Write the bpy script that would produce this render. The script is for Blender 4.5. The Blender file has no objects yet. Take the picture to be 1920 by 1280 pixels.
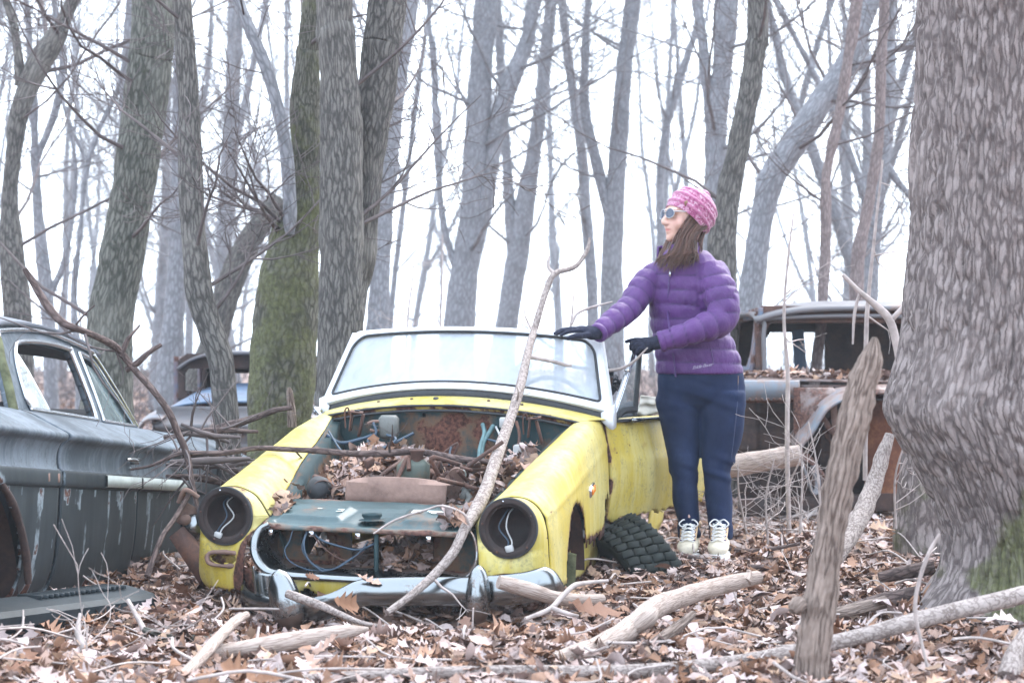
import bpy, math, random
import numpy as np
from mathutils import Vector, Matrix, Euler

random.seed(7)
SC = bpy.context.scene
COL = SC.collection

# ------------------------------------------------------------------ camera, world, sun, exposure
FPX, CAMH = 3570.0, 0.85                       # focal length in pixels of a 1920 px wide frame
PITCH = math.atan(60 / FPX)
cam_d = bpy.data.cameras.new("camera")
cam = bpy.data.objects.new("camera", cam_d)
COL.objects.link(cam)
cam.location = (0, 0, CAMH)
cam.rotation_euler = (math.pi / 2 + PITCH, 0, 0)
cam_d.sensor_width = 36.0
cam_d.lens = FPX / 1920 * 36.0
cam_d.clip_start = 0.1
cam_d.clip_end = 600
cam_d.dof.use_dof = True
cam_d.dof.focus_distance = 7.5
cam_d.dof.aperture_fstop = 4.0
cam_d.dof.aperture_blades = 0
SC.camera = cam

world = bpy.data.worlds.new("World")
SC.world = world
world.use_nodes = True
wn = world.node_tree.nodes
wl = world.node_tree.links
for n in list(wn):
    wn.remove(n)
SUN_EL, SUN_AZ = math.radians(52), math.radians(35)
sky = wn.new('ShaderNodeTexSky')
sky.sky_type = 'NISHITA'
sky.sun_disc = False
sky.sun_elevation = SUN_EL
sky.sun_rotation = SUN_AZ
sky.altitude = 0
sky.air_density = 1.0
sky.dust_density = 6.0
sky.ozone_density = 1.0
hs = wn.new('ShaderNodeHueSaturation')          # overcast: the cloud layer takes most of the blue out
hs.inputs['Saturation'].default_value = 0.45
hs.inputs['Value'].default_value = 1.0
bg = wn.new('ShaderNodeBackground')
bg.inputs['Strength'].default_value = 0.15
wo = wn.new('ShaderNodeOutputWorld')
tint = wn.new('ShaderNodeMix')
tint.data_type = 'RGBA'
tint.blend_type = 'MIX'
tint.inputs['Factor'].default_value = 0.55
tint.inputs['B'].default_value = (9.3, 10.8, 12.6, 1)   # even cloud cover
wl.new(sky.outputs['Color'], hs.inputs['Color'])
wl.new(hs.outputs['Color'], tint.inputs['A'])
wl.new(tint.outputs['Result'], bg.inputs['Color'])
wl.new(bg.outputs['Background'], wo.inputs['Surface'])

sun_d = bpy.data.lights.new("sun", 'SUN')
sun = bpy.data.objects.new("sun", sun_d)
COL.objects.link(sun)
sun_d.energy = 0.6
sun_d.angle = math.radians(25)
sun_d.color = (1.0, 0.97, 0.94)
# Nishita: rotation 0 puts the sun on +Y, growing clockwise seen from above
sdir = Vector((math.sin(SUN_AZ) * math.cos(SUN_EL), math.cos(SUN_AZ) * math.cos(SUN_EL), math.sin(SUN_EL)))
sun.rotation_euler = sdir.to_track_quat('Z', 'Y').to_euler()
sun.location = (0, 0, 40)

SC.view_settings.view_transform = 'Standard'
SC.view_settings.look = 'None'
SC.view_settings.gamma = 1.0
SC.view_settings.use_curve_mapping = False
SC.view_settings.exposure = 1.86
SC.cycles.use_denoising = True
SC.cycles.max_bounces = 7
SC.cycles.diffuse_bounces = 3
SC.cycles.transparent_max_bounces = 12
SC.cycles.volume_bounces = 1
SC.cycles.caustics_reflective = False
SC.cycles.caustics_refractive = False

# ------------------------------------------------------------------ geometry helpers
CP, SP = math.cos(PITCH), math.sin(PITCH)


def ray(px, py):
    d = (px - 960) / FPX
    u = (640 - py) / FPX
    return np.array([d, CP - u * SP, SP + u * CP])


def W(px, py, Y):
    """The place in the wood that stands Y metres out along the ray through a point of the photograph."""
    r = ray(px, py)
    p = r * (Y / r[1])
    p[2] += CAMH
    return p


def _hash(ix, iy, iz, seed):
    h = (ix * 374761393 + iy * 668265263 + iz * 2147483647 + seed * 974634721) & 0xFFFFFFFF
    h = ((h ^ (h >> 13)) * 1274126177) & 0xFFFFFFFF
    h = ((h ^ (h >> 16)) * 2246822519) & 0xFFFFFFFF
    return ((h ^ (h >> 15)) & 0xFFFF) / 65535.0


def vnoise(P, s=1.0, seed=0):
    """Smooth value noise in -1..1 for an (n,3) array."""
    P = np.asarray(P, float).reshape(-1, 3) * s
    i = np.floor(P).astype(np.int64)
    f = P - i
    f = f * f * (3 - 2 * f)
    out = 0
    for dx in (0, 1):
        wx = f[:, 0] if dx else 1 - f[:, 0]
        for dy in (0, 1):
            wy = f[:, 1] if dy else 1 - f[:, 1]
            for dz in (0, 1):
                wz = f[:, 2] if dz else 1 - f[:, 2]
                out = out + wx * wy * wz * _hash(i[:, 0] + dx, i[:, 1] + dy, i[:, 2] + dz, seed)
    return out * 2 - 1


def fbm(P, s=1.0, seed=0, o=3):
    r, a = 0, 1.0
    for k in range(o):
        r = r + a * vnoise(P, s * 2 ** k, seed + k * 17)
        a *= 0.5
    return r / 1.75


def cr(ctrl, n):
    """Catmull-Rom through control rows, n samples evenly by parameter."""
    c = np.asarray(ctrl, float)
    if len(c) == 2:
        t = np.linspace(0, 1, n)[:, None]
        return c[0] * (1 - t) + c[1] * t
    e = np.vstack([2 * c[0] - c[1], c, 2 * c[-1] - c[-2]])
    t = np.linspace(0, len(c) - 1 - 1e-9, n)
    k = np.floor(t).astype(int)
    f = (t - k)[:, None]
    p0, p1, p2, p3 = e[k], e[k + 1], e[k + 2], e[k + 3]
    return 0.5 * (2 * p1 + (p2 - p0) * f + (2 * p0 - 5 * p1 + 4 * p2 - p3) * f ** 2 + (3 * p1 - p0 - 3 * p2 + p3) * f ** 3)


def grid_faces(nr, ncol, wrap=False):
    r = np.arange(nr - 1)[:, None]
    m = ncol if wrap else ncol - 1
    c = np.arange(m)[None, :]
    c2 = (c + 1) % ncol
    a = r * ncol + c
    b = r * ncol + c2
    return np.stack([a, b, b + ncol, a + ncol], -1).reshape(-1, 4)


class MB:
    """Collects vertices and faces and links them as ONE mesh object."""

    def __init__(s):
        s.V, s.F, s.UV, s.M, s.C, s.MI, s.n = [], [], [], [], [], [], 0

    def add(s, V, F, UV=None, mask=None, col=None, mi=0):
        V = np.asarray(V, float).reshape(-1, 3)
        if isinstance(F, np.ndarray):
            F = [F]
        elif len(F) and not isinstance(F[0], np.ndarray):
            by = {}
            for f in F:
                by.setdefault(len(f), []).append(f)
            F = [np.array(v, int) for v in by.values()]
        for f in F:
            s.F.append(f + s.n)
            s.MI.append(np.full(len(f), mi, np.int32))
        k = len(V)
        s.V.append(V)
        s.UV.append(np.zeros((k, 2)) if UV is None else np.asarray(UV, float))
        m = np.zeros(k) if mask is None else (np.full(k, mask) if np.isscalar(mask) else np.asarray(mask, float))
        s.M.append(m)
        c = np.ones((k, 4)) if col is None else np.asarray(col, float)
        if c.ndim == 1:
            c = np.tile(c, (k, 1))
        if c.shape[1] == 3:
            c = np.hstack([c, np.ones((len(c), 1))])
        s.C.append(c)
        s.n += k
        return s

    def mesh(s, name, mats, smooth=True, usecol=False):
        V = np.vstack(s.V)
        me = bpy.data.meshes.new(name)
        tot = np.concatenate([np.full(len(f), f.shape[1], np.int32) for f in s.F])
        idx = np.concatenate([f.ravel() for f in s.F]).astype(np.int32)
        me.vertices.add(len(V))
        me.vertices.foreach_set('co', V.astype(np.float32).ravel())
        me.loops.add(len(idx))
        me.loops.foreach_set('vertex_index', idx)
        me.polygons.add(len(tot))
        st = np.concatenate([[0], np.cumsum(tot)[:-1]]).astype(np.int32)
        me.polygons.foreach_set('loop_start', st)
        me.polygons.foreach_set('loop_total', tot)
        me.polygons.foreach_set('material_index', np.concatenate(s.MI))
        uv = np.vstack(s.UV)
        if np.any(uv):
            l = me.uv_layers.new(name='UVMap')
            l.data.foreach_set('uv', uv[idx].astype(np.float32).ravel())
        m = np.concatenate(s.M)
        a = me.attributes.new('mask', 'FLOAT', 'POINT')
        a.data.foreach_set('value', m.astype(np.float32))
        if usecol:
            a = me.attributes.new('col', 'FLOAT_COLOR', 'POINT')
            a.data.foreach_set('color', np.vstack(s.C).astype(np.float32).ravel())
        for mt in (mats if isinstance(mats, (list, tuple)) else [mats]):
            me.materials.append(mt)
        me.update(calc_edges=True)
        me.validate()
        if smooth:
            me.polygons.foreach_set('use_smooth', np.ones(len(me.polygons), bool))
        return me

    def build(s, name, mats, parent=None, smooth=True, usecol=False, sharp=None):
        me = s.mesh(name, mats, smooth, usecol)
        o = bpy.data.objects.new(name, me)
        COL.objects.link(o)
        if sharp is not None and smooth:
            try:
                me.set_sharp_from_angle(angle=math.radians(sharp))
            except Exception:
                pass
        if parent is not None:
            put(o, parent)
        return o


def put(o, parent):
    o.parent = parent
    if parent.parent is None:
        o.matrix_parent_inverse = Matrix.Translation(-parent.location)
    return o


def thing(name, label, cat, loc=(0, 0, 0), group=None):
    o = bpy.data.objects.new(name, None)
    o.empty_display_size = 0.1
    COL.objects.link(o)
    o.location = Vector([float(v) for v in loc])
    o['label'] = label
    o['category'] = cat
    if group:
        o['group'] = group
    return o


def tag(o, label=None, cat=None, group=None, kind=None):
    if label:
        o['label'] = label
    if cat:
        o['category'] = cat
    if group:
        o['group'] = group
    if kind:
        o['kind'] = kind
    return o


def solid(o, t, offset=-1, bevel=0.0):
    m = o.modifiers.new('thickness', 'SOLIDIFY')
    m.thickness = t
    m.offset = offset
    if bevel:
        b = o.modifiers.new('bevel', 'BEVEL')
        b.width = bevel
        b.segments = 2
    return o


def frames(P):
    """Parallel-transport frames along a polyline."""
    P = np.asarray(P, float)
    T = np.gradient(P, axis=0)
    T /= np.linalg.norm(T, axis=1)[:, None] + 1e-12
    N = np.zeros_like(P)
    up = np.array([0, 1.0, 0]) if abs(T[0][1]) < 0.8 else np.array([1.0, 0, 0])
    n = up - T[0] * up.dot(T[0])
    n /= np.linalg.norm(n)
    for i in range(len(P)):
        n = n - T[i] * n.dot(T[i])
        n /= np.linalg.norm(n) + 1e-12
        N[i] = n
    B = np.cross(T, N)
    return T, N, B


def tube(mb, pts, rad, sides=8, n=None, cap=True, rough=0.0, seed=0, mask=0.0, mi=0, col=None, flat=1.0, rs=9.0):
    pts = np.asarray(pts, float)
    rad = np.asarray([rad] * len(pts) if np.isscalar(rad) else rad, float)
    if n is None:
        n = max(2, len(pts))
    Q = cr(np.hstack([pts, rad[:, None]]), n)
    P, R = Q[:, :3], np.maximum(Q[:, 3], 1e-4)
    T, N, B = frames(P)
    th = np.linspace(0, 2 * math.pi, sides, endpoint=False)
    ring = N[:, None, :] * np.cos(th)[None, :, None] + B[:, None, :] * np.sin(th)[None, :, None] * flat
    V = (P[:, None, :] + ring * R[:, None, None]).reshape(-1, 3)
    if rough:
        d = fbm(V, rs, seed)
        V = V + (ring.reshape(-1, 3)) * (d * rough)[:, None]
    L = np.concatenate([[0], np.cumsum(np.linalg.norm(np.diff(P, axis=0), axis=1))])
    # seam: duplicate the first column so that u runs on
    Vg = V.reshape(n, sides, 3)
    Vg = np.concatenate([Vg, Vg[:, :1]], 1)
    rm = float(np.mean(R))
    uu = np.linspace(0, 2 * math.pi * rm, sides + 1)
    UV = np.stack([np.tile(uu, (n, 1)), np.tile(L[:, None], (1, sides + 1))], -1).reshape(-1, 2)
    Vf = Vg.reshape(-1, 3)
    F = [grid_faces(n, sides + 1)]
    mk = np.full(len(Vf), mask) if np.isscalar(mask) else np.repeat(np.interp(np.linspace(0, 1, n), np.linspace(0, 1, len(mask)), mask), sides + 1)
    mb.add(Vf, F, UV, mk, col, mi)
    if cap:
        for i, fl in ((0, True), (n - 1, False)):
            c = P[i] + T[i] * (-0.25 if i == 0 else 0.25) * R[i] * 0.6
            rv = Vg[i]
            k = len(rv)
            f = np.array([[j, k, j + 1] if not fl else [j + 1, k, j] for j in range(k - 1)])[:, [0, 2, 1]]
            mb.add(np.vstack([rv, c]), [f], np.vstack([UV[:k], UV[:1]]), mk[0], None if col is None else col, mi)
    return P, R


def box(mb, c, s, rot=None, mi=0, mask=0.0, bev=0.0):
    """Box with chamfered edges when bev is set; c centre, s full sizes, rot 3x3 (columns are its axes)."""
    c = np.asarray(c, float)
    h = np.asarray(s, float) / 2
    R = np.eye(3) if rot is None else np.asarray(rot, float)
    if not bev:
        v = np.array([[x, y, z] for x in (-1, 1) for y in (-1, 1) for z in (-1, 1)], float) * h
        F = np.array([[0, 1, 3, 2], [4, 6, 7, 5], [0, 4, 5, 1], [2, 3, 7, 6], [0, 2, 6, 4], [1, 5, 7, 3]])
        mb.add(v @ R.T + c, [F], None, mask, None, mi)
        return
    b = min(bev, min(h) * 0.9)
    vs, ids = [], {}
    for sx in (-1, 1):
        for sy in (-1, 1):
            for sz in (-1, 1):
                for ax in range(3):
                    p = np.array([sx, sy, sz], float) * (h - b)
                    p[ax] = [sx, sy, sz][ax] * h[ax]
                    ids[(sx, sy, sz, ax)] = len(vs)
                    vs.append(p)
    F4, F3 = [], []
    for ax in range(3):
        o = [a for a in range(3) if a != ax]
        for s0 in (-1, 1):
            q = []
            for a, bb in ((-1, -1), (1, -1), (1, 1), (-1, 1)):
                k = [0, 0, 0]
                k[ax] = s0
                k[o[0]] = a
                k[o[1]] = bb
                q.append(ids[(*k, ax)])
            F4.append(q)
        for a in (-1, 1):
            for bb in (-1, 1):
                k1, k2 = [0, 0, 0], [0, 0, 0]
                for k in (k1, k2):
                    k[o[0]] = a
                    k[o[1]] = bb
                k1[ax], k2[ax] = -1, 1
                F4.append([ids[(*k1, o[0])], ids[(*k2, o[0])], ids[(*k2, o[1])], ids[(*k1, o[1])]])
    for sx in (-1, 1):
        for sy in (-1, 1):
            for sz in (-1, 1):
                F3.append([ids[(sx, sy, sz, a)] for a in range(3)])
    v = np.array(vs)
    cen = v.mean(0)

    def fix(Fs):
        out = []
        for f in Fs:
            n_ = np.cross(v[f[1]] - v[f[0]], v[f[2]] - v[f[0]])
            out.append(f if n_.dot(v[f].mean(0) - cen) > 0 else f[::-1])
        return np.array(out)
    mb.add(v @ R.T + c, [fix(F4), fix(F3)], None, mask, None, mi)


def lathe(mb, prof, c, axis=(0, 0, 1), n=32, mi=0, mask=0.0, jag=None):
    """Surface of revolution: prof = [(radius, along)], about axis through c."""
    a = np.asarray(axis, float)
    a /= np.linalg.norm(a)
    t = np.array([1.0, 0, 0]) if abs(a[0]) < 0.8 else np.array([0, 1.0, 0])
    e1 = np.cross(a, t)
    e1 /= np.linalg.norm(e1)
    e2 = np.cross(a, e1)
    th = np.linspace(0, 2 * math.pi, n, endpoint=False)
    pr = np.asarray(prof, float)
    V = (np.asarray(c, float) + a * pr[:, None, None, 1].reshape(-1, 1, 1)
         + pr[:, 0].reshape(-1, 1, 1) * (e1 * np.cos(th)[:, None] + e2 * np.sin(th)[:, None])[None])
    mb.add(V.reshape(-1, 3), [grid_faces(len(pr), n, True)], None, mask, None, mi)


def sheet(mb, V, mask=None, mi=0, uv=None, flip=False, keep=None):
    """V (rows, cols, 3) grid; keep is an optional bool per face."""
    r, c, _ = V.shape
    F = grid_faces(r, c)
    if flip:
        F = F[:, ::-1]
    if keep is not None:
        F = F[keep]
    mb.add(V.reshape(-1, 3), [F], None if uv is None else uv.reshape(-1, 2), None if mask is None else (float(mask) if np.ndim(mask) == 0 else np.broadcast_to(mask, V.shape[:2]).reshape(-1)), None, mi)


# ------------------------------------------------------------------ materials
def mat(name):
    m = bpy.data.materials.new(name)
    m.use_nodes = True
    return m, m.node_tree.nodes, m.node_tree.links, m.node_tree.nodes['Principled BSDF']


def ramp(nodes, stops):
    r = nodes.new('ShaderNodeValToRGB')
    e = r.color_ramp.elements
    e[0].position, e[0].color = stops[0][0], (*stops[0][1], 1)
    e[1].position, e[1].color = stops[-1][0], (*stops[-1][1], 1)
    for p, c in stops[1:-1]:
        k = e.new(p)
        k.color = (*c, 1)
    return r


def noise(nodes, links, scale, detail=4, rough=0.55, vec=None, dist=0.0):
    n = nodes.new('ShaderNodeTexNoise')
    n.inputs['Scale'].default_value = scale
    n.inputs['Detail'].default_value = detail
    n.inputs['Roughness'].default_value = rough
    n.inputs['Distortion'].default_value = dist
    if vec is not None:
        links.new(vec, n.inputs['Vector'])
    return n


def mapping(nodes, links, out, scale):
    mp = nodes.new('ShaderNodeMapping')
    mp.inputs['Scale'].default_value = scale
    links.new(out, mp.inputs['Vector'])
    return mp.outputs['Vector']


def mixc(nodes, links, fac, a, b, mode='MIX'):
    m = nodes.new('ShaderNodeMix')
    m.data_type = 'RGBA'
    m.blend_type = mode
    for k, v in (('Factor', fac), ('A', a), ('B', b)):
        if hasattr(v, 'default_value') or hasattr(v, 'is_linked'):
            links.new(v, m.inputs[k] if k != 'Factor' else m.inputs[0])
        elif k == 'Factor':
            m.inputs[0].default_value = v
        else:
            m.inputs[k].default_value = (*v, 1)
    # sockets named A/B are ambiguous across types: set the colour ones explicitly
    ins = [i for i in m.inputs if i.type == 'RGBA']
    for i, v in zip(ins, (a, b)):
        if hasattr(v, 'is_linked'):
            links.new(v, i)
        else:
            i.default_value = (*v, 1)
    return [o for o in m.outputs if o.type == 'RGBA'][0]


def mth(nodes, links, op, a, b=None, clamp=False):
    m = nodes.new('ShaderNodeMath')
    m.operation = op
    m.use_clamp = clamp
    for i, v in enumerate((a, b)):
        if v is None:
            continue
        if hasattr(v, 'is_linked'):
            links.new(v, m.inputs[i])
        else:
            m.inputs[i].default_value = v
    return m.outputs[0]


def smooth(nodes, links, v, a, b):
    m = nodes.new('ShaderNodeMapRange')
    m.interpolation_type = 'SMOOTHSTEP'
    links.new(v, m.inputs['Value'])
    m.inputs['From Min'].default_value = a
    m.inputs['From Max'].default_value = b
    return m.outputs['Result']


def bump(nodes, links, bsdf, h, strength, dist=0.01):
    b = nodes.new('ShaderNodeBump')
    b.inputs['Strength'].default_value = strength
    b.inputs['Distance'].default_value = dist
    links.new(h, b.inputs['Height'])
    links.new(b.outputs['Normal'], bsdf.inputs['Normal'])


def attr(nodes, name):
    a = nodes.new('ShaderNodeAttribute')
    a.attribute_name = name
    return a


def simple(name, c, rough=0.6, metal=0.0, var=0.25, scale=12, spec=0.5, bmp=0.0):
    m, n, l, b = mat(name)
    tc = n.new('ShaderNodeTexCoord')
    ns = noise(n, l, scale, 5, 0.6, tc.outputs['Object'])
    d = tuple(x * (1 - var) for x in c)
    e = tuple(min(1, x * (1 + var)) for x in c)
    r = ramp(n, [(0.3, d), (0.7, e)])
    l.new(ns.outputs['Fac'], r.inputs['Fac'])
    l.new(r.outputs['Color'], b.inputs['Base Color'])
    b.inputs['Roughness'].default_value = rough
    b.inputs['Metallic'].default_value = metal
    b.inputs['Specular IOR Level'].default_value = spec
    if bmp:
        bump(n, l, b, ns.outputs['Fac'], bmp)
    return m


def rust_mat(name, base=(0.075, 0.035, 0.026), hi=(0.17, 0.075, 0.045), dark=(0.025, 0.018, 0.018), rough=0.8):
    m, n, l, b = mat(name)
    tc = n.new('ShaderNodeTexCoord')
    n1 = noise(n, l, 6, 6, 0.65, tc.outputs['Object'])
    n2 = noise(n, l, 60, 4, 0.6, tc.outputs['Object'])
    r = ramp(n, [(0.3, dark), (0.5, base), (0.72, hi)])
    v = mth(n, l, 'ADD', mth(n, l, 'MULTIPLY', n1.outputs['Fac'], 0.75), mth(n, l, 'MULTIPLY', n2.outputs['Fac'], 0.25))
    l.new(v, r.inputs['Fac'])
    l.new(r.outputs['Color'], b.inputs['Base Color'])
    b.inputs['Roughness'].default_value = rough
    bump(n, l, b, n2.outputs['Fac'], 0.35, 0.004)
    return m


def paint_mat(name, base, fade, grime=(0.06, 0.05, 0.035), rustc=(0.07, 0.03, 0.022), rough=0.45, grime_amt=0.5,
              rust_lo=0.62, rust_hi=0.66, streak=True, fade_amt=0.6, speck=0.5, under=None, spec=0.5, fs=150, chips=0.0):
    """Old car paint: faded on top of base, grime specks, rust where the mask attribute says plus random chips."""
    m, n, l, b = mat(name)
    tc = n.new('ShaderNodeTexCoord')
    ob = tc.outputs['Object']
    big = noise(n, l, 2.6, 5, 0.6, ob)
    mid = noise(n, l, 11, 6, 0.65, ob)
    fine = noise(n, l, fs, 4, 0.75, ob)
    b.inputs['Specular IOR Level'].default_value = spec
    st = noise(n, l, 1.0, 5, 0.65, mapping(n, l, ob, (28, 28, 1.6)))
    fa = smooth(n, l, mth(n, l, 'ADD', mth(n, l, 'MULTIPLY', big.outputs['Fac'], 0.6), mth(n, l, 'MULTIPLY', st.outputs['Fac'], 0.4 if streak else 0.0)), 0.38, 0.62)
    c = mixc(n, l, mth(n, l, 'MULTIPLY', fa, fade_amt), base, fade)
    # fine mildew specks
    gr = mth(n, l, 'MULTIPLY', smooth(n, l, fine.outputs['Fac'], 0.46, 0.66), smooth(n, l, mid.outputs['Fac'], 0.38, 0.66))
    c = mixc(n, l, mth(n, l, 'MULTIPLY', gr, speck), c, grime)
    g2 = smooth(n, l, mth(n, l, 'MULTIPLY', st.outputs['Fac'], mid.outputs['Fac']), 0.30, 0.5)
    c = mixc(n, l, mth(n, l, 'MULTIPLY', g2, grime_amt), c, grime)
    at = attr(n, 'mask')
    chipn = noise(n, l, 34, 3, 0.6, ob)
    chip = mth(n, l, 'MULTIPLY', smooth(n, l, chipn.outputs['Fac'], 0.68, 0.74), chips)
    rm = mth(n, l, 'ADD', mth(n, l, 'ADD', at.outputs['Fac'], chip), mth(n, l, 'MULTIPLY', mid.outputs['Fac'], 0.62))
    rr = smooth(n, l, rm, rust_lo - 0.02, rust_hi)
    halo = smooth(n, l, rm, rust_lo - 0.14, rust_lo)
    if under is not None:
        c = mixc(n, l, halo, c, under)
    else:
        c = mixc(n, l, mth(n, l, 'MULTIPLY', halo, 0.45), c, (0.22, 0.09, 0.03))
    rn = noise(n, l, 70, 4, 0.6, ob)
    rc = ramp(n, [(0.35, tuple(x * 0.4 for x in rustc)), (0.65, tuple(x * 1.9 for x in rustc))])
    l.new(rn.outputs['Fac'], rc.inputs['Fac'])
    c = mixc(n, l, rr, c, rc.outputs['Color'])
    l.new(c, b.inputs['Base Color'])
    ro = n.new('ShaderNodeMapRange')
    l.new(rr, ro.inputs['Value'])
    ro.inputs['To Min'].default_value = rough
    ro.inputs['To Max'].default_value = 0.85
    l.new(ro.outputs['Result'], b.inputs['Roughness'])
    hh = mth(n, l, 'SUBTRACT', mth(n, l, 'MULTIPLY', rn.outputs['Fac'], mth(n, l, 'MULTIPLY', rr, 0.6)), rr)
    hh = mth(n, l, 'ADD', hh, mth(n, l, 'MULTIPLY', fine.outputs['Fac'], 0.06))
    bump(n, l, b, hh, 0.5, 0.004)
    return m


def bark_mat(name, ridge, furrow, us=16.0, vs=4.0, moss=0.0, moss_c=(0.10, 0.105, 0.045), depth=0.02, strength=0.6, lichen=0.3, net=0.41):
    m, n, l, b = mat(name)
    tc = n.new('ShaderNodeTexCoord')
    uv = tc.outputs['UV']
    wv = noise(n, l, 5, 3, 0.5, uv)
    vm = n.new('ShaderNodeVectorMath')
    vm.operation = 'MULTIPLY_ADD'
    l.new(wv.outputs['Color'], vm.inputs[0])
    vm.inputs[1].default_value = (0.03, 0.10, 0)
    l.new(uv, vm.inputs[2])
    na_ = noise(n, l, 1.0, 2, 0.5, mapping(n, l, vm.outputs[0], (us * 0.55, vs * 0.55, 1)))
    nb_ = noise(n, l, 1.0, 2, 0.5, mapping(n, l, vm.outputs[0], (us * 1.0, vs * 0.8, 1)))
    ns = noise(n, l, 1.0, 6, 0.7, mapping(n, l, uv, (us * 2.5, vs * 3.5, 1)))
    big = noise(n, l, 2.2, 4, 0.6, tc.outputs['Object'])
    w2 = noise(n, l, 30, 3, 0.6, uv)
    vm2 = n.new('ShaderNodeVectorMath')
    vm2.operation = 'MULTIPLY_ADD'
    l.new(w2.outputs['Color'], vm2.inputs[0])
    vm2.inputs[1].default_value = (0.016, 0.05, 0)
    l.new(vm.outputs[0], vm2.inputs[2])
    vo = n.new('ShaderNodeTexVoronoi')
    vo.feature = 'DISTANCE_TO_EDGE'
    vo.inputs['Scale'].default_value = 1.0
    vo.inputs['Randomness'].default_value = 1.0
    l.new(mapping(n, l, vm2.outputs[0], (us, vs, 1)), vo.inputs['Vector'])
    f1 = smooth(n, l, vo.outputs['Distance'], 0.0, 0.25)
    f2 = smooth(n, l, mth(n, l, 'ABSOLUTE', mth(n, l, 'SUBTRACT', nb_.outputs['Fac'], 0.5)), 0.0, 0.08)
    h = mth(n, l, 'ADD', mth(n, l, 'ADD', mth(n, l, 'MULTIPLY', f1, net), mth(n, l, 'MULTIPLY', f2, 0.50 - net)), mth(n, l, 'MULTIPLY', ns.outputs['Fac'], 0.52))
    r = ramp(n, [(0.30, furrow), (0.66, tuple((a + c) / 2 for a, c in zip(ridge, furrow))), (0.95, ridge)])
    l.new(h, r.inputs['Fac'])
    c = r.outputs['Color']
    lm = smooth(n, l, big.outputs['Fac'], 0.52, 0.72)
    c = mixc(n, l, mth(n, l, 'MULTIPLY', lm, lichen), c, tuple(min(1, x * 1.35) for x in ridge))
    at = attr(n, 'mask')
    mo = noise(n, l, 4, 7, 0.72, tc.outputs['Object'])
    mf = mth(n, l, 'ADD', mth(n, l, 'ADD', at.outputs['Fac'], moss), mth(n, l, 'MULTIPLY', mth(n, l, 'SUBTRACT', mo.outputs['Fac'], 0.5), 2.0))
    mf = smooth(n, l, mf, 0.35, 0.75)
    mn = noise(n, l, 45, 3, 0.6, tc.outputs['Object'])
    mr = ramp(n, [(0.3, tuple(x * 0.45 for x in moss_c)), (0.7, tuple(x * 1.35 for x in moss_c))])
    l.new(mn.outputs['Fac'], mr.inputs['Fac'])
    c = mixc(n, l, mth(n, l, 'MULTIPLY', mf, 0.72), c, mr.outputs['Color'])
    l.new(c, b.inputs['Base Color'])
    b.inputs['Roughness'].default_value = 0.9
    b.inputs['Specular IOR Level'].default_value = 0.2
    hh = mth(n, l, 'ADD', h, mth(n, l, 'MULTIPLY', mth(n, l, 'MULTIPLY', mn.outputs['Fac'], mf), 0.5))
    bump(n, l, b, hh, strength, depth)
    return m


def glass_mat(name, tint=(0.8, 0.86, 0.9), dirt=0.4, dirt_c=(0.72, 0.78, 0.84), streaks=True):
    """Dirty old safety glass: thin clear pane under a film of dust."""
    m, n, l, b = mat(name)
    n.remove(b)
    out = [x for x in n if x.type == 'OUTPUT_MATERIAL'][0]
    tr = n.new('ShaderNodeBsdfTransparent')
    tr.inputs['Color'].default_value = (*tint, 1)
    gl = n.new('ShaderNodeBsdfGlossy')
    gl.inputs['Roughness'].default_value = 0.04
    lw = n.new('ShaderNodeFresnel')
    lw.inputs['IOR'].default_value = 1.5
    mx = n.new('ShaderNodeMixShader')
    l.new(lw.outputs['Fac'], mx.inputs['Fac'])
    l.new(tr.outputs[0], mx.inputs[1])
    l.new(gl.outputs[0], mx.inputs[2])
    df = n.new('ShaderNodeBsdfDiffuse')
    df.inputs['Color'].default_value = (*dirt_c, 1)
    tl = n.new('ShaderNodeBsdfTranslucent')
    tl.inputs['Color'].default_value = (*dirt_c, 1)
    ad = n.new('ShaderNodeMixShader')
    ad.inputs['Fac'].default_value = 0.5
    l.new(df.outputs[0], ad.inputs[1])
    l.new(tl.outputs[0], ad.inputs[2])
    tc = n.new('ShaderNodeTexCoord')
    a = noise(n, l, 1.0, 5, 0.6, mapping(n, l, tc.outputs['Object'], (14, 14, 3.0)))
    c = noise(n, l, 3, 5, 0.65, tc.outputs['Object'])
    v = mth(n, l, 'ADD', mth(n, l, 'MULTIPLY', a.outputs['Fac'], 0.5), mth(n, l, 'MULTIPLY', c.outputs['Fac'], 0.5))
    f = n.new('ShaderNodeMapRange')
    l.new(v, f.inputs['Value'])
    f.inputs['From Min'].default_value = 0.3
    f.inputs['From Max'].default_value = 0.7
    f.inputs['To Min'].default_value = max(0, dirt - 0.15)
    f.inputs['To Max'].default_value = min(1, dirt + 0.15)
    m2 = n.new('ShaderNodeMixShader')
    l.new(f.outputs['Result'], m2.inputs['Fac'])
    l.new(mx.outputs[0], m2.inputs[1])
    l.new(ad.outputs[0], m2.inputs[2])
    l.new(m2.outputs[0], out.inputs['Surface'])
    return m


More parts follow.
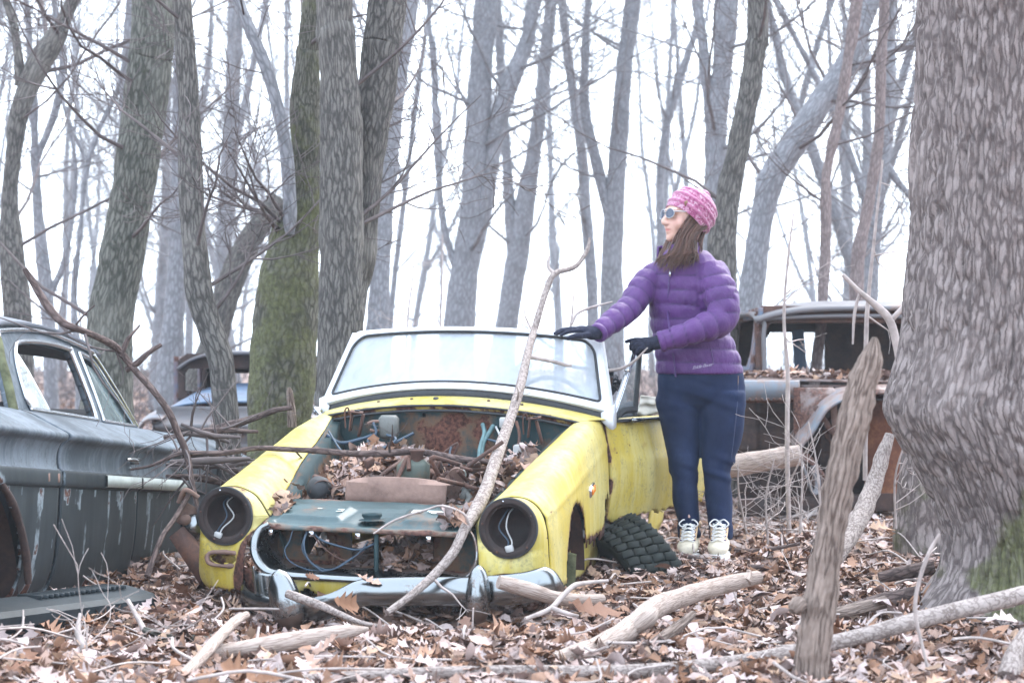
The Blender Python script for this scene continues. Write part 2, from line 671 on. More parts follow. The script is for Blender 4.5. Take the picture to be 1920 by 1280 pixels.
M = {}
M['bark_grey'] = bark_mat('bark_grey', (0.20, 0.185, 0.17), (0.048, 0.044, 0.042), 54, 10, -0.12, depth=0.012)
M['bark_moss'] = bark_mat('bark_moss', (0.18, 0.17, 0.14), (0.042, 0.04, 0.032), 48, 12, 0.38, depth=0.014)
M['bark_greenish'] = bark_mat('bark_greenish', (0.19, 0.185, 0.165), (0.042, 0.043, 0.036), 46, 10, 0.14, depth=0.014)
M['bark_far_hazed'] = bark_mat('bark_far_hazed', (0.30, 0.30, 0.325), (0.15, 0.15, 0.162), 45, 11, -0.3, depth=0.012, strength=0.5)  # paled and blued: the veil of haze over distant trunks, put into the colour
M['bark_pink'] = bark_mat('bark_pink', (0.29, 0.235, 0.225), (0.14, 0.11, 0.108), 60, 14, -0.4, depth=0.008)
M['bark_big'] = bark_mat('bark_big', (0.30, 0.255, 0.245), (0.09, 0.072, 0.07), 58, 11, -0.25, (0.075, 0.085, 0.028), depth=0.007, strength=0.6, lichen=0.2)
M['bark_branch'] = bark_mat('bark_branch', (0.38, 0.33, 0.31), (0.14, 0.11, 0.10), 70, 45, -0.4, depth=0.003, strength=0.5, net=0.08)
M['bark_dark'] = bark_mat('bark_dark', (0.17, 0.125, 0.115), (0.05, 0.035, 0.033), 60, 18, -0.4, depth=0.004)
M['twig'] = simple('twig', (0.11, 0.09, 0.09), 0.85, var=0.35, scale=8, spec=0.2)
M['twig_far_hazed'] = simple('twig_far_hazed', (0.18, 0.175, 0.185), 0.85, var=0.3, scale=8, spec=0.2)  # lighter copy of twig, with the haze of distance painted into it
M['twig_pale'] = simple('twig_pale', (0.34, 0.29, 0.275), 0.85, var=0.3, scale=20, spec=0.2)
M['wood_bare'] = bark_mat('wood_bare', (0.46, 0.385, 0.345), (0.22, 0.165, 0.14), 170, 12, -0.5, depth=0.004, strength=0.5, net=0.05)
M['wood_rot'] = bark_mat('wood_rot', (0.32, 0.25, 0.215), (0.085, 0.06, 0.05), 80, 8, -0.12, (0.10, 0.085, 0.03), depth=0.012, strength=0.9, net=0.15)
M['rust'] = rust_mat('rust')
M['rust_dark'] = rust_mat('rust_dark', (0.035, 0.02, 0.018), (0.08, 0.04, 0.03), (0.012, 0.01, 0.011))
M['rust_pale'] = rust_mat('rust_pale', (0.17, 0.105, 0.085), (0.25, 0.16, 0.13), (0.08, 0.045, 0.035))

# ------------------------------------------------------------------ ground
def gz(x, y):
    x = np.asarray(x, float)
    y = np.asarray(y, float)
    P = np.stack([x, y, np.zeros_like(x)], -1).reshape(-1, 3)
    r = np.hypot(x, y)
    z = 0.035 * fbm(P, 0.9, 3).reshape(x.shape) + 0.02 * vnoise(P, 2.7, 5).reshape(x.shape)
    z = z + 0.12 * vnoise(P, 0.11, 9).reshape(x.shape) * np.clip((r - 11) / 12, 0, 1)
    z = z + 0.016 * np.clip(y - 13, 0, 45) + 0.004 * np.clip(r - 16, 0, 45)
    z = z + 0.02 * np.exp(-((x - 0.85) ** 2 + (y - 8.5) ** 2) / 0.5)
    z = z - 0.085 * np.exp(-((x + .45) / .72) ** 4 - ((y - 6.62) / .36) ** 2) - 0.06 * np.exp(-((x + 1.62) / .5) ** 2 - ((y - 6.35) / .35) ** 2)
    return z - 0.01


def g1(x, y):
    return float(gz(np.array([x]), np.array([y]))[0])


gm, gn, gl_, gb = mat('forest_soil')
gtc = gn.new('ShaderNodeTexCoord')
g_n1 = noise(gn, gl_, 9, 6, 0.7, gtc.outputs['Object'])
g_v = gn.new('ShaderNodeTexVoronoi')
g_v.inputs['Scale'].default_value = 14
gl_.new(gtc.outputs['Object'], g_v.inputs['Vector'])
g_r = ramp(gn, [(0.25, (0.05, 0.033, 0.027)), (0.5, (0.20, 0.125, 0.10)), (0.75, (0.36, 0.26, 0.23))])
gl_.new(mth(gn, gl_, 'ADD', mth(gn, gl_, 'MULTIPLY', g_n1.outputs['Fac'], 0.7), mth(gn, gl_, 'MULTIPLY', g_v.outputs['Color'], 0.3)), g_r.inputs['Fac'])
gl_.new(g_r.outputs['Color'], gb.inputs['Base Color'])
gb.inputs['Roughness'].default_value = 0.9
bump(gn, gl_, gb, g_v.outputs['Distance'], 0.6, 0.03)

xs = np.concatenate([-np.geomspace(130, 5, 40), np.linspace(-4.9, 4.9, 140), np.geomspace(5, 130, 40)])
ys = np.concatenate([np.linspace(-25, 3.6, 12), np.linspace(3.8, 13, 150), np.geomspace(13.1, 130, 60)])
GX, GY = np.meshgrid(xs, ys)
mb = MB()
sheet(mb, np.stack([GX, GY, gz(GX, GY)], -1))
tag(mb.build('ground', gm), kind='structure')

# ------------------------------------------------------------------ leaf litter
LEAF_PAL = np.array([[0.47, 0.36, 0.335], [0.43, 0.31, 0.28], [0.49, 0.40, 0.39], [0.38, 0.25, 0.20], [0.33, 0.19, 0.13],
                     [0.24, 0.125, 0.075], [0.17, 0.085, 0.055], [0.10, 0.06, 0.05], [0.42, 0.28, 0.20], [0.48, 0.39, 0.38]])
lm_, ln_, ll_, lb_ = mat('dry_leaf')
la = attr(ln_, 'col')
ltc = ln_.new('ShaderNodeTexCoord')
lno = noise(ln_, ll_, 55, 3, 0.6, ltc.outputs['Object'])
lmx = mixc(ln_, ll_, mth(ln_, ll_, 'MULTIPLY', smooth(ln_, ll_, lno.outputs['Fac'], 0.45, 0.7), 0.45), la.outputs['Color'], (0.10, 0.06, 0.045))
ll_.new(lmx, lb_.inputs['Base Color'])
lb_.inputs['Roughness'].default_value = 0.7
lb_.inputs['Specular IOR Level'].default_value = 0.2
bump(ln_, ll_, lb_, lno.outputs['Fac'], 0.3, 0.004)
M['leaf'] = lm_


def leaf_shape(rng, kind):
    """A dry lobed oak leaf (or a plain oval one), length 1 along +x, curled; returns verts and quads."""
    if kind == 'oak':
        t = np.array([0, .06, .16, .27, .35, .47, .55, .68, .76, .88, 1.0])
        h = np.array([.01, .05, .17, .09, .29, .12, .36, .14, .27, .12, .01]) * rng.uniform(.85, 1.15)
        sweep = np.array([0, 0, .03, 0, .07, 0, .08, 0, .07, .02, 0])
    else:
        t = np.array([0, .1, .25, .42, .6, .78, .9, 1.0])
        h = np.array([.01, .12, .22, .27, .25, .17, .08, .01]) * rng.uniform(.8, 1.15)
        sweep = t * 0
    k = len(t)
    hl = h * rng.uniform(.85, 1.15, k)
    hr = h * rng.uniform(.85, 1.15, k)
    V = np.zeros((k, 3, 3))
    V[:, 0, 0] = t + sweep
    V[:, 1, 0] = t
    V[:, 2, 0] = t + sweep
    V[:, 0, 1] = hl
    V[:, 2, 1] = -hr
    V[:, 1, 1] = 0.04 * np.sin(t * 5 + rng.uniform(0, 6))
    V[:, :, 0] -= 0.5
    curl = rng.uniform(-.4, 3.0)
    bend = rng.uniform(-.9, .9)
    tw = rng.uniform(-.9, .9)
    x, y = V[:, :, 0], V[:, :, 1]
    V[:, :, 2] = curl * y ** 2 + bend * x ** 2 + tw * x * y + rng.normal(0, .022, (k, 3))
    V[:, :, 2] -= V[:, :, 2].mean()
    return V.reshape(-1, 3), grid_faces(k, 3)


def rotm(yaw, pit, rol):
    return np.array(Euler((rol, pit, yaw)).to_matrix())


LR = np.random.default_rng(11)
LEAVES = [leaf_shape(LR, 'oak' if i < 9 else 'oval') for i in range(13)]


def scatter(rng, X, Y, Z, size, tilt=0.30, dark=0.0):
    """Numpy heap of leaves at the given places, joined."""
    mbs = MB()
    n = len(X)
    which = rng.integers(0, len(LEAVES), n)
    for k, (LV, LF) in enumerate(LEAVES):
        ii = np.where(which == k)[0]
        if not len(ii):
            continue
        m = len(ii)
        yaw = rng.uniform(0, 6.283, m)
        a, b_ = rng.normal(0, tilt, m), rng.normal(0, tilt, m)
        flipx = np.where(rng.random(m) < .4, math.pi, 0)
        b_ = b_ + flipx
        s = size[ii]
        v = LV[None] * s[:, None, None]
        ca, sa = np.cos(b_), np.sin(b_)
        y1 = v[..., 1] * ca[:, None] - v[..., 2] * sa[:, None]
        z1 = v[..., 1] * sa[:, None] + v[..., 2] * ca[:, None]
        ca, sa = np.cos(a), np.sin(a)
        x2 = v[..., 0] * ca[:, None] + z1 * sa[:, None]
        z2 = -v[..., 0] * sa[:, None] + z1 * ca[:, None]
        cy, sy = np.cos(yaw), np.sin(yaw)
        x3 = x2 * cy[:, None] - y1 * sy[:, None] + X[ii][:, None]
        y3 = x2 * sy[:, None] + y1 * cy[:, None] + Y[ii][:, None]
        z3 = z2 + Z[ii][:, None]
        V = np.stack([x3, y3, z3], -1).reshape(-1, 3)
        F = (LF[None] + (np.arange(m) * len(LV))[:, None, None]).reshape(-1, 4)
        c = LEAF_PAL[rng.choice(len(LEAF_PAL), m, p=[.13, .12, .10, .13, .13, .10, .08, .07, .08, .06])] * rng.uniform(.5, .98, (m, 1)) * (1 - dark)
        mbs.add(V, [F], None, None, np.repeat(c, len(LV), 0))
    return mbs


rng = np.random.default_rng(5)


def field(n, y0, y1, spread, s0, s1, lift):
    y = y0 + (y1 - y0) * rng.random(n) ** 1.0
    x = rng.uniform(-1, 1, n) * (spread * y + 0.6)
    return x, y, gz(x, y) + rng.random(n) ** 2 * lift, rng.uniform(s0, s1, n)


parts_ = [field(30000, 4.0, 8.5, .36, .042, .092, .045), field(23000, 8.5, 15, .36, .055, .115, .045), field(13000, 15, 40, .40, .13, .22, .06)]
X, Y, Z, S = [np.concatenate([p[i] for p in parts_]) for i in range(4)]
lt = scatter(rng, X, Y, Z, S).build('leaf_litter', M['leaf'], smooth=False, usecol=True)
tag(lt, 'pale brown dry oak leaves covering the whole forest floor', 'leaf litter', kind='stuff')

# undergrowth: bare brush too tangled to count, between the trees and along the far edge of the wood
ub = np.random.default_rng(13)
mb = MB()
for k in range(2600):
    y = 14 + 46 * ub.random() ** .8
    x = ub.uniform(-.36, .36) * y
    if -.16 * y < x < .04 * y and ub.random() < .45:
        continue
    p0 = np.array([x, y, g1(x, y)])
    d = np.array([ub.normal(0, .5), ub.normal(0, .5), ub.uniform(.3, 1.2)])
    L = ub.uniform(.3, 1.1) * (1 + y / 60)
    p1 = p0 + d * L * .5 + ub.normal(0, .08, 3)
    p2 = p1 + (d + ub.normal(0, .5, 3)) * L * .5
    tube(mb, [p0, p1, p2], [.006 + y * .00018, .005, .003], 3, 6, cap=False)
    for q in range(2):
        a = p0 * (1 - .4 - .25 * q) + p1 * (.4 + .25 * q)
        tube(mb, [a, a + ub.normal(0, .2, 3) + np.array([0, 0, .12])], [.004 + y * .0001, .002], 3, 3, cap=False)
tag(mb.build('undergrowth', M['twig']), 'bare thin brush tangled low between the trees of the wood', 'undergrowth', kind='stuff')

# ------------------------------------------------------------------ thin haze added to emulate the bright sky's veiling glare
hm = bpy.data.materials.new('haze_veil')
hm.use_nodes = True
hn = hm.node_tree.nodes
for n_ in list(hn):
    if n_.type == 'BSDF_PRINCIPLED':
        hn.remove(n_)
hv = hn.new('ShaderNodeVolumePrincipled')
hv.inputs['Color'].default_value = (0.80, 0.91, 1.0, 1)
hv.inputs['Density'].default_value = 0.0015
hv.inputs['Anisotropy'].default_value = 0.0
hm.node_tree.links.new(hv.outputs['Volume'], [x for x in hn if x.type == 'OUTPUT_MATERIAL'][0].inputs['Volume'])
mb = MB()
box(mb, (0, 52, 9.5), (270, 160, 23))
hz_ = mb.build('haze', hm, smooth=False)
tag(hz_, kind='stuff')

# ------------------------------------------------------------------ trees
TR = np.random.default_rng(21)


def grow(mb, p, d, length, r, level, maxlev, rng, up=0.12, kink=0.16, kids=(5, 7), sides=(7, 5, 4, 3), mask=0.0, minr=0.0022):
    """A limb that wanders and tapers, with side limbs that do the same."""
    n = max(4, int(4 + length * (2.2 if level < 2 else 3.2)))
    n = min(n, 9)
    P = [np.asarray(p, float)]
    d = np.asarray(d, float)
    d /= np.linalg.norm(d)
    for i in range(n):
        d = d + rng.normal(0, kink, 3) + np.array([0, 0, up])
        d /= np.linalg.norm(d)
        P.append(P[-1] + d * length / n)
    P = np.array(P)
    tt = np.linspace(0, 1, n + 1)
    R = np.maximum(r * (1 - 0.78 * tt), minr)
    tube(mb, P, R, sides[min(level, len(sides) - 1)], n + 1, cap=False, mask=mask)
    if level >= maxlev:
        return P
    k = rng.integers(kids[0], kids[1] + 1)
    for j in range(k):
        t = rng.uniform(.22, .98)
        i = min(n - 1, int(t * n))
        q = P[i] + (P[i + 1] - P[i]) * (t * n - i)
        tan = P[i + 1] - P[i]
        tan /= np.linalg.norm(tan)
        s = rng.normal(0, 1, 3)
        s -= tan * s.dot(tan)
        s /= np.linalg.norm(s)
        dd = tan * rng.uniform(.5, 1.0) + s * rng.uniform(.6, 1.1)
        rr = max(minr, r * (1 - .78 * t) * rng.uniform(.4, .62))
        grow(mb, q, dd, length * rng.uniform(.35, .62), rr, level + 1, maxlev, rng, up, kink * 1.1, kids, sides, mask, minr)
    return P


def trunk_rows(rows, D, dD=0.0, ext=7.0, topr=0.35, ground=True):
    """Rows (py, x_left, x_right) of a trunk's outline, base first, at depth D: centres and radii, carried down into the ground and on above the frame."""
    P, R = [], []
    y0 = rows[0][0]
    for k, (py, xl, xr) in enumerate(rows):
        Yd = D + dD * k / max(1, len(rows) - 1)
        c = W((xl + xr) / 2, py, Yd)
        P.append(c)
        R.append((xr - xl) / 2 / FPX * Yd)
    # down into the ground with a flare
    b = P[0].copy()
    gzv = g1(b[0], b[1])
    if not ground:
        pass
    elif b[2] > gzv + 0.12:
        d = P[0] - P[1]
        d = d / abs(d[2]) * (b[2] - gzv)
        d[0] = np.clip(d[0], -.25, .25) * 0.5
        d[1] = 0
        q = b + d
        q[2] = gzv - 0.06
        P.insert(0, q)
        R.insert(0, R[0] * 1.35)
    else:
        P[0][2] = gzv - 0.06
    if ext > 0:
        d = P[-1] - P[-2]
        d = d / np.linalg.norm(d)
        for k in range(1, 4):
            d = d + np.array([TR.normal(0, .05), TR.normal(0, .05), .08])
            d /= np.linalg.norm(d)
            P.append(P[-1] + d * ext / 3)
            R.append(R[len(R) - k] * (1 - (1 - topr) * k / 3) if False else R[-1] * (topr ** (1 / 3)))
    return np.array(P), np.array(R)


def make_tree(label, stems, D, bark, name='tree', cat='tree', group=None, twigs=12, seed=0, rough=0.012, sides=26, mask=None, lim=(1.2, 2.6), low=0.25, ext=7.0, dDs=None, crown_mat=None):
    """A tree whose stems were read off the photograph; first stem is the trunk, the others fork off it."""
    rng = np.random.default_rng(100 + seed)
    mb = MB()
    ends = []
    base = None
    for si, rows in enumerate(stems):
        if si == 0:
            P, R = trunk_rows(rows, D, ext=ext, ground=(name != 'branch'))
            base = P[0]
        else:
            Dd = D if dDs is None else D + dDs[si]
            P = np.array([W((a + b_) / 2, py, Dd if k else D) for k, (py, a, b_) in enumerate(rows)])
            R = np.array([(b_ - a) / 2 / FPX * D for (py, a, b_) in rows])
            if rows[-1][0] < 30:
                d = (P[-1] - P[-2]) / np.linalg.norm(P[-1] - P[-2])
                for k in range(3):
                    P = np.vstack([P, P[-1] + d * ext * .25 + np.array([rng.normal(0, .1), rng.normal(0, .1), .15])])
                    R = np.append(R, R[-1] * .72)
        L = np.linalg.norm(np.diff(P, axis=0), axis=1).sum()
        mk = 0.0 if mask is None else mask
        Pt, Rt = tube(mb, P, R, sides, int(max(12, L * 14)), rough=rough, seed=seed * 7 + si, mask=mk, rs=7.0)
        ends.append((Pt, Rt))
    t = thing(name, label, cat, (base[0], base[1], base[2] + 0.05), group)
    mb.build('trunk', bark, t)
    cb = MB()
    for (Pt, Rt) in ends:
        k = len(Pt)
        for j in range(twigs):
            f = low + (1 - low) * rng.random() ** 0.8
            i = min(k - 2, int(f * (k - 1)))
            d = Pt[i + 1] - Pt[i]
            d /= np.linalg.norm(d) + 1e-9
            s = rng.normal(0, 1, 3)
            s -= d * s.dot(d)
            s /= np.linalg.norm(s)
            r = min(Rt[i] * rng.uniform(.10, .26), .0012 * D)
            grow(cb, Pt[i] + s * Rt[i] * .7, d * .45 + s, rng.uniform(*lim), max(.0035, r), 1, 3, rng, 0.07, 0.13, (4, 7), (6, 5, 4, 3))
    if cb.n:
        cb.build('crown', crown_mat or M['twig' if D < 15 else 'twig_far_hazed'], t, smooth=True)
    return t


BG = 'bare grey trees'
make_tree('bare grey tree at the far left edge bending right into an arm above the sedan',
          [[(700, 5, 62), (600, 8, 60), (480, 0, 46), (380, 2, 34), (290, 10, 40), (200, 22, 58), (120, 50, 96), (60, 92, 128), (0, 125, 150)], [(160, 28, 50), (60, 20, 36), (0, 5, 18)]],
          13.5, M['bark_grey'], seed=1, twigs=16, low=.2)
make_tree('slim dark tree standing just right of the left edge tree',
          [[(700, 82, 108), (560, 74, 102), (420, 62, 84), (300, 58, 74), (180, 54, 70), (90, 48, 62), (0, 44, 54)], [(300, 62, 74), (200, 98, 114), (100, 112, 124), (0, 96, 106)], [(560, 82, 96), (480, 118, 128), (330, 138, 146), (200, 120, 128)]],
          17, M['bark_far_hazed'], seed=2, twigs=14, low=.2)
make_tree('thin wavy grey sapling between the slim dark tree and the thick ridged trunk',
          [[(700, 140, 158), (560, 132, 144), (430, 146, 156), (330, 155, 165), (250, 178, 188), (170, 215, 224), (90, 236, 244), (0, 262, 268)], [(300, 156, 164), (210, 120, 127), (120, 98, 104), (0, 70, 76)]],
          15.5, M['bark_far_hazed'], seed=3, twigs=16, low=.15)
make_tree('thick ridged greenish grey trunk leaning right behind the sedan roof',
          [[(760, 150, 250), (680, 156, 250), (600, 166, 252), (480, 187, 270), (360, 208, 288), (240, 226, 308), (120, 240, 322), (0, 248, 328)]],
          11.5, M['bark_greenish'], seed=4, twigs=9, rough=.016, sides=40, low=.15, lim=(.7, 1.5))
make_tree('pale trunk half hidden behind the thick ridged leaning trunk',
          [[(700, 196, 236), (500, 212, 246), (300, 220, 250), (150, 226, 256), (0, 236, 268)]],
          19, M['bark_far_hazed'], seed=5, twigs=12)
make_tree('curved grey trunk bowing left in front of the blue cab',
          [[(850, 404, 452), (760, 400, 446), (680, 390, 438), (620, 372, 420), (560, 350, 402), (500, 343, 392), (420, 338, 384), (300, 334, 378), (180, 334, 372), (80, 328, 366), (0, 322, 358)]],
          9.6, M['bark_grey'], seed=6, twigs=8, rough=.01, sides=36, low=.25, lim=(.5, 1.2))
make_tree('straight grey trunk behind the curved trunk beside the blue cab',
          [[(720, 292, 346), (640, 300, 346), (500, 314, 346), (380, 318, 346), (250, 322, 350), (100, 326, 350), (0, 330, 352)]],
          16, M['bark_far_hazed'], seed=7, twigs=14)
make_tree('dark snapped tree leaning right onto the mossy trunk',
          [[(740, 330, 386), (660, 370, 420), (590, 388, 438), (500, 420, 468), (430, 460, 504), (372, 508, 544)]],
          15.6, M['bark_grey'], seed=8, twigs=3, ext=0, low=.2, lim=(.4, .9))
make_tree('broad moss covered trunk with split hollow side behind the yellow car',
          [[(840, 462, 572), (760, 466, 586), (690, 470, 592), (600, 474, 596), (520, 488, 598), (440, 518, 600), (380, 546, 601), (290, 547, 600), (200, 546, 598), (100, 556, 600), (0, 566, 604)],
           [(480, 500, 560), (430, 512, 556), (400, 520, 554)]],
          10.6, M['bark_moss'], seed=9, twigs=6, rough=.02, sides=48, low=.3, lim=(.5, 1.2), mask=[.3, .25, .2, .15, .1, -.1, -.1])
make_tree('smooth pale limb curving up left out of the mossy trunk',
          [[(440, 536, 552), (412, 530, 556), (370, 530, 556), (280, 524, 548), (200, 508, 532), (130, 488, 512), (60, 460, 482), (0, 436, 456)]],
          10.45, M['bark_far_hazed'], name='branch', cat='branch', seed=10, twigs=5, rough=.004, sides=20, low=.4, lim=(.5, 1.1), ext=3)
make_tree('big grey barked trunk forking in two right behind the windscreen',
          [[(860, 585, 690), (780, 588, 688), (700, 594, 684), (600, 599, 682), (500, 600, 682), (400, 600, 682), (300, 602, 680), (215, 602, 676), (150, 600, 670), (60, 596, 666), (0, 594, 662)],
           [(640, 606, 672), (560, 626, 690), (470, 650, 706), (380, 664, 712), (300, 668, 722), (200, 668, 738), (100, 676, 752), (0, 688, 764)]],
          9.7, M['bark_grey'], seed=11, twigs=5, rough=.016, sides=48, low=.35, lim=(.5, 1.2), dDs=[0, .22], mask=[.45, .3, .1, .05, .3, .15, .1, .1])
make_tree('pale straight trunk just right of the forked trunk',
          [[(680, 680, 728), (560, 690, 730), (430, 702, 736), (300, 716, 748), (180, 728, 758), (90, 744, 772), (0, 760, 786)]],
          16, M['bark_far_hazed'], seed=12, twigs=12, sides=20)
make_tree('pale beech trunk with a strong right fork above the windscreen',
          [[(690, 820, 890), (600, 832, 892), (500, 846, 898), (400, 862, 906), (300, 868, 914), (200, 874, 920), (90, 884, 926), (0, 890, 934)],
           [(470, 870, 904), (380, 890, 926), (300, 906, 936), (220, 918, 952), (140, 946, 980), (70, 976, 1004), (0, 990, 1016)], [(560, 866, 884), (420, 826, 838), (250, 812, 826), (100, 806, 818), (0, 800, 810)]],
          19, M['bark_far_hazed'], seed=13, twigs=18, sides=22)
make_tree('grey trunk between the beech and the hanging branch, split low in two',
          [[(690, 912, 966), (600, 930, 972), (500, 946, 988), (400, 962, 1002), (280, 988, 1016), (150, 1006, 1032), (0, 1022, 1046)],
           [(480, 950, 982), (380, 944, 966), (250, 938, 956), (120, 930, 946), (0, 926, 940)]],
          23, M['bark_far_hazed'], seed=14, twigs=20, sides=18)
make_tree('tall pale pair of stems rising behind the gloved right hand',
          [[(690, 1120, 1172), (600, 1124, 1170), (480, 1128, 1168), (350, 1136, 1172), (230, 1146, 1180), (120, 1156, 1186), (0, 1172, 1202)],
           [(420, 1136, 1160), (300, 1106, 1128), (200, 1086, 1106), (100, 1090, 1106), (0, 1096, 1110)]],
          20, M['bark_far_hazed'], seed=15, twigs=18, sides=18)
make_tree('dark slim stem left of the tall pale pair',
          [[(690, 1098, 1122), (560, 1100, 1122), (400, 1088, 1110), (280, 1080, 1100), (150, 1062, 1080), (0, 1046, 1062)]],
          24, M['bark_far_hazed'], seed=16, twigs=16, sides=14)
make_tree('slim bent grey stem rising just left of the pink hat',
          [[(700, 1236, 1256), (500, 1232, 1250), (340, 1230, 1246), (250, 1240, 1256), (180, 1256, 1272), (100, 1284, 1298), (0, 1310, 1322)]],
          22, M['bark_far_hazed'], seed=17, twigs=14, sides=12)
make_tree('rough dark trunk directly behind the pink hat leaning right',
          [[(720, 1312, 1386), (600, 1318, 1384), (480, 1326, 1382), (380, 1340, 1386), (280, 1362, 1404), (180, 1384, 1424), (90, 1396, 1436), (0, 1400, 1440)]],
          12.5, M['bark_grey'], seed=18, twigs=10, rough=.014, sides=34, low=.3, lim=(.6, 1.5))
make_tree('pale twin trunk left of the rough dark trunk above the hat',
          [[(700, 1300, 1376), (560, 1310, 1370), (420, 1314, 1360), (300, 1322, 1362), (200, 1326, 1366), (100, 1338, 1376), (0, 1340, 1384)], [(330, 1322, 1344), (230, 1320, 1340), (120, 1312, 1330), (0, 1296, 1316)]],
          17, M['bark_far_hazed'], seed=19, twigs=14, sides=22)
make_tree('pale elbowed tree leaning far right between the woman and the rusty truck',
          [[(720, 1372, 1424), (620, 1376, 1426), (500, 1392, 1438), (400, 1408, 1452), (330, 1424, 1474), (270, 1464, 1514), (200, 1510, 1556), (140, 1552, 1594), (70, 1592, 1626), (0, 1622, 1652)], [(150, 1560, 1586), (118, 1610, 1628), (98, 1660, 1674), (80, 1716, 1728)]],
          14.5, M['bark_far_hazed'], seed=20, twigs=14, sides=26, lim=(.8, 2.0))
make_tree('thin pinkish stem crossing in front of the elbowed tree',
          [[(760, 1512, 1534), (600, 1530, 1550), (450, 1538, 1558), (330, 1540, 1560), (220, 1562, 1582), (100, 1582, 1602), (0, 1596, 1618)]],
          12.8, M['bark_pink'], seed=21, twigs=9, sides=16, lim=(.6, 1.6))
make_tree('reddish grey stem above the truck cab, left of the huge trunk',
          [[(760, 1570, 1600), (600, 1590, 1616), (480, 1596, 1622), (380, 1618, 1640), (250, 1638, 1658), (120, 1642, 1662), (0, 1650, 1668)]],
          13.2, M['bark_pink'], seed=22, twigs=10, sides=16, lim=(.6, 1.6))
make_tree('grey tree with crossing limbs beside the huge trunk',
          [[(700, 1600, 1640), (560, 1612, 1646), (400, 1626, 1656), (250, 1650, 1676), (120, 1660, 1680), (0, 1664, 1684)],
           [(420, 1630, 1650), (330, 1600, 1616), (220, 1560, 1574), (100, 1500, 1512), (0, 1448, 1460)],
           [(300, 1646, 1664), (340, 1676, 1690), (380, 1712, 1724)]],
          18, M['bark_far_hazed'], seed=23, twigs=16, sides=16)
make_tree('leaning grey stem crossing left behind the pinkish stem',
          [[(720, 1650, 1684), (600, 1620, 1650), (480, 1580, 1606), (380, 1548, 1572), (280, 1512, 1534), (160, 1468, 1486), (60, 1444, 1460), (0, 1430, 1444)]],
          20, M['bark_far_hazed'], seed=24, twigs=14, sides=14)

# trees of the hazy far wood: a few kinds of bare tree, each copied
FARG = 'bare trees of the hazy far wood'
FARL = 'slender bare grey tree fading into the white of the far wood'
kinds_ = []
for k in range(9):
    r_ = np.random.default_rng(300 + k)
    mb, cb = MB(), MB()
    h = r_.uniform(9, 13)
    pts = [np.array([0, 0, -.25])]
    d = np.array([r_.normal(0, .08), r_.normal(0, .08), 1.0])
    for j in range(7):
        d = d + np.array([r_.normal(0, .07), r_.normal(0, .07), .15])
        d /= np.linalg.norm(d)
        pts.append(pts[-1] + d * h / 7)
    pts = np.array(pts)
    r0 = r_.uniform(.045, .105)
    rad = r0 * np.linspace(1.1, .25, 8)
    Pt, Rt = tube(mb, pts, rad, 10, 22, rough=.01, seed=k)
    if k % 2 == 0:
        i = r_.integers(4, 8)
        s = r_.normal(0, 1, 3)
        s[2] = 0
        s /= np.linalg.norm(s)
        fp = [Pt[i]]
        dd = s * .45 + np.array([0, 0, 1])
        for j in range(5):
            dd = dd + np.array([r_.normal(0, .08), r_.normal(0, .08), .18])
            dd /= np.linalg.norm(dd)
            fp.append(fp[-1] + dd * 1.5)
        tube(mb, np.array(fp), Rt[i] * np.linspace(.75, .25, 6), 8, 16, seed=k)
    for j in range(r_.integers(20, 28)):
        i = int(r_.uniform(.12, .97) * 20)
        s = r_.normal(0, 1, 3)
        s[2] = abs(s[2]) * .4 + .3
        s /= np.linalg.norm(s)
        grow(cb, Pt[i], s, r_.uniform(1.0, 2.8), max(.006, Rt[i] * r_.uniform(.15, .38)), 1, 3, r_, .1, .13, (4, 6), (5, 4, 3, 3), minr=.0035)
    kinds_.append((mb.mesh('trunk', M['bark_far_hazed']), cb.mesh('crown', M['twig_far_hazed'])))
fr = np.random.default_rng(77)
far_n = 0


def far_label(x, y, k):
    p = 960 + FPX * x / y
    names = ((330, 'behind the dark sedan'), (600, 'behind the blue cab'), (800, 'behind the forked grey trunk'), (1000, 'behind the pale beech above the windscreen'),
             (1230, 'behind the gloved hand'), (1400, 'behind the woman'), (1720, 'behind the rusty truck'), (9999, 'hidden by the huge trunk'))
    w = 'off to the far left, beyond the sedan' if p < 0 else next(s for a, s in names if p < a)
    return '%s bare %s tree in the %s, %s' % ('slender' if k % 3 else 'grey', 'forked' if (k % 9) % 2 == 0 else 'unforked', 'far haze' if y > 40 else 'middle distance', w)


spots = []
tries = 0
while far_n < 60 and tries < 5000:
    tries += 1
    if far_n < 48:
        y = fr.uniform(24, 60)
        x = fr.uniform(-.30, .30) * y
    else:
        y = fr.uniform(16, 60)
        x = fr.choice([-1, 1]) * fr.uniform(.30, .75) * y
    if any((x - a) ** 2 + (y - b_) ** 2 < 1.1 for a, b_ in spots):
        continue
    if -.09 * y < x < .09 * y and fr.random() < .55:
        continue
    if y < 24 and abs(x) < .28 * y and fr.random() < .5:
        continue
    spots.append((x, y))
    t = thing('far_tree', far_label(x, y, far_n), 'tree', (x, y, g1(x, y)), FARG)
    t.rotation_euler = (fr.normal(0, .05), fr.normal(0, .05), fr.uniform(0, 6.28))
    t.scale = (1, 1, 1)
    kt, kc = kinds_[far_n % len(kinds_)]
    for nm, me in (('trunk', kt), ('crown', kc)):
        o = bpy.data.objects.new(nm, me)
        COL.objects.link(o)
        o.parent = t
    far_n += 1

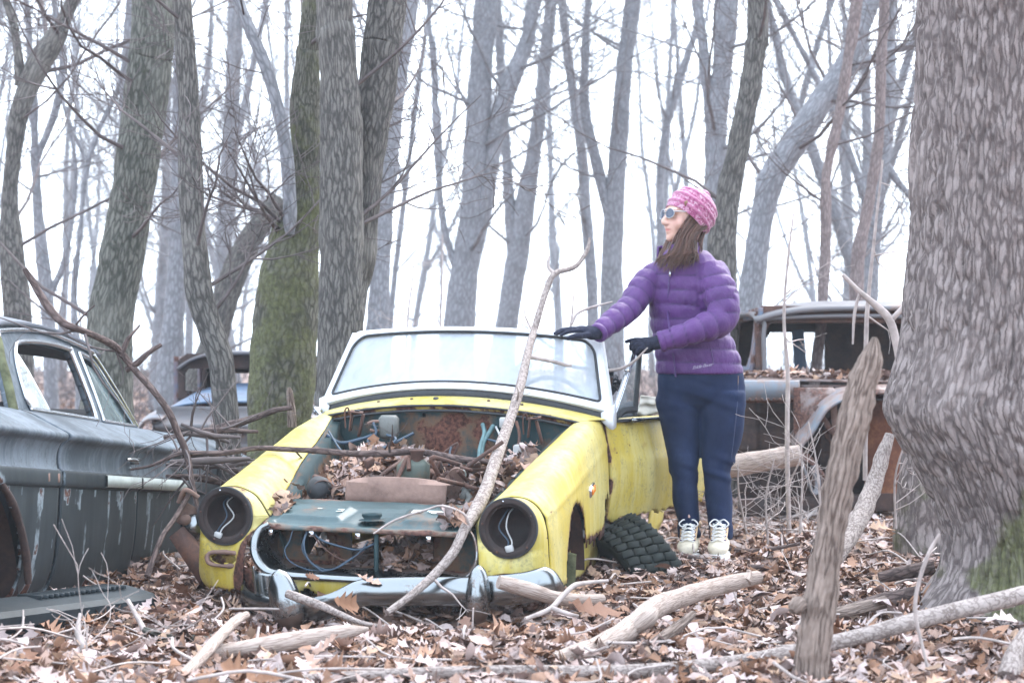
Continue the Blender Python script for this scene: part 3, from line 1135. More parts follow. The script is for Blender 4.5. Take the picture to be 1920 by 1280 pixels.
# ------------------------------------------------------------------ the huge trunk at the right edge and the one behind it
YG = 6.75
rows = [(-260, 1742, 2090), (-60, 1738, 2088), (60, 1734, 2086), (200, 1730, 2086), (330, 1722, 2088), (450, 1716, 2090), (560, 1708, 2094), (640, 1700, 2100), (700, 1684, 2108), (760, 1670, 2112), (800, 1682, 2110), (850, 1712, 2104), (900, 1742, 2100), (960, 1766, 2100), (1010, 1776, 2106), (1060, 1770, 2120), (1100, 1748, 2150), (1140, 1716, 2190), (1180, 1660, 2260), (1240, 1560, 2360)]
ctl = []
for py, x0, x1 in rows:
    c = W((x0 + x1) / 2, py, YG)
    ctl.append([*c, (x1 - x0) / 2 / FPX * YG])
ctl = np.array(ctl)
tp0 = ctl[0].copy()
top = [[tp0[0] + .05 * k, tp0[1] + .02 * k, tp0[2] + 1.6 * k, tp0[3] * (1 - .10 * k)] for k in (4, 3, 2, 1)]
q = cr(np.vstack([top, ctl]), 430)
na = 400
th = np.linspace(0, 2 * math.pi, na + 1)
ct, sn_ = np.cos(th), np.sin(th)
# the swelling and the root flare belong to the left side; the far side stays round
rr = q[:, 3][:, None] * np.ones(na + 1)
dep = np.minimum(q[:, 3], .37)[:, None]
z = np.repeat(q[:, 2][:, None], na + 1, 1)
lob = 1 + .10 * np.clip((.32 - z) / .32, 0, 1.4) * np.cos(th * 5 + 1.2)[None]
X = q[:, 0][:, None] + rr * ct * lob
Yv = q[:, 1][:, None] + (dep + .35 * np.clip(rr - .37, 0, 1)) * sn_ * lob
Sf = np.stack([X, Yv, z], -1)
Lc = np.vstack([np.zeros((1, na + 1)), np.cumsum(np.linalg.norm(np.diff(Sf, axis=0), axis=2), axis=0)])
uu = np.repeat((th * .36)[None], len(q), 0)
vv = Lc
P3 = np.stack([X.ravel(), Yv.ravel(), z.ravel()], -1)
br = np.abs(vnoise(np.stack([ct[None].repeat(len(q), 0).ravel() * 14, sn_[None].repeat(len(q), 0).ravel() * 14, vv.ravel() * 7.5], -1), 1.0, 3))
br2 = np.abs(vnoise(np.stack([ct[None].repeat(len(q), 0).ravel() * 30, sn_[None].repeat(len(q), 0).ravel() * 30, vv.ravel() * 17], -1), 1.0, 8))
dsp = (.017 * np.clip(br * 3.0, 0, 1) + .008 * np.clip(br2 * 3.0, 0, 1) + .018 * fbm(P3, 3.0, 6)).reshape(X.shape)
X = X + dsp * ct
Yv = Yv + dsp * sn_
mz = np.clip((.50 - z + .40 * (ct + .35)) / .14, 0, 1) * np.clip((ct + .86) * 3, 0, 1) * 1.15 + .75 * np.exp(-((z - .15) / .05) ** 2)
mz = np.where((z < .02) & (ct < -.35), 0, mz)
mb = MB()
sheet(mb, np.stack([X, Yv, z], -1), mz, uv=np.stack([uu, vv], -1))
bt_ = thing('tree', 'huge pale furrowed trunk with a swelling and a mossy foot filling the right edge', 'tree', (q[-1, 0], YG, g1(q[-1, 0], YG)))
mb.build('trunk', M['bark_big'], bt_)
cb = MB()
rng = np.random.default_rng(55)
for k in range(5):
    i = rng.integers(5, 80)
    a = rng.uniform(0, 6.28)
    d = np.array([math.cos(a), math.sin(a), .8])
    grow(cb, [q[i, 0] + .3 * math.cos(a), q[i, 1] + .3 * math.sin(a), q[i, 2]], d, rng.uniform(2, 4), .06, 1, 3, rng, .08, .15, (3, 5), (7, 5, 4, 3))
cb.build('crown', M['twig'], bt_)
make_tree('mossy footed trunk standing just behind the huge trunk on its left',
          [[(1000, 1672, 1790), (950, 1680, 1776), (880, 1690, 1770), (800, 1698, 1768), (600, 1712, 1776), (300, 1740, 1800), (0, 1770, 1830)]],
          8.6, M['bark_big'], seed=40, twigs=4, rough=.02, sides=40, mask=[.75, .55, .3, 0, -.1, -.2], low=.5, lim=(.5, 1.0))

# ------------------------------------------------------------------ yellow two-seater wreck
YAW = math.radians(14)
YA = np.array([math.sin(YAW), math.cos(YAW), 0])       # towards the tail
YR = np.array([math.cos(YAW), -math.sin(YAW), 0])      # towards the door that stands open
YO = np.array([-.53, 7.0, 0])


def T(u, v, w):
    u, v, w = np.asarray(u, float), np.asarray(v, float), np.asarray(w, float)
    return YO + (u - 0.008)[..., None] * YR + v[..., None] * YA + (w - 0.022 * u)[..., None] * np.array([0, 0, 1.0])


def TL(L):
    L = np.asarray(L, float)
    return T(L[..., 0], L[..., 1], L[..., 2])


def PC(px, py, v):
    """Where the ray through a photograph point meets the car's cross-plane at v."""
    r = ray(px, py)
    t = (v + YO.dot(YA)) / r.dot(YA)
    p = r * t
    p[2] += CAMH
    return p


M['yellow'] = paint_mat('yellow_paint', (0.42, 0.32, 0.04), (0.50, 0.445, 0.19), (0.17, 0.16, 0.09), rough=0.5, grime_amt=0.6, speck=.8, fade_amt=0.85, fs=75, spec=.35, chips=.42)
M['teal'] = paint_mat('dark_teal_paint', (0.014, 0.034, 0.040), (0.035, 0.065, 0.07), (0.03, 0.024, 0.022), rough=0.65, spec=.2, grime_amt=0.6, rust_lo=0.50, rust_hi=0.54)
M['panel_teal'] = paint_mat('slam_panel_teal', (0.015, 0.042, 0.048), (0.048, 0.09, 0.098), (0.05, 0.04, 0.035), rough=0.42, grime_amt=0.7, rust_lo=0.58, rust_hi=0.62)


def chrome(name, c=(0.215, 0.23, 0.24), r0=0.22, r1=0.42):
    m, n, l, b = mat(name)
    tc = n.new('ShaderNodeTexCoord')
    a = noise(n, l, 9, 5, 0.65, tc.outputs['Object'])
    f = noise(n, l, 130, 3, 0.6, tc.outputs['Object'])
    b.inputs['Metallic'].default_value = 1.0
    at = attr(n, 'mask')
    d = smooth(n, l, mth(n, l, 'ADD', mth(n, l, 'MULTIPLY', a.outputs['Fac'], .7), mth(n, l, 'ADD', mth(n, l, 'MULTIPLY', f.outputs['Fac'], .3), at.outputs['Fac'])), .58, .72)
    l.new(mixc(n, l, d, c, (0.17, 0.12, 0.10)), b.inputs['Base Color'])
    r = n.new('ShaderNodeMapRange')
    l.new(d, r.inputs['Value'])
    r.inputs['To Min'].default_value = r0
    r.inputs['To Max'].default_value = r1 + .2
    l.new(r.outputs['Result'], b.inputs['Roughness'])
    bump(n, l, b, f.outputs['Fac'], .05, .002)
    return m


M['rust_bowl'] = rust_mat('rusty_bowl', (0.022, 0.013, 0.012), (0.05, 0.026, 0.02), (0.008, 0.007, 0.008))
M['chrome'] = chrome('old_chrome')
M['trim'] = chrome('bright_trim', (0.55, 0.57, 0.6), .2, .4)
M['white_frame'] = simple('white_frame_paint', (0.52, 0.54, 0.58), 0.4, 0.0, .07, 20)
M['rubber'] = simple('black_rubber', (0.022, 0.024, 0.028), 0.7, 0, .3, 30)
M['tyre'] = simple('tyre_rubber', (0.013, 0.017, 0.016), 0.75, 0, .3, 25, .3)
M['ws_glass'] = glass_mat('dusty_windscreen', (0.86, 0.91, 0.95), 0.58, (0.78, 0.86, 0.95))
M['q_glass'] = glass_mat('grimy_quarter_glass', (0.55, 0.6, 0.62), 0.22, (0.5, 0.55, 0.58))
M['dark'] = simple('dark_interior', (0.018, 0.018, 0.022), 0.85, 0, .4, 10)
M['wire_blue'] = simple('blue_wire', (0.02, 0.042, 0.07), 0.45, 0, .3, 30)
M['wire_teal'] = simple('teal_hose', (0.07, 0.14, 0.15), 0.5, 0, .3, 30)
M['wire_white'] = simple('white_plug', (0.36, 0.36, 0.36), 0.5, 0, .2, 40)
M['orange'] = simple('orange_lens', (0.75, 0.20, 0.02), 0.25, 0, .15, 40)
M['grey_box'] = paint_mat('grey_green_box', (0.09, 0.095, 0.09), (0.14, 0.145, 0.14), rough=.6, grime_amt=.4)
M['green_tank'] = paint_mat('green_tank', (0.055, 0.07, 0.058), (0.09, 0.115, 0.095), rough=.6, grime_amt=.7, rust_lo=.42, rust_hi=.5)
M['moss_metal'] = simple('mossy_metal', (0.10, 0.105, 0.06), 0.9, 0, .55, 18, .2, .4)

yc = thing('sports_car', 'yellow open two-seater wreck with empty headlights, no bonnet and a white framed windscreen', 'car', (YO[0], YO[1], 0.0))

SEC_V = [.07, .3, .6, .9, 1.15, 1.35]
SEC = np.array([
    [(.40, .305), (.45, .375), (.5, .403), (.545, .412), (.6, .403), (.645, .365), (.668, .30), (.676, .2), (.68, .075)],
    [(.425, .385), (.47, .43), (.51, .455), (.555, .465), (.605, .455), (.648, .415), (.67, .34), (.676, .22), (.674, .075)],
    [(.465, .487), (.50, .512), (.535, .53), (.57, .536), (.612, .524), (.647, .487), (.666, .40), (.67, .26), (.668, .08)],
    [(.498, .572), (.53, .592), (.56, .604), (.59, .606), (.62, .592), (.644, .547), (.657, .44), (.66, .3), (.658, .10)],
    [(.535, .648), (.556, .655), (.578, .656), (.599, .65), (.619, .628), (.638, .573), (.648, .45), (.65, .32), (.645, .12)],
    [(.575, .672), (.585, .672), (.597, .667), (.608, .655), (.62, .625), (.632, .56), (.640, .45), (.642, .32), (.637, .14)]])
NV, NU = 84, 60


def fender_grid(sd):
    a = np.stack([cr(SEC[k], NU) for k in range(len(SEC))])            # stations x NU x 2
    a = np.concatenate([a, np.tile(np.array(SEC_V)[:, None, None], (1, NU, 1))], 2)
    g = cr(a.reshape(len(SEC), -1), NV).reshape(NV, NU, 3)              # u, w, v
    return g[..., 0] * sd, g[..., 2], g[..., 1]


def jag(a, b, s=22, seed=0):
    return vnoise(np.stack([a.ravel(), b.ravel(), a.ravel() * 0], -1), s, seed).reshape(a.shape)


for sd, nm in ((1, 'right'), (-1, 'left')):
    U, V_, W_ = fender_grid(sd)
    uc, vc, wc = [(q[:-1, :-1] + q[1:, 1:]) / 2 for q in (np.abs(U), V_, W_)]
    j = jag(vc, wc, 26, 3 + sd)
    arch = ((vc - .57) / .205) ** 2 + ((wc - .10) / .262) ** 2
    side = (uc > .61) & (wc < .46)
    cut = side & (arch < 1 + .05 * j)
    cut |= side & (vc > .74) & (wc < .185 + .03 * j)
    cut |= side & (vc > 1.23) & (wc < .30 + .07 * j + (vc - 1.23) * .5)
    d1 = np.sqrt(((V_ - .57) / .205) ** 2 + ((W_ - .10) / .262) ** 2) - 1
    m = np.where((np.abs(U) > .6) & (W_ < .5), .42 * np.exp(-np.clip(d1, 0, 9) * 11), 0)
    m = np.maximum(m, .5 * np.exp(-np.clip(W_ - .19 - .10 * np.clip((V_ - 1.15) * 5, 0, 1), 0, 9) * 30) * (V_ > .7))
    m = np.maximum(m, .46 * np.exp(-np.clip(1.35 - V_, 0, 9) * 34) * (.75 + .5 * jag(V_, W_, 16, 9)))
    edge = np.arange(NU)[None, :] / NU
    m = np.maximum(m, .34 * np.exp(-edge * 60) * np.ones_like(m))
    # a few chips along the crease below the crest
    m = np.maximum(m, .30 * np.exp(-((W_ - (.33 + .17 * V_)) / .006) ** 2) * (jag(V_, V_ * 0, 18, 8) > .55) * (np.abs(U) > .6))
    mb = MB()
    crease = .0045 * np.exp(-((W_ - (.33 + .17 * V_)) / .012) ** 2) * (np.abs(U) > .62)
    den = .0025 * fbm(np.stack([U.ravel(), V_.ravel(), W_.ravel()], -1), 5, 4).reshape(U.shape)
    sheet(mb, T(U + sd * (crease + den), V_, W_ + den), m, keep=~cut.ravel(), flip=(sd > 0))
    # the rounded front of the wing round the headlight
    poly = np.array([(.40, .305, .07), (.45, .375, .07), (.5, .403, .07), (.545, .412, .07), (.6, .403, .07), (.645, .365, .07), (.668, .30, .07),
                     (.676, .2, .07), (.68, .075, .07), (.62, .055 if sd > 0 else .02, .04), (.54, .05 if sd > 0 else .0, 0.0), (.47, .07 if sd > 0 else .03, -.04), (.452, .13, -.06), (.447, .19, -.055), (.437, .24, -.03), (.42, .275, .02)])
    pc = cr(np.vstack([poly, poly[:1]]), 129)[:-1]
    c0 = np.array([.545, .307])
    ang = np.arctan2(pc[:, 1] - c0[1], pc[:, 0] - c0[0])
    ss = np.linspace(0, 1, 26)
    ring = np.stack([c0[0] + .098 * np.cos(ang), c0[1] + .098 * np.sin(ang)], -1)
    G = np.zeros((len(ss), len(ang), 3))
    for i, s in enumerate(ss):
        xy = ring * (1 - s) + pc[:, :2] * s
        G[i, :, 0] = xy[:, 0]
        G[i, :, 2] = xy[:, 1]
        vb = pc[:, 2]
        G[i, :, 1] = np.where(vb > 0, vb * s ** 2.2, vb * s) - .012 * np.sin(math.pi * s) * (xy[:, 1] < .22) - .01
    G = np.concatenate([G, G[:, :1]], 1)
    gu, gv, gw = G[..., 0], G[..., 1], G[..., 2]
    jj = jag(gu, gw, 30, 9)
    r_ = np.hypot(gu - c0[0], gw - c0[1])
    mm = .33 * np.exp(-np.clip(r_ - .106, 0, 1) * 130)
    if sd < 0:
        mm = np.maximum(mm, .8 * (np.clip(1 - np.hypot((gu - .445 + .25 * (gw - .15)) / .055, (gw - .14) / .15), 0, 1) ** .5))
        mm = np.maximum(mm, .45 * np.exp(-np.abs(np.hypot((gu - .545) / .075, (gw - .148) / .026) - 1) * 5))
        mm = np.maximum(mm, .34 * np.exp(-np.clip(gw - .02, 0, 1) * 22))
        mm = np.maximum(mm, .19 * np.exp(-((gu - .60) / .009) ** 2) * (gw < .21))
        mm = np.maximum(mm, .19 * np.exp(-((gu - .515) / .009) ** 2) * (gw < .21))
    else:
        mm = np.maximum(mm, .62 * np.exp(-np.clip(np.hypot((gu - .545) / .095, (gw - .095) / .055) - .8, 0, 9) * 6) * (gw < .16))
        mm = np.maximum(mm, .21 * np.exp(-((gu - .555) / .01) ** 2) * (gw < .21))
    cu = (gu[:-1, :-1] + gu[1:, 1:]) / 2
    cw = (gw[:-1, :-1] + gw[1:, 1:]) / 2
    jj = jag(cu, cw, 34, 5)
    if sd < 0:
        cut2 = (np.hypot((cu - .545) / .055, (cw - .148) / .019) < 1 + .12 * jj)
        cut2 |= cw < .028 + .022 * jj
    else:
        cut2 = (np.hypot((cu - .55) / .075, (cw - .092) / .034) < 1 + .22 * jj)
    sheet(mb, T(gu * sd, gv, gw), mm, keep=~cut2.ravel(), flip=(sd < 0))
    f = mb.build('front_wing', M['yellow'], yc)
    tag(f, label='yellow front wing with open wheel arch and side marker' if sd > 0 else 'yellow front wing with rust brown patch beside the grille mouth')
    solid(f, .004)
    # bonnet gutter and inner wing
    ie = np.stack([U[:, 0], V_[:, 0], W_[:, 0]], -1)
    prof = [(0, .0), (-.006, -.016), (-.034, -.020), (-.036, -.075), (-.05, -.10), (-.055, -.32)]
    Gg = np.stack([ie + np.array([sd * a, 0, b]) for a, b in prof], 1)
    mb = MB()
    sheet(mb, TL(Gg), np.tile([.05, .12, .0, .1, .1, .15], (NV, 1)), flip=(sd < 0))
    o = mb.build('inner_wing', M['teal'], yc)
    solid(o, .003)
    # headlight bowl
    cl = np.array([.545 * sd, -.012, .307])
    mb = MB()
    pr = [(.094, .03), (.107, .004), (.108, -.006), (.100, -.011), (.089, -.008), (.085, .004), (.078, .008), (.077, .05), (.060, .085), (.03, .10), (.001, .105)]
    lathe(mb, pr, T(*cl), YA, 48)
    hb = mb.build('headlight_bowl', M['rust_bowl'], yc, sharp=50)
    mb = MB()
    lathe(mb, [(.106, .0), (.1105, -.004), (.109, -.012), (.1045, -.0115)], T(*cl), YA, 48)
    mb.build('rim', M['rubber'], hb)
    wx = cl[0] - .01
    for q in (-.006, .008):
        mb = MB()
        tube(mb, TL([(wx + q, .07, .375), (wx - .01 + q, .03, .35), (wx + q * 2 + (-.02 if sd > 0 else .018), .01, .305), (wx + q + (.01 if sd > 0 else -.012), -.002, .262), (wx + (.012 if sd > 0 else -.022) + q, -.006, .243)]), .0028, 6, 20)
        mb.build('wire', M['wire_blue'] if q < 0 else M['wire_white'], hb)
    mb = MB()
    box(mb, T(wx + (.012 if sd > 0 else -.022), -.008, .232), (.030, .016, .026), np.stack([YR, YA, [0, 0, 1]], 1) @ rotm(0, .3 * -sd, 0), bev=.003)
    mb.build('plug', M['wire_white'], hb)
    for k in range(5):
        a = k * 1.2566 + .5
        mb = MB()
        lathe(mb, [(.0001, -.006), (.003, -.005), (.0045, 0)], T(cl[0] + .097 * math.cos(a), -.022, .307 + .097 * math.sin(a)), YA, 10)
        mb.build('screw', M['trim'] if k == 1 else M['rust'], hb)

# indicator openings: a swollen rusty surround on one side, a torn chrome rim and orange shard on the other
mb = MB()
a = np.linspace(0, 2 * math.pi, 40)
path = T(-.545 + .066 * np.sign(np.cos(a)) * np.abs(np.cos(a)) ** .7, -.030 + 0 * a, .148 + .026 * np.sign(np.sin(a)) * np.abs(np.sin(a)) ** .7)
tube(mb, path, .008, 8, 60, cap=False, rough=.004, seed=4, rs=40)
ir = mb.build('indicator_surround', M['rust_pale'], yc)
mb = MB()
box(mb, T(-.545, .01, .148), (.13, .01, .05), np.stack([YR, YA, [0, 0, 1]], 1), mask=.25)
mb.build('indicator_backing', M['yellow'], ir)
mb = MB()
a = np.linspace(-.5, math.pi + .35, 40)
path = T(.548 + .062 * np.cos(a), -.045 - .01 * np.sin(a), .088 + .032 * np.sin(a) + .004)
tube(mb, path, .0075, 8, 50)
cr_ = mb.build('indicator_rim', M['chrome'], yc)
mb = MB()
sheet(mb, TL(np.array([[(.49, -.052, .098), (.51, -.06, .108), (.535, -.06, .102)], [(.50, -.058, .08), (.515, -.066, .083), (.535, -.064, .086)], [(.512, -.056, .060), (.525, -.062, .064), (.535, -.06, .072)]])))
o = mb.build('lens_shard', M['orange'], cr_)
solid(o, .004)
# side marker on the wing beside the door
mb = MB()
smR = np.stack([YA, YR, [0, 0, 1]], 1) @ rotm(0, -.28, 0)
box(mb, T(.664, .88, .395), (.085, .018, .042), smR, bev=.005)
sm = mb.build('side_marker', M['trim'], yc, smooth=False)
mb = MB()
box(mb, T(.674, .88, .395), (.058, .008, .026), smR, bev=.002)
mb.build('lens', M['orange'], sm, smooth=False)

# grille mouth: bright surround running round the sides and bottom
ml = np.array([(-.365, -.035, .288), (-.395, -.055, .268), (-.412, -.075, .225), (-.408, -.085, .175), (-.375, -.09, .128), (-.32, -.092, .107), (-.15, -.094, .100), (.1, -.094, .100), (.3, -.092, .104), (.40, -.09, .125), (.437, -.085, .17), (.443, -.075, .225), (.428, -.055, .268), (.405, -.03, .29)])
mlp = cr(ml, 120)
prof = [(.006, .012), (.003, -.004), (-.004, -.006), (-.012, .010), (-.026, .055), (-.030, .10)]
cen = np.array([0, 0, .2])
tg = np.gradient(mlp, axis=0)
tg /= np.linalg.norm(tg, axis=1)[:, None]
nrm = np.stack([tg[:, 2], 0 * tg[:, 0], -tg[:, 0]], -1)
nrm *= np.sign(np.sum(nrm * (mlp - cen), 1))[:, None]
wd = np.interp(mlp[:, 0], [-.44, -.3, .3, .40, .445], [1.5, 1.25, 1.1, .55, .45])
Gm = np.stack([mlp + nrm * (p_ * wd)[:, None] + np.array([0, 1, 0]) * (q_ * wd)[:, None] for p_, q_ in prof], 1)
mb = MB()
mk = np.tile([.1, 0, 0, 0, .12, .3], (120, 1)) + .15 * (mlp[:, :1] > .38)
sheet(mb, TL(Gm), mk)
o = mb.build('grille_surround', M['chrome'], yc)
solid(o, .002)
# valance below the mouth
uu = np.linspace(-.47, .47, 70)
gg = np.zeros((10, 70, 3))
for i in range(10):
    t = i / 9
    gg[i, :, 0] = uu
    gg[i, :, 1] = -.085 + .03 * t ** 2 + .25 * (np.abs(uu) / .47) ** 6 * .2
    gg[i, :, 2] = .095 - .085 * t + .004 * np.sin(uu * 9) + (.03 * np.clip((np.abs(uu) - .35) / .12, 0, 1)) * (1 - t)
mm = np.zeros((10, 70)) + .2
mm = np.maximum(mm, .7 * np.exp(-((uu + .40) / .11) ** 4)[None])
mm = np.maximum(mm, .55 * np.exp(-((uu + .02) / .03) ** 2)[None] * .5)
mm = np.maximum(mm, .5 * (np.arange(10) / 9)[:, None] ** 2 * np.ones(70))
ck = jag((gg[:-1, :-1, 0]), gg[:-1, :-1, 2], 30, 2)
mb = MB()
sheet(mb, TL(gg), mm, keep=~((gg[:-1, :-1, 2] < .03 + .02 * ck) | (np.hypot((gg[:-1, :-1, 0] + .20) / .03, (gg[:-1, :-1, 2] - .045) / .02) < 1)).ravel())
o = mb.build('front_valance', M['yellow'], yc)
solid(o, .003)

# slam panel with its pressed shapes
uu = np.linspace(-.40, .40, 100)
vv = np.concatenate([[-.028, -.026, -.018], np.linspace(-.010, .30, 56), [.305, .306]])
Ug, Vg = np.meshgrid(uu, vv)


def sbox(x, a, b, s):
    return np.clip((x - a) / s + .5, 0, 1) * np.clip((b - x) / s + .5, 0, 1)


Wg = .287 + .225 * np.clip(Vg, 0, 1)
h = .016 * sbox(np.abs(Ug) + .12 * (Vg - .1), .115, .345, .022) * sbox(Vg, .055, .20, .014)
h += .004 * sbox(Vg, .20, .40, .02) - .010 * np.exp(-((Vg - .028) / .013) ** 2) * (np.abs(Ug) < .36)
h -= .010 * np.exp(-(Ug / .07) ** 4) * sbox(Vg, .04, .17, .03)
Wg = Wg + h + .003 * jag(Ug, Vg, 12, 3)
Wg[0] = .266
Wg[1] = .276
Wg[2] = .283
Wg[-1] = Wg[-3] - .03
Wg[-2] = Wg[-3] - .012
Us = Ug * (1 + .0 * Vg) * np.interp(Vg, [-.03, .3], [.985, 1.10])
m = .25 * np.exp(-np.clip(.40 - np.abs(Ug), 0, 1) * 60) + .26 * np.exp(-np.clip(.30 - Vg, 0, 1) * 70) + .24 * np.exp(-np.clip(Vg + .02, 0, 1) * 90)
m = m + .16 * np.clip(jag(Ug, Vg, 8, 11), 0, 1) + .25 * np.exp(-np.hypot((Ug - .31) / .05, (Vg - .10) / .04) ** 2) + .16 * np.exp(-np.hypot(Ug / .08, (Vg - .06) / .05) ** 2)
hole = (np.abs(Ug[:-1, :-1] - .305) < .035) & (np.abs(Vg[:-1, :-1] - .085) < .028)
mb = MB()
sheet(mb, T(Us, Vg, Wg), m, keep=~hole.ravel())
sp = mb.build('slam_panel', M['panel_teal'], yc)
solid(sp, .0025)
mb = MB()
lathe(mb, [(.0001, -.03), (.026, -.03), (.028, .012), (.036, .014), (.038, .006), (.030, -.006), (.046, -.008), (.05, -.012)], T(.0, .075, .318), (0, 0, 1), 28)
mb.build('catch_cup', M['teal'], sp)
M['sticker'] = simple('worn_white_sticker', (0.45, 0.52, 0.52), .6, 0, .5, 70)
for (ua, ub, va) in ((-.235, -.125, .115), (.13, .25, .13)):
    uu = np.linspace(ua, ub, 14)
    vv2 = np.linspace(va, va + .03, 5)
    a, b_ = np.meshgrid(uu, vv2)
    wv = .287 + .225 * b_ + .016 * sbox(np.abs(a) + .12 * (b_ - .1), .115, .345, .022) * sbox(b_, .055, .20, .014) + .003 * jag(a, b_, 12, 3) + .0035
    mb = MB()
    sheet(mb, T(a * 1.04, b_, wv), keep=(jag(a[:-1, :-1], b_[:-1, :-1], 40, 6) > -.35).ravel())
    mb.build('sticker', M['sticker'], sp)
for k, u_ in enumerate((-.36, -.2, -.02, .1, .25)):
    mb = MB()
    box(mb, T(u_, -.03, .255), (.018, .006, .02), np.stack([YR, YA, [0, 0, 1]], 1), bev=.001)
    mb.build('clip', M['trim'] if k != 3 else M['rust'], sp)

# inside the mouth: panels, a big hole, the stay and hanging wires
mb = MB()
uu, ww = np.meshgrid(np.linspace(-.44, -.10, 40), np.linspace(.09, .30, 28))
hl = np.hypot(uu + .245, ww - .205) < .052
mb2 = T(uu, .10 + .25 * np.clip(-.12 - uu, 0, 1) * -0.6 + .04 + 0 * ww, ww)
sheet(mb, mb2, .15 + .3 * (ww < .14), keep=~hl[:-1, :-1].ravel())
solid(mb.build('duct_panel', M['teal'], yc), .004)
mb = MB()
uu, ww = np.meshgrid(np.linspace(.22, .45, 20), np.linspace(.09, .30, 20))
sheet(mb, T(uu, .13 - .5 * (uu - .22) + 0 * ww, ww), .12 + .25 * (ww < .13))
o = mb.build('duct_panel', M['teal'], yc)
solid(o, .004)
mb = MB()
a, b_ = np.meshgrid(np.linspace(-.44, .45, 40), np.linspace(-.03, .5, 14))
sheet(mb, T(a, b_, .085 + .02 * jag(a, b_, 9, 1)), .5)
mb.build('undertray', M['teal'], yc)
mb = MB()
box(mb, T(.045, -.01, .19), (.016, .012, .19), np.stack([YR, YA, [0, 0, 1]], 1), bev=.002)
mb.build('centre_stay', M['teal'], yc)
wr = np.random.default_rng(4)
WIRES = [[(-.275, -.02, .27), (-.285, -.03, .225), (-.30, -.04, .19), (-.27, -.05, .15), (-.19, -.055, .125), (-.10, -.05, .135), (-.02, -.03, .19), (.01, 0, .235)],
         [(-.22, -.01, .27), (-.225, -.04, .22), (-.205, -.05, .165), (-.15, -.055, .125), (-.10, -.055, .105)],
         [(-.205, -.01, .265), (-.16, -.03, .235), (-.09, -.03, .215), (-.02, -.02, .205), (.05, 0, .235)],
         [(-.21, -.01, .265), (-.17, -.03, .225), (-.12, -.03, .185), (-.06, -.03, .165), (0.0, -.01, .20)],
         [(-.23, 0, .265), (-.235, -.03, .20), (-.19, -.045, .15), (-.12, -.05, .13), (-.05, -.03, .17), (.02, 0, .22)]]
for k, w_ in enumerate(WIRES):
    mb = MB()
    tube(mb, TL(w_), .0045 if k in (1, 2) else .003, 6, 40)
    mb.build('wire', M['wire_blue'] if k != 3 else M['rust'], yc)

# bulkhead, shelf and scuttle
ub = np.linspace(-.575, .575, 70)
wb = np.linspace(0, 1, 26)
Ub, Tb = np.meshgrid(ub, wb)
topw = .712 - .062 * (Ub / .575) ** 2
Wb = .47 + (topw - .47) * Tb
Vb = 1.135 + .03 * (Ub / .575) ** 2 + .008 * np.sin(Ub * 22) * sbox(Tb, .2, .8, .3)
mB = .05 + .30 * np.exp(-np.hypot((Ub + .04) / .10, (Tb - .35) / .4) ** 2) + .28 * np.exp(-np.hypot((Ub - .15) / .035, (Tb - .5) / .45) ** 2) + .25 * np.exp(-np.hypot((Ub - .03) / .06, (Tb - .75) / .15) ** 2)
hl = (np.hypot(Ub - .215, (Wb - .60)) < .018) | (np.hypot(Ub + .12, (Wb - .665)) < .010)
mb = MB()
sheet(mb, T(Ub, Vb, Wb), mB, keep=~hl[:-1, :-1].ravel())
a, b_ = np.meshgrid(ub, np.linspace(.93, 1.14, 8))
sheet(mb, T(a, b_, .47 + 0 * a), .22 + .2 * jag(a, b_, 8, 2))
a, b_ = np.meshgrid(ub, np.linspace(.18, .47, 10))
sheet(mb, T(a, .93 + 0 * a, b_), .3)
bk = mb.build('bulkhead', M['teal'], yc)
solid(bk, .004)
mb = MB()
a, b_ = np.meshgrid(ub, np.linspace(.26, .96, 10))
sheet(mb, T(a, b_, .24 + 0 * a), .4)
mb.build('engine_bay_floor', M['dark'], yc)


def ws_base(s):
    return np.stack([.652 * s, 1.205 + .155 * s ** 2, .752 - .088 * s ** 2], -1)


s_ = np.linspace(-1, 1, 90)
base = ws_base(s_)
base[:, 0] *= .99
op = np.stack([.575 * s_, 1.12 + .045 * s_ ** 2, .722 - .062 * s_ ** 2], -1)
rows = [op + np.array([0, .006, -.030]), op + np.array([0, 0, -.022]), op + np.array([0, -.004, -.006]), op, op + np.array([0, .008, .004]), op * .55 + base * .45 + np.array([0, 0, .006]), base + np.array([0, 0, .004]), base + np.array([0, .05, 0.005])]
Gc = np.stack(rows)
mm = np.tile(np.array([.4, .36, .34, .2, .05, 0, .0, 0])[:, None], (1, 90))
Gc2 = cr(Gc.reshape(8, -1), 30).reshape(30, 90, 3)
mm2 = cr(mm, 30)
mb = MB()
sc_ = np.stack([T(Gc2[..., 0], Gc2[..., 1], Gc2[..., 2])])[0]
sheet(mb, sc_, mm2)
o = mb.build('scuttle', M['yellow'], yc)
solid(o, .003)
for u_ in (-.335, -.18, -.07, .16, .30):                                                       # bolt holes along the scuttle
    mb = MB()
    s0 = u_ / .61
    q = (op[0] * 0 + np.array([.575 * s0, 1.12 + .045 * s0 ** 2, .722 - .062 * s0 ** 2])) * .5 + ws_base(np.array([s0]))[0] * .5
    lathe(mb, [(.0001, .009), (.011 if u_ == -.07 else .006, .0095), (.013 if u_ == -.07 else .008, .004)], T(q[0], q[1] - .002, q[2]), (0, -.3, 1), 14)
    mb.build('bolt', M['rubber'] if u_ == -.07 else M['rust'], yc)
# black seal strip of the bonnet opening
mb = MB()
tube(mb, TL(op + np.array([0, -.010, -.008])), .008, 8, 90, flat=.6)
tube(mb, TL(op * np.array([.985, 1, 1]) + np.array([0, -.014, -.030])), .006, 8, 90, mask=.3)
mb.build('opening_seal', M['rubber'], yc)

# windscreen: glass, white frame, black rubber foot
NS = 90


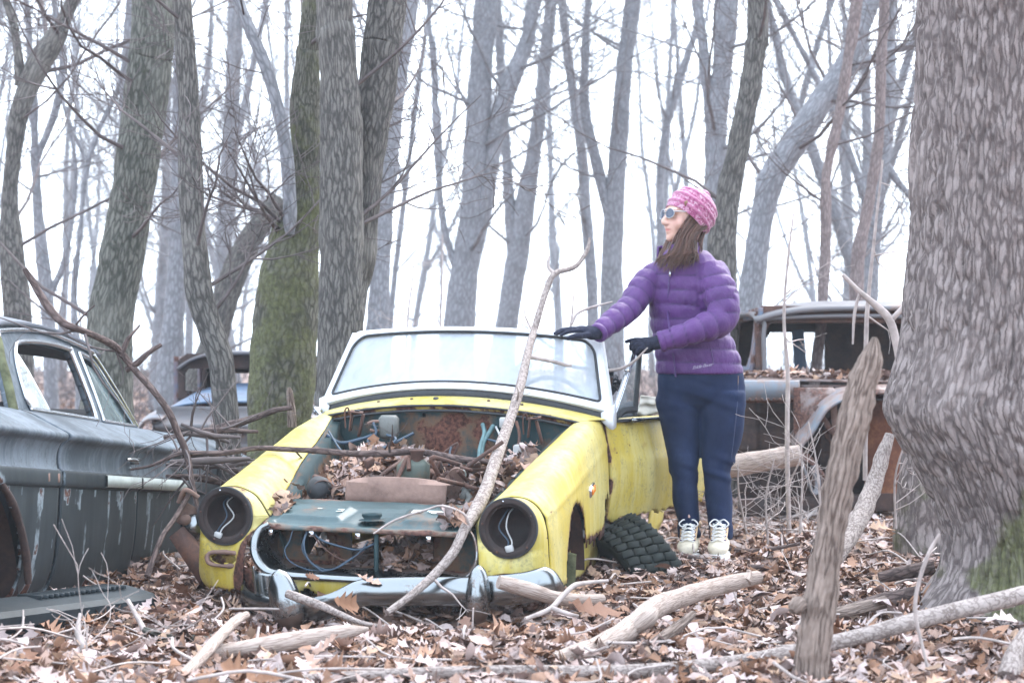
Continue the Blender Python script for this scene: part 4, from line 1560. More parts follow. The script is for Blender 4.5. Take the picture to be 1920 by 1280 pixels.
def ws_pt(s, t, off=0.0):
    s, t = np.asarray(s, float), np.asarray(t, float)
    b = ws_base(s)
    tp = np.stack([.568 * s, 1.475 + .075 * s ** 2, 1.052 - .030 * s ** 2], -1)
    p = b * (1 - t[..., None]) + tp * t[..., None]
    p[..., 2] += .035 * (1 - t)
    p = p + np.array([0, -.72, .62]) * off
    return p


def rrect(n, x0, x1, y0, y1, rt, rb, asp):
    """Rounded rectangle in (s,t); asp turns t into s units. n points from bottom-left anticlockwise."""
    pts = []
    for cx, cy, a0, r in ((x1 - rb, y0 + rb * asp, -90, rb), (x1 - rt, y1 - rt * asp, 0, rt), (x0 + rt, y1 - rt * asp, 90, rt), (x0 + rb, y0 + rb * asp, 180, rb)):
        for k in range(9):
            a = math.radians(a0 + k * 11.25)
            pts.append((cx + r * math.cos(a), cy + r * asp * math.sin(a)))
    pts.append(pts[0])
    p = np.array(pts)
    d = np.concatenate([[0], np.cumsum(np.linalg.norm(np.diff(p * np.array([1, 1 / asp]), axis=0), axis=1))])
    q = np.linspace(0, d[-1], n)
    return np.stack([np.interp(q, d, p[:, 0]), np.interp(q, d, p[:, 1])], -1)


ASP = .62 / .31
NI = 240
inn = rrect(NI, -.945, .945, .075, .905, .10, .03, ASP)
out_ = rrect(NI, -1.0, 1.0, -.02, 1.0, .055, .01, ASP)
# pair up by angle so that the strips run square
wsf = MB()
lay = []
for (k, off) in ((0, -.004), (0, .012), (.35, .017), (.75, .014), (1, .008), (1, -.022)):
    st = inn * (1 - k) + out_ * k
    lay.append(ws_pt(st[:, 0], st[:, 1], off))
lay.append(lay[0] + np.array([0, .03, 0]))
G = np.stack([TL(q) for q in lay])
sheet(wsf, G, np.zeros(G.shape[:2]), flip=True)
ws = wsf.build('windscreen_frame', M['white_frame'], yc, sharp=40)
mb = MB()
st = inn
tube(mb, TL(ws_pt(st[:, 0], st[:, 1], .013)), .0065, 6, NI, cap=False)
mb.build('glass_seal', M['rubber'], ws)
mb = MB()
a, b_ = np.meshgrid(np.linspace(-.955, .955, 50), np.linspace(.065, .915, 20))
sheet(mb, TL(ws_pt(a, b_, .002)))
mb.build('windscreen_glass', M['ws_glass'], ws)
mb = MB()
g0 = ws_base(s_)
rows = [g0 * np.array([.97, 1, 1]) + np.array([0, -.016, .002]), g0 * np.array([.97, 1, 1]) + np.array([0, -.018, .012]), g0 * np.array([.97, 1, 1]) + np.array([0, -.006, .030]), g0 * np.array([.97, 1, 1]) + np.array([0, .02, .034])]
sheet(mb, TL(np.stack(rows)))
mb.build('rubber_foot', M['rubber'], ws)
for sd in (-1, 1):
    mb = MB()
    # post: triangular gusset at the foot, running up as the side of the frame
    pts = np.array([ws_pt(np.array(sd * 1.0), np.array(t), .004) for t in np.linspace(-.02, .99, 12)])
    gr = []
    for k, p in enumerate(pts):
        wdt = .036 - .012 * k / 11
        gr.append([p + np.array([-sd * .012, -.012, 0]), p + np.array([sd * .004, -.010, 0]), p + np.array([sd * .008, 0, 0]), p + np.array([sd * .008, wdt + .012, 0]), p + np.array([-sd * .012, wdt + .014, 0])])
    sheet(mb, TL(np.array(gr)), flip=(sd < 0))
    b0 = ws_base(np.array([sd * 1.0]))[0]
    tri = np.array([[b0 + np.array([-sd * .04, -.022, .03]), b0 + np.array([sd * .006, -.014, .06]), b0 + np.array([sd * .008, .05, .07])],
                    [b0 + np.array([-sd * .035, -.035, -.005]), b0 + np.array([sd * .008, -.014, 0.0]), b0 + np.array([sd * .010, .05, .01])],
                    [b0 + np.array([-sd * .0, -.03, -.038]), b0 + np.array([sd * .010, -.012, -.04]), b0 + np.array([sd * .012, .03, -.03])]])
    sheet(mb, TL(tri), flip=(sd < 0))
    o = mb.build('windscreen_post', M['white_frame'], ws, sharp=35)
    solid(o, .006)
mb = MB()
box(mb, PC(596, 770, 1.30), (.035, .04, .035), rotm(.4, .3, .2), bev=.009)
tube(mb, [PC(590, 764, 1.29), PC(602, 780, 1.28), PC(588, 782, 1.27)], .009, 8, 10)
mb.build('mirror_stub', M['trim'], yc)

# things left in the engine bay
YM = np.stack([YR, YA, [0, 0, 1]], 1)
# bent radiator shroud
pl = [(632, 912), (640, 908), (822, 912), (820, 945), (812, 948), (640, 944), (632, 930)]
mb = MB()
uu = np.linspace(-.19, .215, 40)
rows = []
for (dv, w0) in ((.40, .445), (.35, .447), (.335, .425), (.33, .405), (.325, .380), (.32, .348)):
    rows.append(np.stack([uu, dv + 0 * uu + .06 * (uu / .2) ** 4 * (w0 > .43), w0 - .02 * (np.abs(uu / .2) ** 3) * (w0 > .43) - .012 * (1 - (uu / .2) ** 2) * (w0 < .37)], -1))
sheet(mb, TL(np.array(rows)))
o = mb.build('radiator_shroud', M['rust_pale'], yc, sharp=30)
solid(o, .004)
# header tank with filler neck
mb = MB()
box(mb, PC(775, 888, .62), (.13, .13, .115), YM @ rotm(.25, 0, 0), bev=.022)
tk = mb.build('header_tank', M['green_tank'], yc)
mb = MB()
lathe(mb, [(.026, -.02), (.026, .03), (.031, .034), (.031, .04), (.025, .042), (.024, .0), (.0001, 0)], PC(782, 862, .60), (0, 0, 1), 26)
mb.build('filler_neck', M['rust'], tk)
mb = MB()
lathe(mb, [(.0001, -.10), (.011, -.10), (.022, -.09), (.022, .10), (.017, .105), (.016, .02), (.0001, .02)], PC(735, 905, .5), YR + np.array([0, -.2, -.1]), 20)
mb.build('pipe_stub', M['rust'], yc)
# manifold plate with two openings and three studs
mp = PC(848, 908, .50)
ax1 = np.array([.42, -.30, .86])
ax1 /= np.linalg.norm(ax1)
nrmv = np.cross(ax1, np.array([-.55, -.75, .1]))
nrmv = np.cross(np.array([.9, .2, -.4]), ax1)
nrmv /= np.linalg.norm(nrmv)
ax2 = np.cross(ax1, nrmv)
RM = np.stack([ax2, nrmv, ax1], 1)
nn = 40
aa = np.linspace(0, 2 * math.pi, nn, endpoint=False)
outl = np.stack([.038 * np.sign(np.cos(aa)) * np.abs(np.cos(aa)) ** .8, 0 * aa, .075 * np.sign(np.sin(aa)) * np.abs(np.sin(aa)) ** .8], -1)
mb = MB()
V = np.vstack([outl + [0, -.006, 0], outl + [0, .006, 0]]) @ RM.T + mp
Fs = [np.array([[i, (i + 1) % nn, nn + (i + 1) % nn, nn + i] for i in range(nn)])]
mb.add(V, Fs)
for s in (0, nn):
    mb.add(np.vstack([V[s:s + nn], V[s:s + nn].mean(0)]), [np.array([[i, (i + 1) % nn, nn] for i in range(nn)])])
pm = mb.build('manifold_plate', M['rust_pale'], yc, sharp=40)
for k, zz in enumerate((-.03, .035)):
    mb = MB()
    a = np.linspace(0, 2 * math.pi, 24)
    tube(mb, (np.stack([.018 + .022 * np.cos(a), -.03 + 0 * a, zz + .026 * np.sin(a)], -1)) @ RM.T + mp, .003, 6, 40, cap=False)
    mb.build('gasket', M['sticker'], pm)
for k, zz in enumerate((-.055, .005, .06)):
    mb = MB()
    tube(mb, np.array([[.01, 0, zz], [.012, -.085, zz]]) @ RM.T + mp, .006, 8, 6)
    mb.build('stud', M['rust'], pm)
mb = MB()
tube(mb, [PC(870, 915, .46), PC(880, 935, .44), PC(872, 945, .42)], .013, 8, 10)
box(mb, PC(872, 925, .45), (.03, .02, .05), rotm(.3, .4, .1), bev=.005)
mb.build('carburettor_stub', M['grey_box'], yc)
# heater box with its prongs
mb = MB()
box(mb, PC(729, 800, 1.05), (.082, .06, .10), YM, bev=.014)
hbx = mb.build('heater_box', M['grey_box'], yc)
mb = MB()
tube(mb, [PC(718, 790, 1.04), PC(700, 790, 1.03), PC(690, 794, 1.03)], .007, 8, 8)
tube(mb, [PC(718, 806, 1.04), PC(704, 808, 1.03), PC(694, 806, 1.03)], .007, 8, 8)
mb.build('terminal', M['rust_pale'], hbx)
# bonnet hinge brackets
for (px, py, sd) in ((668, 784, 1), (1002, 796, -1)):
    mb = MB()
    c = PC(px, py, 1.06)
    box(mb, c + np.array([0, 0, .028]), (.058, .05, .006), YM @ rotm(.15, .15 * sd, .12), bev=.002)
    box(mb, c + np.array([-.022, 0, -.012]), (.006, .045, .085), YM @ rotm(.1, .1, 0), bev=.002)
    box(mb, c + np.array([.02, .005, -.03]), (.012, .02, .10), YM @ rotm(0, .25 * sd, .1), bev=.003)
    tube(mb, [c + np.array([-.045, -.01, -.04]), c + np.array([-.048, -.01, .03]), c + np.array([-.035, -.01, .045]), c + np.array([-.03, 0, .02])], .004, 6, 16)
    br = mb.build('bonnet_hinge', M['rust'], yc, smooth=False)
    mb = MB()
    box(mb, c + np.array([.004, -.006, .0335]), (.022, .012, .005), YM @ rotm(.15, .15 * sd, .12), bev=.001)
    mb.build('slot', M['rubber'], br)
# horn dome, strap and washer bottle
mb = MB()
hc = PC(598, 915, .40)
lathe(mb, [(.0001, .045), (.03, .038), (.045, .02), (.050, 0), (.048, -.02), (.03, -.03)], hc, np.array([-.2, -.6, .75]), 26)
hd = mb.build('horn', M['rubber'], yc)
mb = MB()
a = np.linspace(.1, math.pi - .1, 16)
tube(mb, np.stack([hc[0] + .02 + .05 * np.cos(a), hc[1] - .03 + 0 * a, hc[2] - .02 + .052 * np.sin(a)], -1), .010, 6, 20, flat=.3)
mb.build('strap', M['rust'], hd)
mb = MB()
box(mb, PC(976, 850, .95), (.055, .05, .075), YM, bev=.008)
mb.build('washer_bottle', M['wire_white'], yc)
# cables over the bulkhead
CAB = [([(612, 815, .95), (640, 830, .97), (680, 822, 1.0), (705, 815, 1.02), (690, 835, 1.0), (715, 838, .98), (740, 832, .98)], .008, 'wire_blue'),
       ([(700, 792, 1.02), (705, 812, 1.0), (690, 825, .98), (700, 840, .95), (730, 835, .95), (742, 822, .98), (725, 815, 1.0)], .006, 'wire_blue'),
       ([(700, 850, .9), (740, 830, .98), (775, 812, 1.05)], .007, 'wire_blue'),
       ([(905, 795, 1.10), (908, 812, 1.06), (900, 840, 1.0), (897, 880, .92)], .009, 'wire_teal'),
       ([(925, 798, 1.10), (915, 815, 1.06), (905, 835, 1.02), (902, 870, .95)], .010, 'wire_teal'),
       ([(910, 822, 1.05), (935, 830, 1.0), (945, 845, .96), (950, 815, 1.05)], .005, 'wire_blue'),
       ([(968, 790, 1.09), (974, 815, 1.05), (970, 840, 1.0), (962, 836, 1.0)], .007, 'rust'),
       ([(930, 800, 1.09), (938, 820, 1.02), (936, 845, .96), (955, 858, .9)], .005, 'wire_white'),
       ([(616, 808, .9), (640, 845, .85), (660, 850, .9)], .005, 'wire_blue'),
       ([(735, 830, 1.0), (745, 850, .9), (728, 868, .8)], .012, 'rust'),
       ([(758, 838, .95), (770, 860, .8), (760, 878, .7), (776, 885, .66)], .014, 'rust'),
       ([(700, 905, .55), (730, 880, .62), (748, 868, .7), (770, 850, .8)], .010, 'rust'),
       ([(842, 872, .62), (843, 850, .66), (846, 838, .68)], .004, 'wire_blue')]
for pts, r, mt in CAB:
    mb = MB()
    tube(mb, [PC(*p) for p in pts], r, 8, 36, rough=.001)
    mb.build('cable' if mt != 'rust' else 'rusty_pipe', M[mt], yc)
mb = MB()
box(mb, PC(944, 792, 1.09), (.03, .03, .045), YM, bev=.005)
mb.build('fluid_reservoir', M['wire_white'], yc)

# door standing ajar
PHI = math.radians(31)
DD = np.array([math.sin(PHI), math.cos(PHI), 0])
DN = np.array([math.cos(PHI), -math.sin(PHI), 0])
DH = np.array([.402, 8.2, 0])


def dp(t, h, o=0.0):
    t, h, o = np.broadcast_arrays(np.asarray(t, float), np.asarray(h, float), np.asarray(o, float))
    return DH + t[..., None] * DD + o[..., None] * DN + h[..., None] * np.array([0, 0, 1.0])


def PD(px, py, off=0.0):
    r = ray(px, py)
    k = (DH + off * DN).dot(DN) / r.dot(DN)
    p = r * k
    p[2] += CAMH
    return p


tt, hh = np.meshgrid(np.linspace(0, .96, 80), np.linspace(0, 1, 50))
z0 = .205 + .03 * tt + .006 * jag(tt, tt * 0, 14, 3)
z1 = .652 + .012 * tt
zz = z0 + (z1 - z0) * hh
oo = .045 * np.sin(math.pi * np.clip(hh * .85 + .1, 0, 1)) - .02 + .006 * np.clip((.66 - hh) * 12, 0, 1) + .0015 * jag(tt, zz, 9, 5)
oo = oo - .03 * np.clip((hh - .96) / .04, 0, 1)
md = .55 * np.exp(-hh * 26) * (.75 + .4 * jag(tt, zz, 12, 2)) + .45 * np.exp(-tt * 34) * (.75 + .5 * jag(tt, zz, 14, 8)) + .30 * np.exp(-np.hypot((tt - .34) / .035, (zz - .535) / .03) ** 2) + .28 * np.exp(-np.hypot((tt - .06) / .02, (zz - .52) / .012) ** 2) + .27 * np.exp(-np.hypot((tt - .30) / .05, (zz - .65) / .02) ** 2)
mb = MB()
sheet(mb, dp(tt, zz, oo), md, keep=~((hh < .02 + .03 * jag(tt, zz, 30, 6))[:-1, :-1]).ravel())
door = mb.build('door', M['yellow'], yc)
tag(door, label='yellow door standing ajar with a rusty lower edge')
solid(door, .02)
mb = MB()
sheet(mb, np.stack([dp(np.linspace(0, .96, 30), .648 + .01 * np.linspace(0, 1, 30), o) for o in (.012, .0, -.07)]))
solid(mb.build('sill_cap', M['rubber'], door), .012)
# quarter light: raked chrome bar, upright, glass
A0, A1, B0, B1 = PD(1146, 786), PD(1192, 650), PD(1190, 780), PD(1200, 652)
mb = MB()
tube(mb, [A0, A0 * .5 + A1 * .5, A1], .011, 8, 14)
tube(mb, [A0 + DD * .02, A0 * .5 + A1 * .5 + DD * .022, A1 + DD * .012], .006, 8, 14)
q = mb.build('quarter_light_frame', M['trim'], door)
mb = MB()
tube(mb, [B0, B0 * .5 + B1 * .5, B1], .012, 8, 14)
tube(mb, [A1 + np.array([0, 0, .004]), B1 + np.array([0, 0, .004])], .012, 8, 6)
tube(mb, [A0 + np.array([0, 0, .008]) + DD * .03, A0 * .5 + B0 * .5 + np.array([0, 0, .03]), B0 + np.array([0, 0, .03])], .016, 8, 12)
mb.build('quarter_light_upright', M['rubber'], q)
mb = MB()
sheet(mb, np.array([[A0 + DD * .03, B0], [A1 + DD * .01, B1]]))
mb.build('quarter_glass', M['q_glass'], q)
mb = MB()
lathe(mb, [(.0001, -.012), (.008, -.01), (.008, .01), (.0001, .012)], PD(1176, 694, .012), DN, 12)
mb.build('catch', M['trim'], q)
mb = MB()
box(mb, PD(1196, 787, .03), (.022, .115, .022), np.stack([DN, DD, [0, 0, 1]], 1), bev=.008)
tube(mb, [PD(1205, 786, .035), PD(1225, 785, .035), PD(1238, 784, .035)], .006, 8, 8)
lathe(mb, [(.0001, -.012), (.011, -.01), (.011, .01), (.0001, .012)], PD(1240, 784, .035), DD, 12)
mb.build('door_handle', M['chrome'], door)
# hinge post and rotten sill
mb = MB()
a, b_ = np.meshgrid(np.linspace(1.35, 1.43, 8), np.linspace(.12, .66, 40))
sheet(mb, T(.60 + .02 * jag(b_, a, 14, 4) + 0 * a, a, b_), .4 + .1 * jag(a, b_, 20, 1))
a, b_ = np.meshgrid(np.linspace(.75, 2.3, 60), np.linspace(.03, .17, 10))
sheet(mb, T(.60 - .1 * np.clip(.1 - b_, 0, 1) + 0 * a, a, b_ + .02 * jag(a, b_, 12, 5)), .28 + .2 * jag(a, b_, 9, 4))
o = mb.build('sill', M['yellow'], yc)
solid(o, .004)
# wheel arch liner, mossy splash plate
mb = MB()
a, b_ = np.meshgrid(np.linspace(0, math.pi, 26), np.linspace(.35, .655, 10))
sheet(mb, T(b_, .57 + .225 * np.cos(a), .08 + .275 * np.sin(a)))
a, b_ = np.meshgrid(np.linspace(.32, .83, 10), np.linspace(.02, .38, 10))
sheet(mb, T(.36 + 0 * a, a, b_))
mb.build('arch_liner', M['rust_dark'], yc)
mb = MB()
a, b_ = np.meshgrid(np.linspace(.60, .70, 8), np.linspace(-.01, .20, 16))
sheet(mb, T(a - .12 * (.2 - b_) * .3, .40 + .3 * (a - .6) + 0 * b_, b_ - .1 * (a - .6) + .012 * jag(a, b_, 30, 3) * (b_ > .15)))
o = mb.build('splash_plate', M['moss_metal'], yc)
solid(o, .012)

# tail and cockpit
mb = MB()
vs = np.array([1.45, 1.9, 2.4, 2.7, 3.0, 3.25])
pf = [[(-.63, .05), (-.655, .3), (-.64, .55), (-.60, .64), (-.52, .655)], [(-.63, .05), (-.66, .3), (-.65, .54), (-.60, .635), (-.52, .65)], [(-.63, .05), (-.66, .3), (-.65, .54), (-.60, .635), (-.50, .66)],
      [(-.62, .08), (-.65, .3), (-.64, .52), (-.58, .62), (-.3, .665)], [(-.60, .12), (-.62, .3), (-.60, .48), (-.52, .58), (-.3, .62)], [(-.55, .2), (-.56, .3), (-.54, .42), (-.48, .5), (-.3, .53)]]
for sd in (-1, 1):
    g = cr(np.array([np.hstack([np.array(p), np.full((5, 1), v)]) for p, v in zip(pf, vs)]).reshape(6, -1), 40).reshape(40, 5, 3)
    g = g[14:] if sd > 0 else g
    g2 = np.stack([cr(r_, 20) for r_ in g])
    sheet(mb, T(g2[..., 0] * -sd, g2[..., 2], g2[..., 1]), flip=(sd < 0))
a, b_ = np.meshgrid(np.linspace(-.5, .5, 20), np.linspace(2.42, 3.25, 14))
sheet(mb, T(a, b_, .665 - .16 * np.clip((b_ - 2.7) / .55, 0, 1) ** 2))
a, b_ = np.meshgrid(np.linspace(-.55, .55, 12), np.linspace(.18, .52, 8))
sheet(mb, T(a, 3.25 + 0 * a, b_))
o = mb.build('rear_body', M['yellow'], yc)
solid(o, .004)
mb = MB()
a, b_ = np.meshgrid(np.linspace(-.6, .6, 12), np.linspace(1.35, 2.45, 10))
sheet(mb, T(a, b_, .16 + 0 * a))
a, b_ = np.meshgrid(np.linspace(-.6, .6, 14), np.linspace(.3, .70, 8))
sheet(mb, T(a, 1.36 + .1 * (.7 - b_), b_))
mb.build('cockpit_tub', M['dark'], yc)
for u_ in (-.3, .3):
    st_ = MB()
    box(st_, T(u_, 1.95, .28), (.44, .46, .16), YM, bev=.05)
    box(st_, T(u_, 2.25, .48), (.44, .14, .48), YM @ rotm(0, 0, -.25), bev=.05)
    st_.build('seat', M['dark'], yc)
mb = MB()
swc = T(.32, 1.62, .66)
a = np.linspace(0, 2 * math.pi, 40)
e2 = np.array([0, .35, .94])
tube(mb, swc + np.cos(a)[:, None] * YR * .19 + np.sin(a)[:, None] * e2 * .19, .011, 8, 60, cap=False)
for k in range(3):
    a0 = k * 2.094 + .52
    tube(mb, [swc, swc + math.cos(a0) * YR * .19 + math.sin(a0) * e2 * .19], .008, 6, 4)
mb.build('steering_wheel', M['rubber'], yc)
# torn hood frame and cloth bundled behind the door gap
tp = np.random.default_rng(8)
mb = MB()
M['hood_cloth'] = simple('black_hood_cloth', (0.03, 0.032, 0.042), .8, 0, .4, 14)
uu, vv2 = np.meshgrid(np.linspace(-.55, .62, 50), np.linspace(2.28, 2.75, 26))
sheet(mb, T(uu, vv2, .70 + .06 * jag(uu, vv2, 5, 2) + .03 * jag(uu, vv2, 15, 4) - .1 * ((vv2 - 2.5) / .25) ** 2))
hc_ = mb.build('folded_hood', M['hood_cloth'], yc)
solid(hc_, .008)
mb = MB()
tube(mb, [PC(1124, 770, 1.62), PC(1140, 742, 1.64), PC(1133, 716, 1.66), PC(1122, 704, 1.7)], .012, 8, 20)
tube(mb, [PC(1140, 742, 1.64), PC(1147, 708, 1.66)], .007, 8, 8)
mb.build('hood_frame', M['rust'], hc_)
mb = MB()
for k in range(26):
    c = PC(tp.uniform(1122, 1158), tp.uniform(702, 745), tp.uniform(1.7, 1.85))
    tube(mb, [c, c + tp.normal(0, .025, 3), c + tp.normal(0, .035, 3)], .007, 5, 7)
mb.build('torn_cloth', M['hood_cloth'], hc_)
# the folded white lining seen past the quarter light
mb = MB()
uu, vv2 = np.meshgrid(np.linspace(0, 1, 20), np.linspace(0, 1, 12))
c0_ = PC(1195, 775, 2.1)
g = c0_ + uu[..., None] * np.array([.16, .05, 0]) + vv2[..., None] * np.array([.02, .02, .08]) + (.02 * jag(uu, vv2, 5, 3))[..., None] * np.array([0, 1, .5])
sheet(mb, g)
M['lining'] = simple('pale_lining', (0.55, 0.52, 0.45), .8, 0, .2, 15)
solid(mb.build('hood_lining', M['lining'], hc_), .006)

# front bumper, torn loose and bent
bp = [(466, 1092, .02), (474, 1124, -.08), (515, 1140, -.17), (575, 1142, -.20), (625, 1132, -.21), (672, 1112, -.20), (730, 1108, -.185), (820, 1108, -.18), (900, 1108, -.175), (980, 1102, -.165), (1024, 1092, -.12), (1040, 1100, -.03)]
pp = cr(np.array([PC(*p) for p in bp]), 130)
tgp = np.gradient(pp, axis=0)
tgp /= np.linalg.norm(tgp, axis=1)[:, None]
x_ = np.linspace(0, 1, 130)
twist = np.interp(x_, [0, .2, .36, .42, .5, .85, 1], [-.2, -.5, -.55, -.15, 0.05, 0.1, .2])
upv = np.array([0, 0, 1.0])
outv = np.cross(tgp, upv)
outv /= np.linalg.norm(outv, axis=1)[:, None]
hgt = np.interp(x_, [0, .04, .2, .36, .42, .9, .97, 1], [.035, .05, .052, .05, .046, .055, .05, .03])
th = np.linspace(-1.45, 1.45, 15)
G = np.zeros((130, 15, 3))
for k in range(130):
    ct, st_ = math.cos(twist[k]), math.sin(twist[k])
    o_ = outv[k] * ct + upv * st_
    u_ = upv * ct - outv[k] * st_
    for j, a in enumerate(th):
        G[k, j] = pp[k] + o_ * (.032 * math.cos(a)) + u_ * (hgt[k] * math.sin(a) * 1.0)
G += (.003 * fbm(G.reshape(-1, 3), 7, 3).reshape(130, 15))[..., None] * np.array([0, -1, .3])
mb = MB()
mkk = -.06 + .16 * (th[None, :] < -1.3) * np.ones((130, 1)) + .10 * (jag(x_[:, None] * np.ones((1, 15)) * 3, th[None, :] * np.ones((130, 1)), 5, 3) > .35)
sheet(mb, G, mkk)
fb = mb.build('front_bumper', M['chrome'], yc)
solid(fb, .003)
for (px, py, v, sx, sz, tilt) in ((536, 1124, -.235, .074, .125, -.28), (897, 1114, -.235, .055, .115, .02)):
    c = PC(px, py, v)
    a, b_ = np.meshgrid(np.linspace(-math.pi / 2, math.pi / 2, 22), np.linspace(-1, 1, 30))
    rr = np.sqrt(np.clip(1 - np.abs(b_) ** 3.2, 0, 1)) * np.where(b_ > 0, 1 - .25 * b_, 1)
    ly = np.stack([np.sin(a) * rr * sx * .8, -np.cos(a) * rr * .06, b_ * sz * .9], -1)
    Rm = rotm(-YAW, 0, 0) @ rotm(0, tilt, 0)
    mb = MB()
    sheet(mb, ly @ Rm.T + c, .02 + .28 * (b_ < -.55) + .1 * (b_ < -.2))
    o = mb.build('overrider', M['chrome'], fb)
    solid(o, .003)
# curled left end of the bumper
a, b_ = np.meshgrid(np.linspace(-.4, 2.6, 26), np.linspace(0, 1, 12))
cc = PC(500, 1096, -.10)
g = cc + np.stack([.045 * np.cos(a + 1.2) + .012 * b_, .045 * np.sin(a + 1.2) - .05, -.10 * b_ + .06 - .02 * np.cos(a)], -1)
mb = MB()
sheet(mb, g, .02)
solid(mb.build('bumper_end', M['chrome'], fb), .004)

# small rusted bits lying among the leaves
mb = MB()
for k in range(46):
    c = T(wr.uniform(-.36, .40), wr.uniform(.42, .95), wr.uniform(.40, .50))
    if k % 2:
        box(mb, c, wr.uniform(.015, .05, 3), rotm(*wr.uniform(0, 3, 3)), bev=.003)
    else:
        tube(mb, [c, c + wr.normal(0, .05, 3), c + wr.normal(0, .08, 3)], wr.uniform(.004, .010), 6, 10)
tag(mb.build('rusty_scrap', M['rust'], yc), kind='stuff')

# leaves that drifted into the car
er = np.random.default_rng(31)
pts_ = []


def heap(n, u0, u1, v0, v1, w0, w1, f=None):
    u, v = er.uniform(u0, u1, n), er.uniform(v0, v1, n)
    w = w0 + (w1 - w0) * (v - v0) / (v1 - v0) + er.uniform(0, .035, n) + (0 if f is None else f(u, v))
    p = T(u, v, w)
    pts_.append(p)


heap(420, -.40, -.02, .36, .98, .30, .47, lambda u, v: .05 * np.exp(-((u + .22) / .15) ** 2))
heap(160, .0, .44, .55, .95, .30, .42)
heap(190, .20, .46, .36, .9, .30, .50, lambda u, v: .05 * np.clip((u - .25) / .2, 0, 1))
heap(150, .05, .24, -.02, .4, .10, .22)
heap(60, -.3, .1, .1, .4, .10, .16)
heap(26, .29, .40, .03, .14, .30, .33)
heap(18, -.42, -.36, .1, .34, .30, .40)
p_ = np.vstack(pts_)
tag(scatter(er, p_[:, 0], p_[:, 1], p_[:, 2], er.uniform(.06, .11, len(p_)), .5).build('leaf_drift', M['leaf'], smooth=False, usecol=True),
    'dry brown leaves heaped inside the open engine bay of the yellow car', 'leaf litter', kind='stuff')

# tyre half buried under the door
tx = np.array([.82, .28, .48])
tx /= np.linalg.norm(tx)
tcn = W(1208, 1088, 8.15)
mb = MB()
lathe(mb, [(.16, -.075), (.19, -.095), (.235, -.105), (.262, -.098), (.268, -.07), (.270, 0), (.268, .07), (.262, .098), (.235, .105), (.19, .095), (.16, .075), (.15, 0), (.16, -.075)], tcn, tx, 48)
ty = thing('tyre', 'chunky treaded old tyre lying under the open yellow door', 'tyre', (tcn[0], tcn[1], 0))
mb.build('casing', M['tyre'], ty)
e1 = np.cross(tx, [0, 1, 0])
e1 /= np.linalg.norm(e1)
e2 = np.cross(tx, e1)
mb = MB()
for k in range(40):
    for row in range(4):
        a = 2 * math.pi * (k + .5 * (row % 2)) / 40
        rd = e1 * math.cos(a) + e2 * math.sin(a)
        tgv = -e1 * math.sin(a) + e2 * math.cos(a)
        Rr = np.stack([tx, tgv, rd], 1) @ rotm(.5 if row % 2 else .3, 0, 0)
        box(mb, tcn + rd * .272 + tx * (-.072 + .048 * row), (.047, .035, .014), Rr, bev=.003)
tag(mb.build('tread', M['tyre'], ty, smooth=False), kind='stuff')

# ------------------------------------------------------------------ dark green four-door sedan on the left
SA = np.array([.098, .995, 0]) / math.hypot(.098, .995)
SN = np.array([SA[1], -SA[0], 0])
S0 = np.array([-1.724, 7.2, 0])
SHR = -.075


def Q(s, o, z):
    s, o, z = np.broadcast_arrays(np.asarray(s, float), np.asarray(o, float), np.asarray(z, float))
    return S0 + s[..., None] * SA + o[..., None] * SN + (z + SHR * s)[..., None] * np.array([0, 0, 1.0])


def PQ(px, py, o=0.0):
    r = ray(px, py)
    k = (S0 + o * SN).dot(SN) / r.dot(SN)
    p = r * k
    p[2] += CAMH
    return p


M['sedan_low'] = paint_mat('sedan_lower_paint', (0.017, 0.022, 0.027), (0.040, 0.050, 0.058), (0.03, 0.035, 0.024), rough=.55, spec=.25, grime_amt=.6, speck=.3, rust_lo=.66, rust_hi=.70, under=(0.20, 0.24, 0.27))
M['sedan_up'] = paint_mat('sedan_upper_paint', (0.05, 0.064, 0.080), (0.165, 0.195, 0.23), (0.025, 0.03, 0.03), rough=.55, spec=.3, grime_amt=.85, speck=.6, rust_lo=.66, rust_hi=.70, fade_amt=.85, fs=60)
M['sedan_strip'] = simple('pale_side_trim', (0.36, 0.40, 0.39), .45, 0, .22, 14)
M['sedan_glass'] = glass_mat('grimy_green_glass', (0.62, 0.74, 0.73), .35, (0.36, 0.46, 0.47))
sed = thing('sedan', 'dark green faded four-door sedan wreck with one smashed window, resting at the left edge', 'car', Q(.5, -.9, 0))
PROF = np.array([(-.10, .0), (-.055, .035), (-.02, .12), (.0, .25), (.006, .36), (.010, .425), (.020, .432), (.020, .476), (.006, .484), (.0, .52), (.004, .560), (.020, .592), (.042, .606), (.046, .614), (.034, .622), (-.03, .655), (-.10, .690), (-.145, .705)])
pfine = cr(PROF, 86)


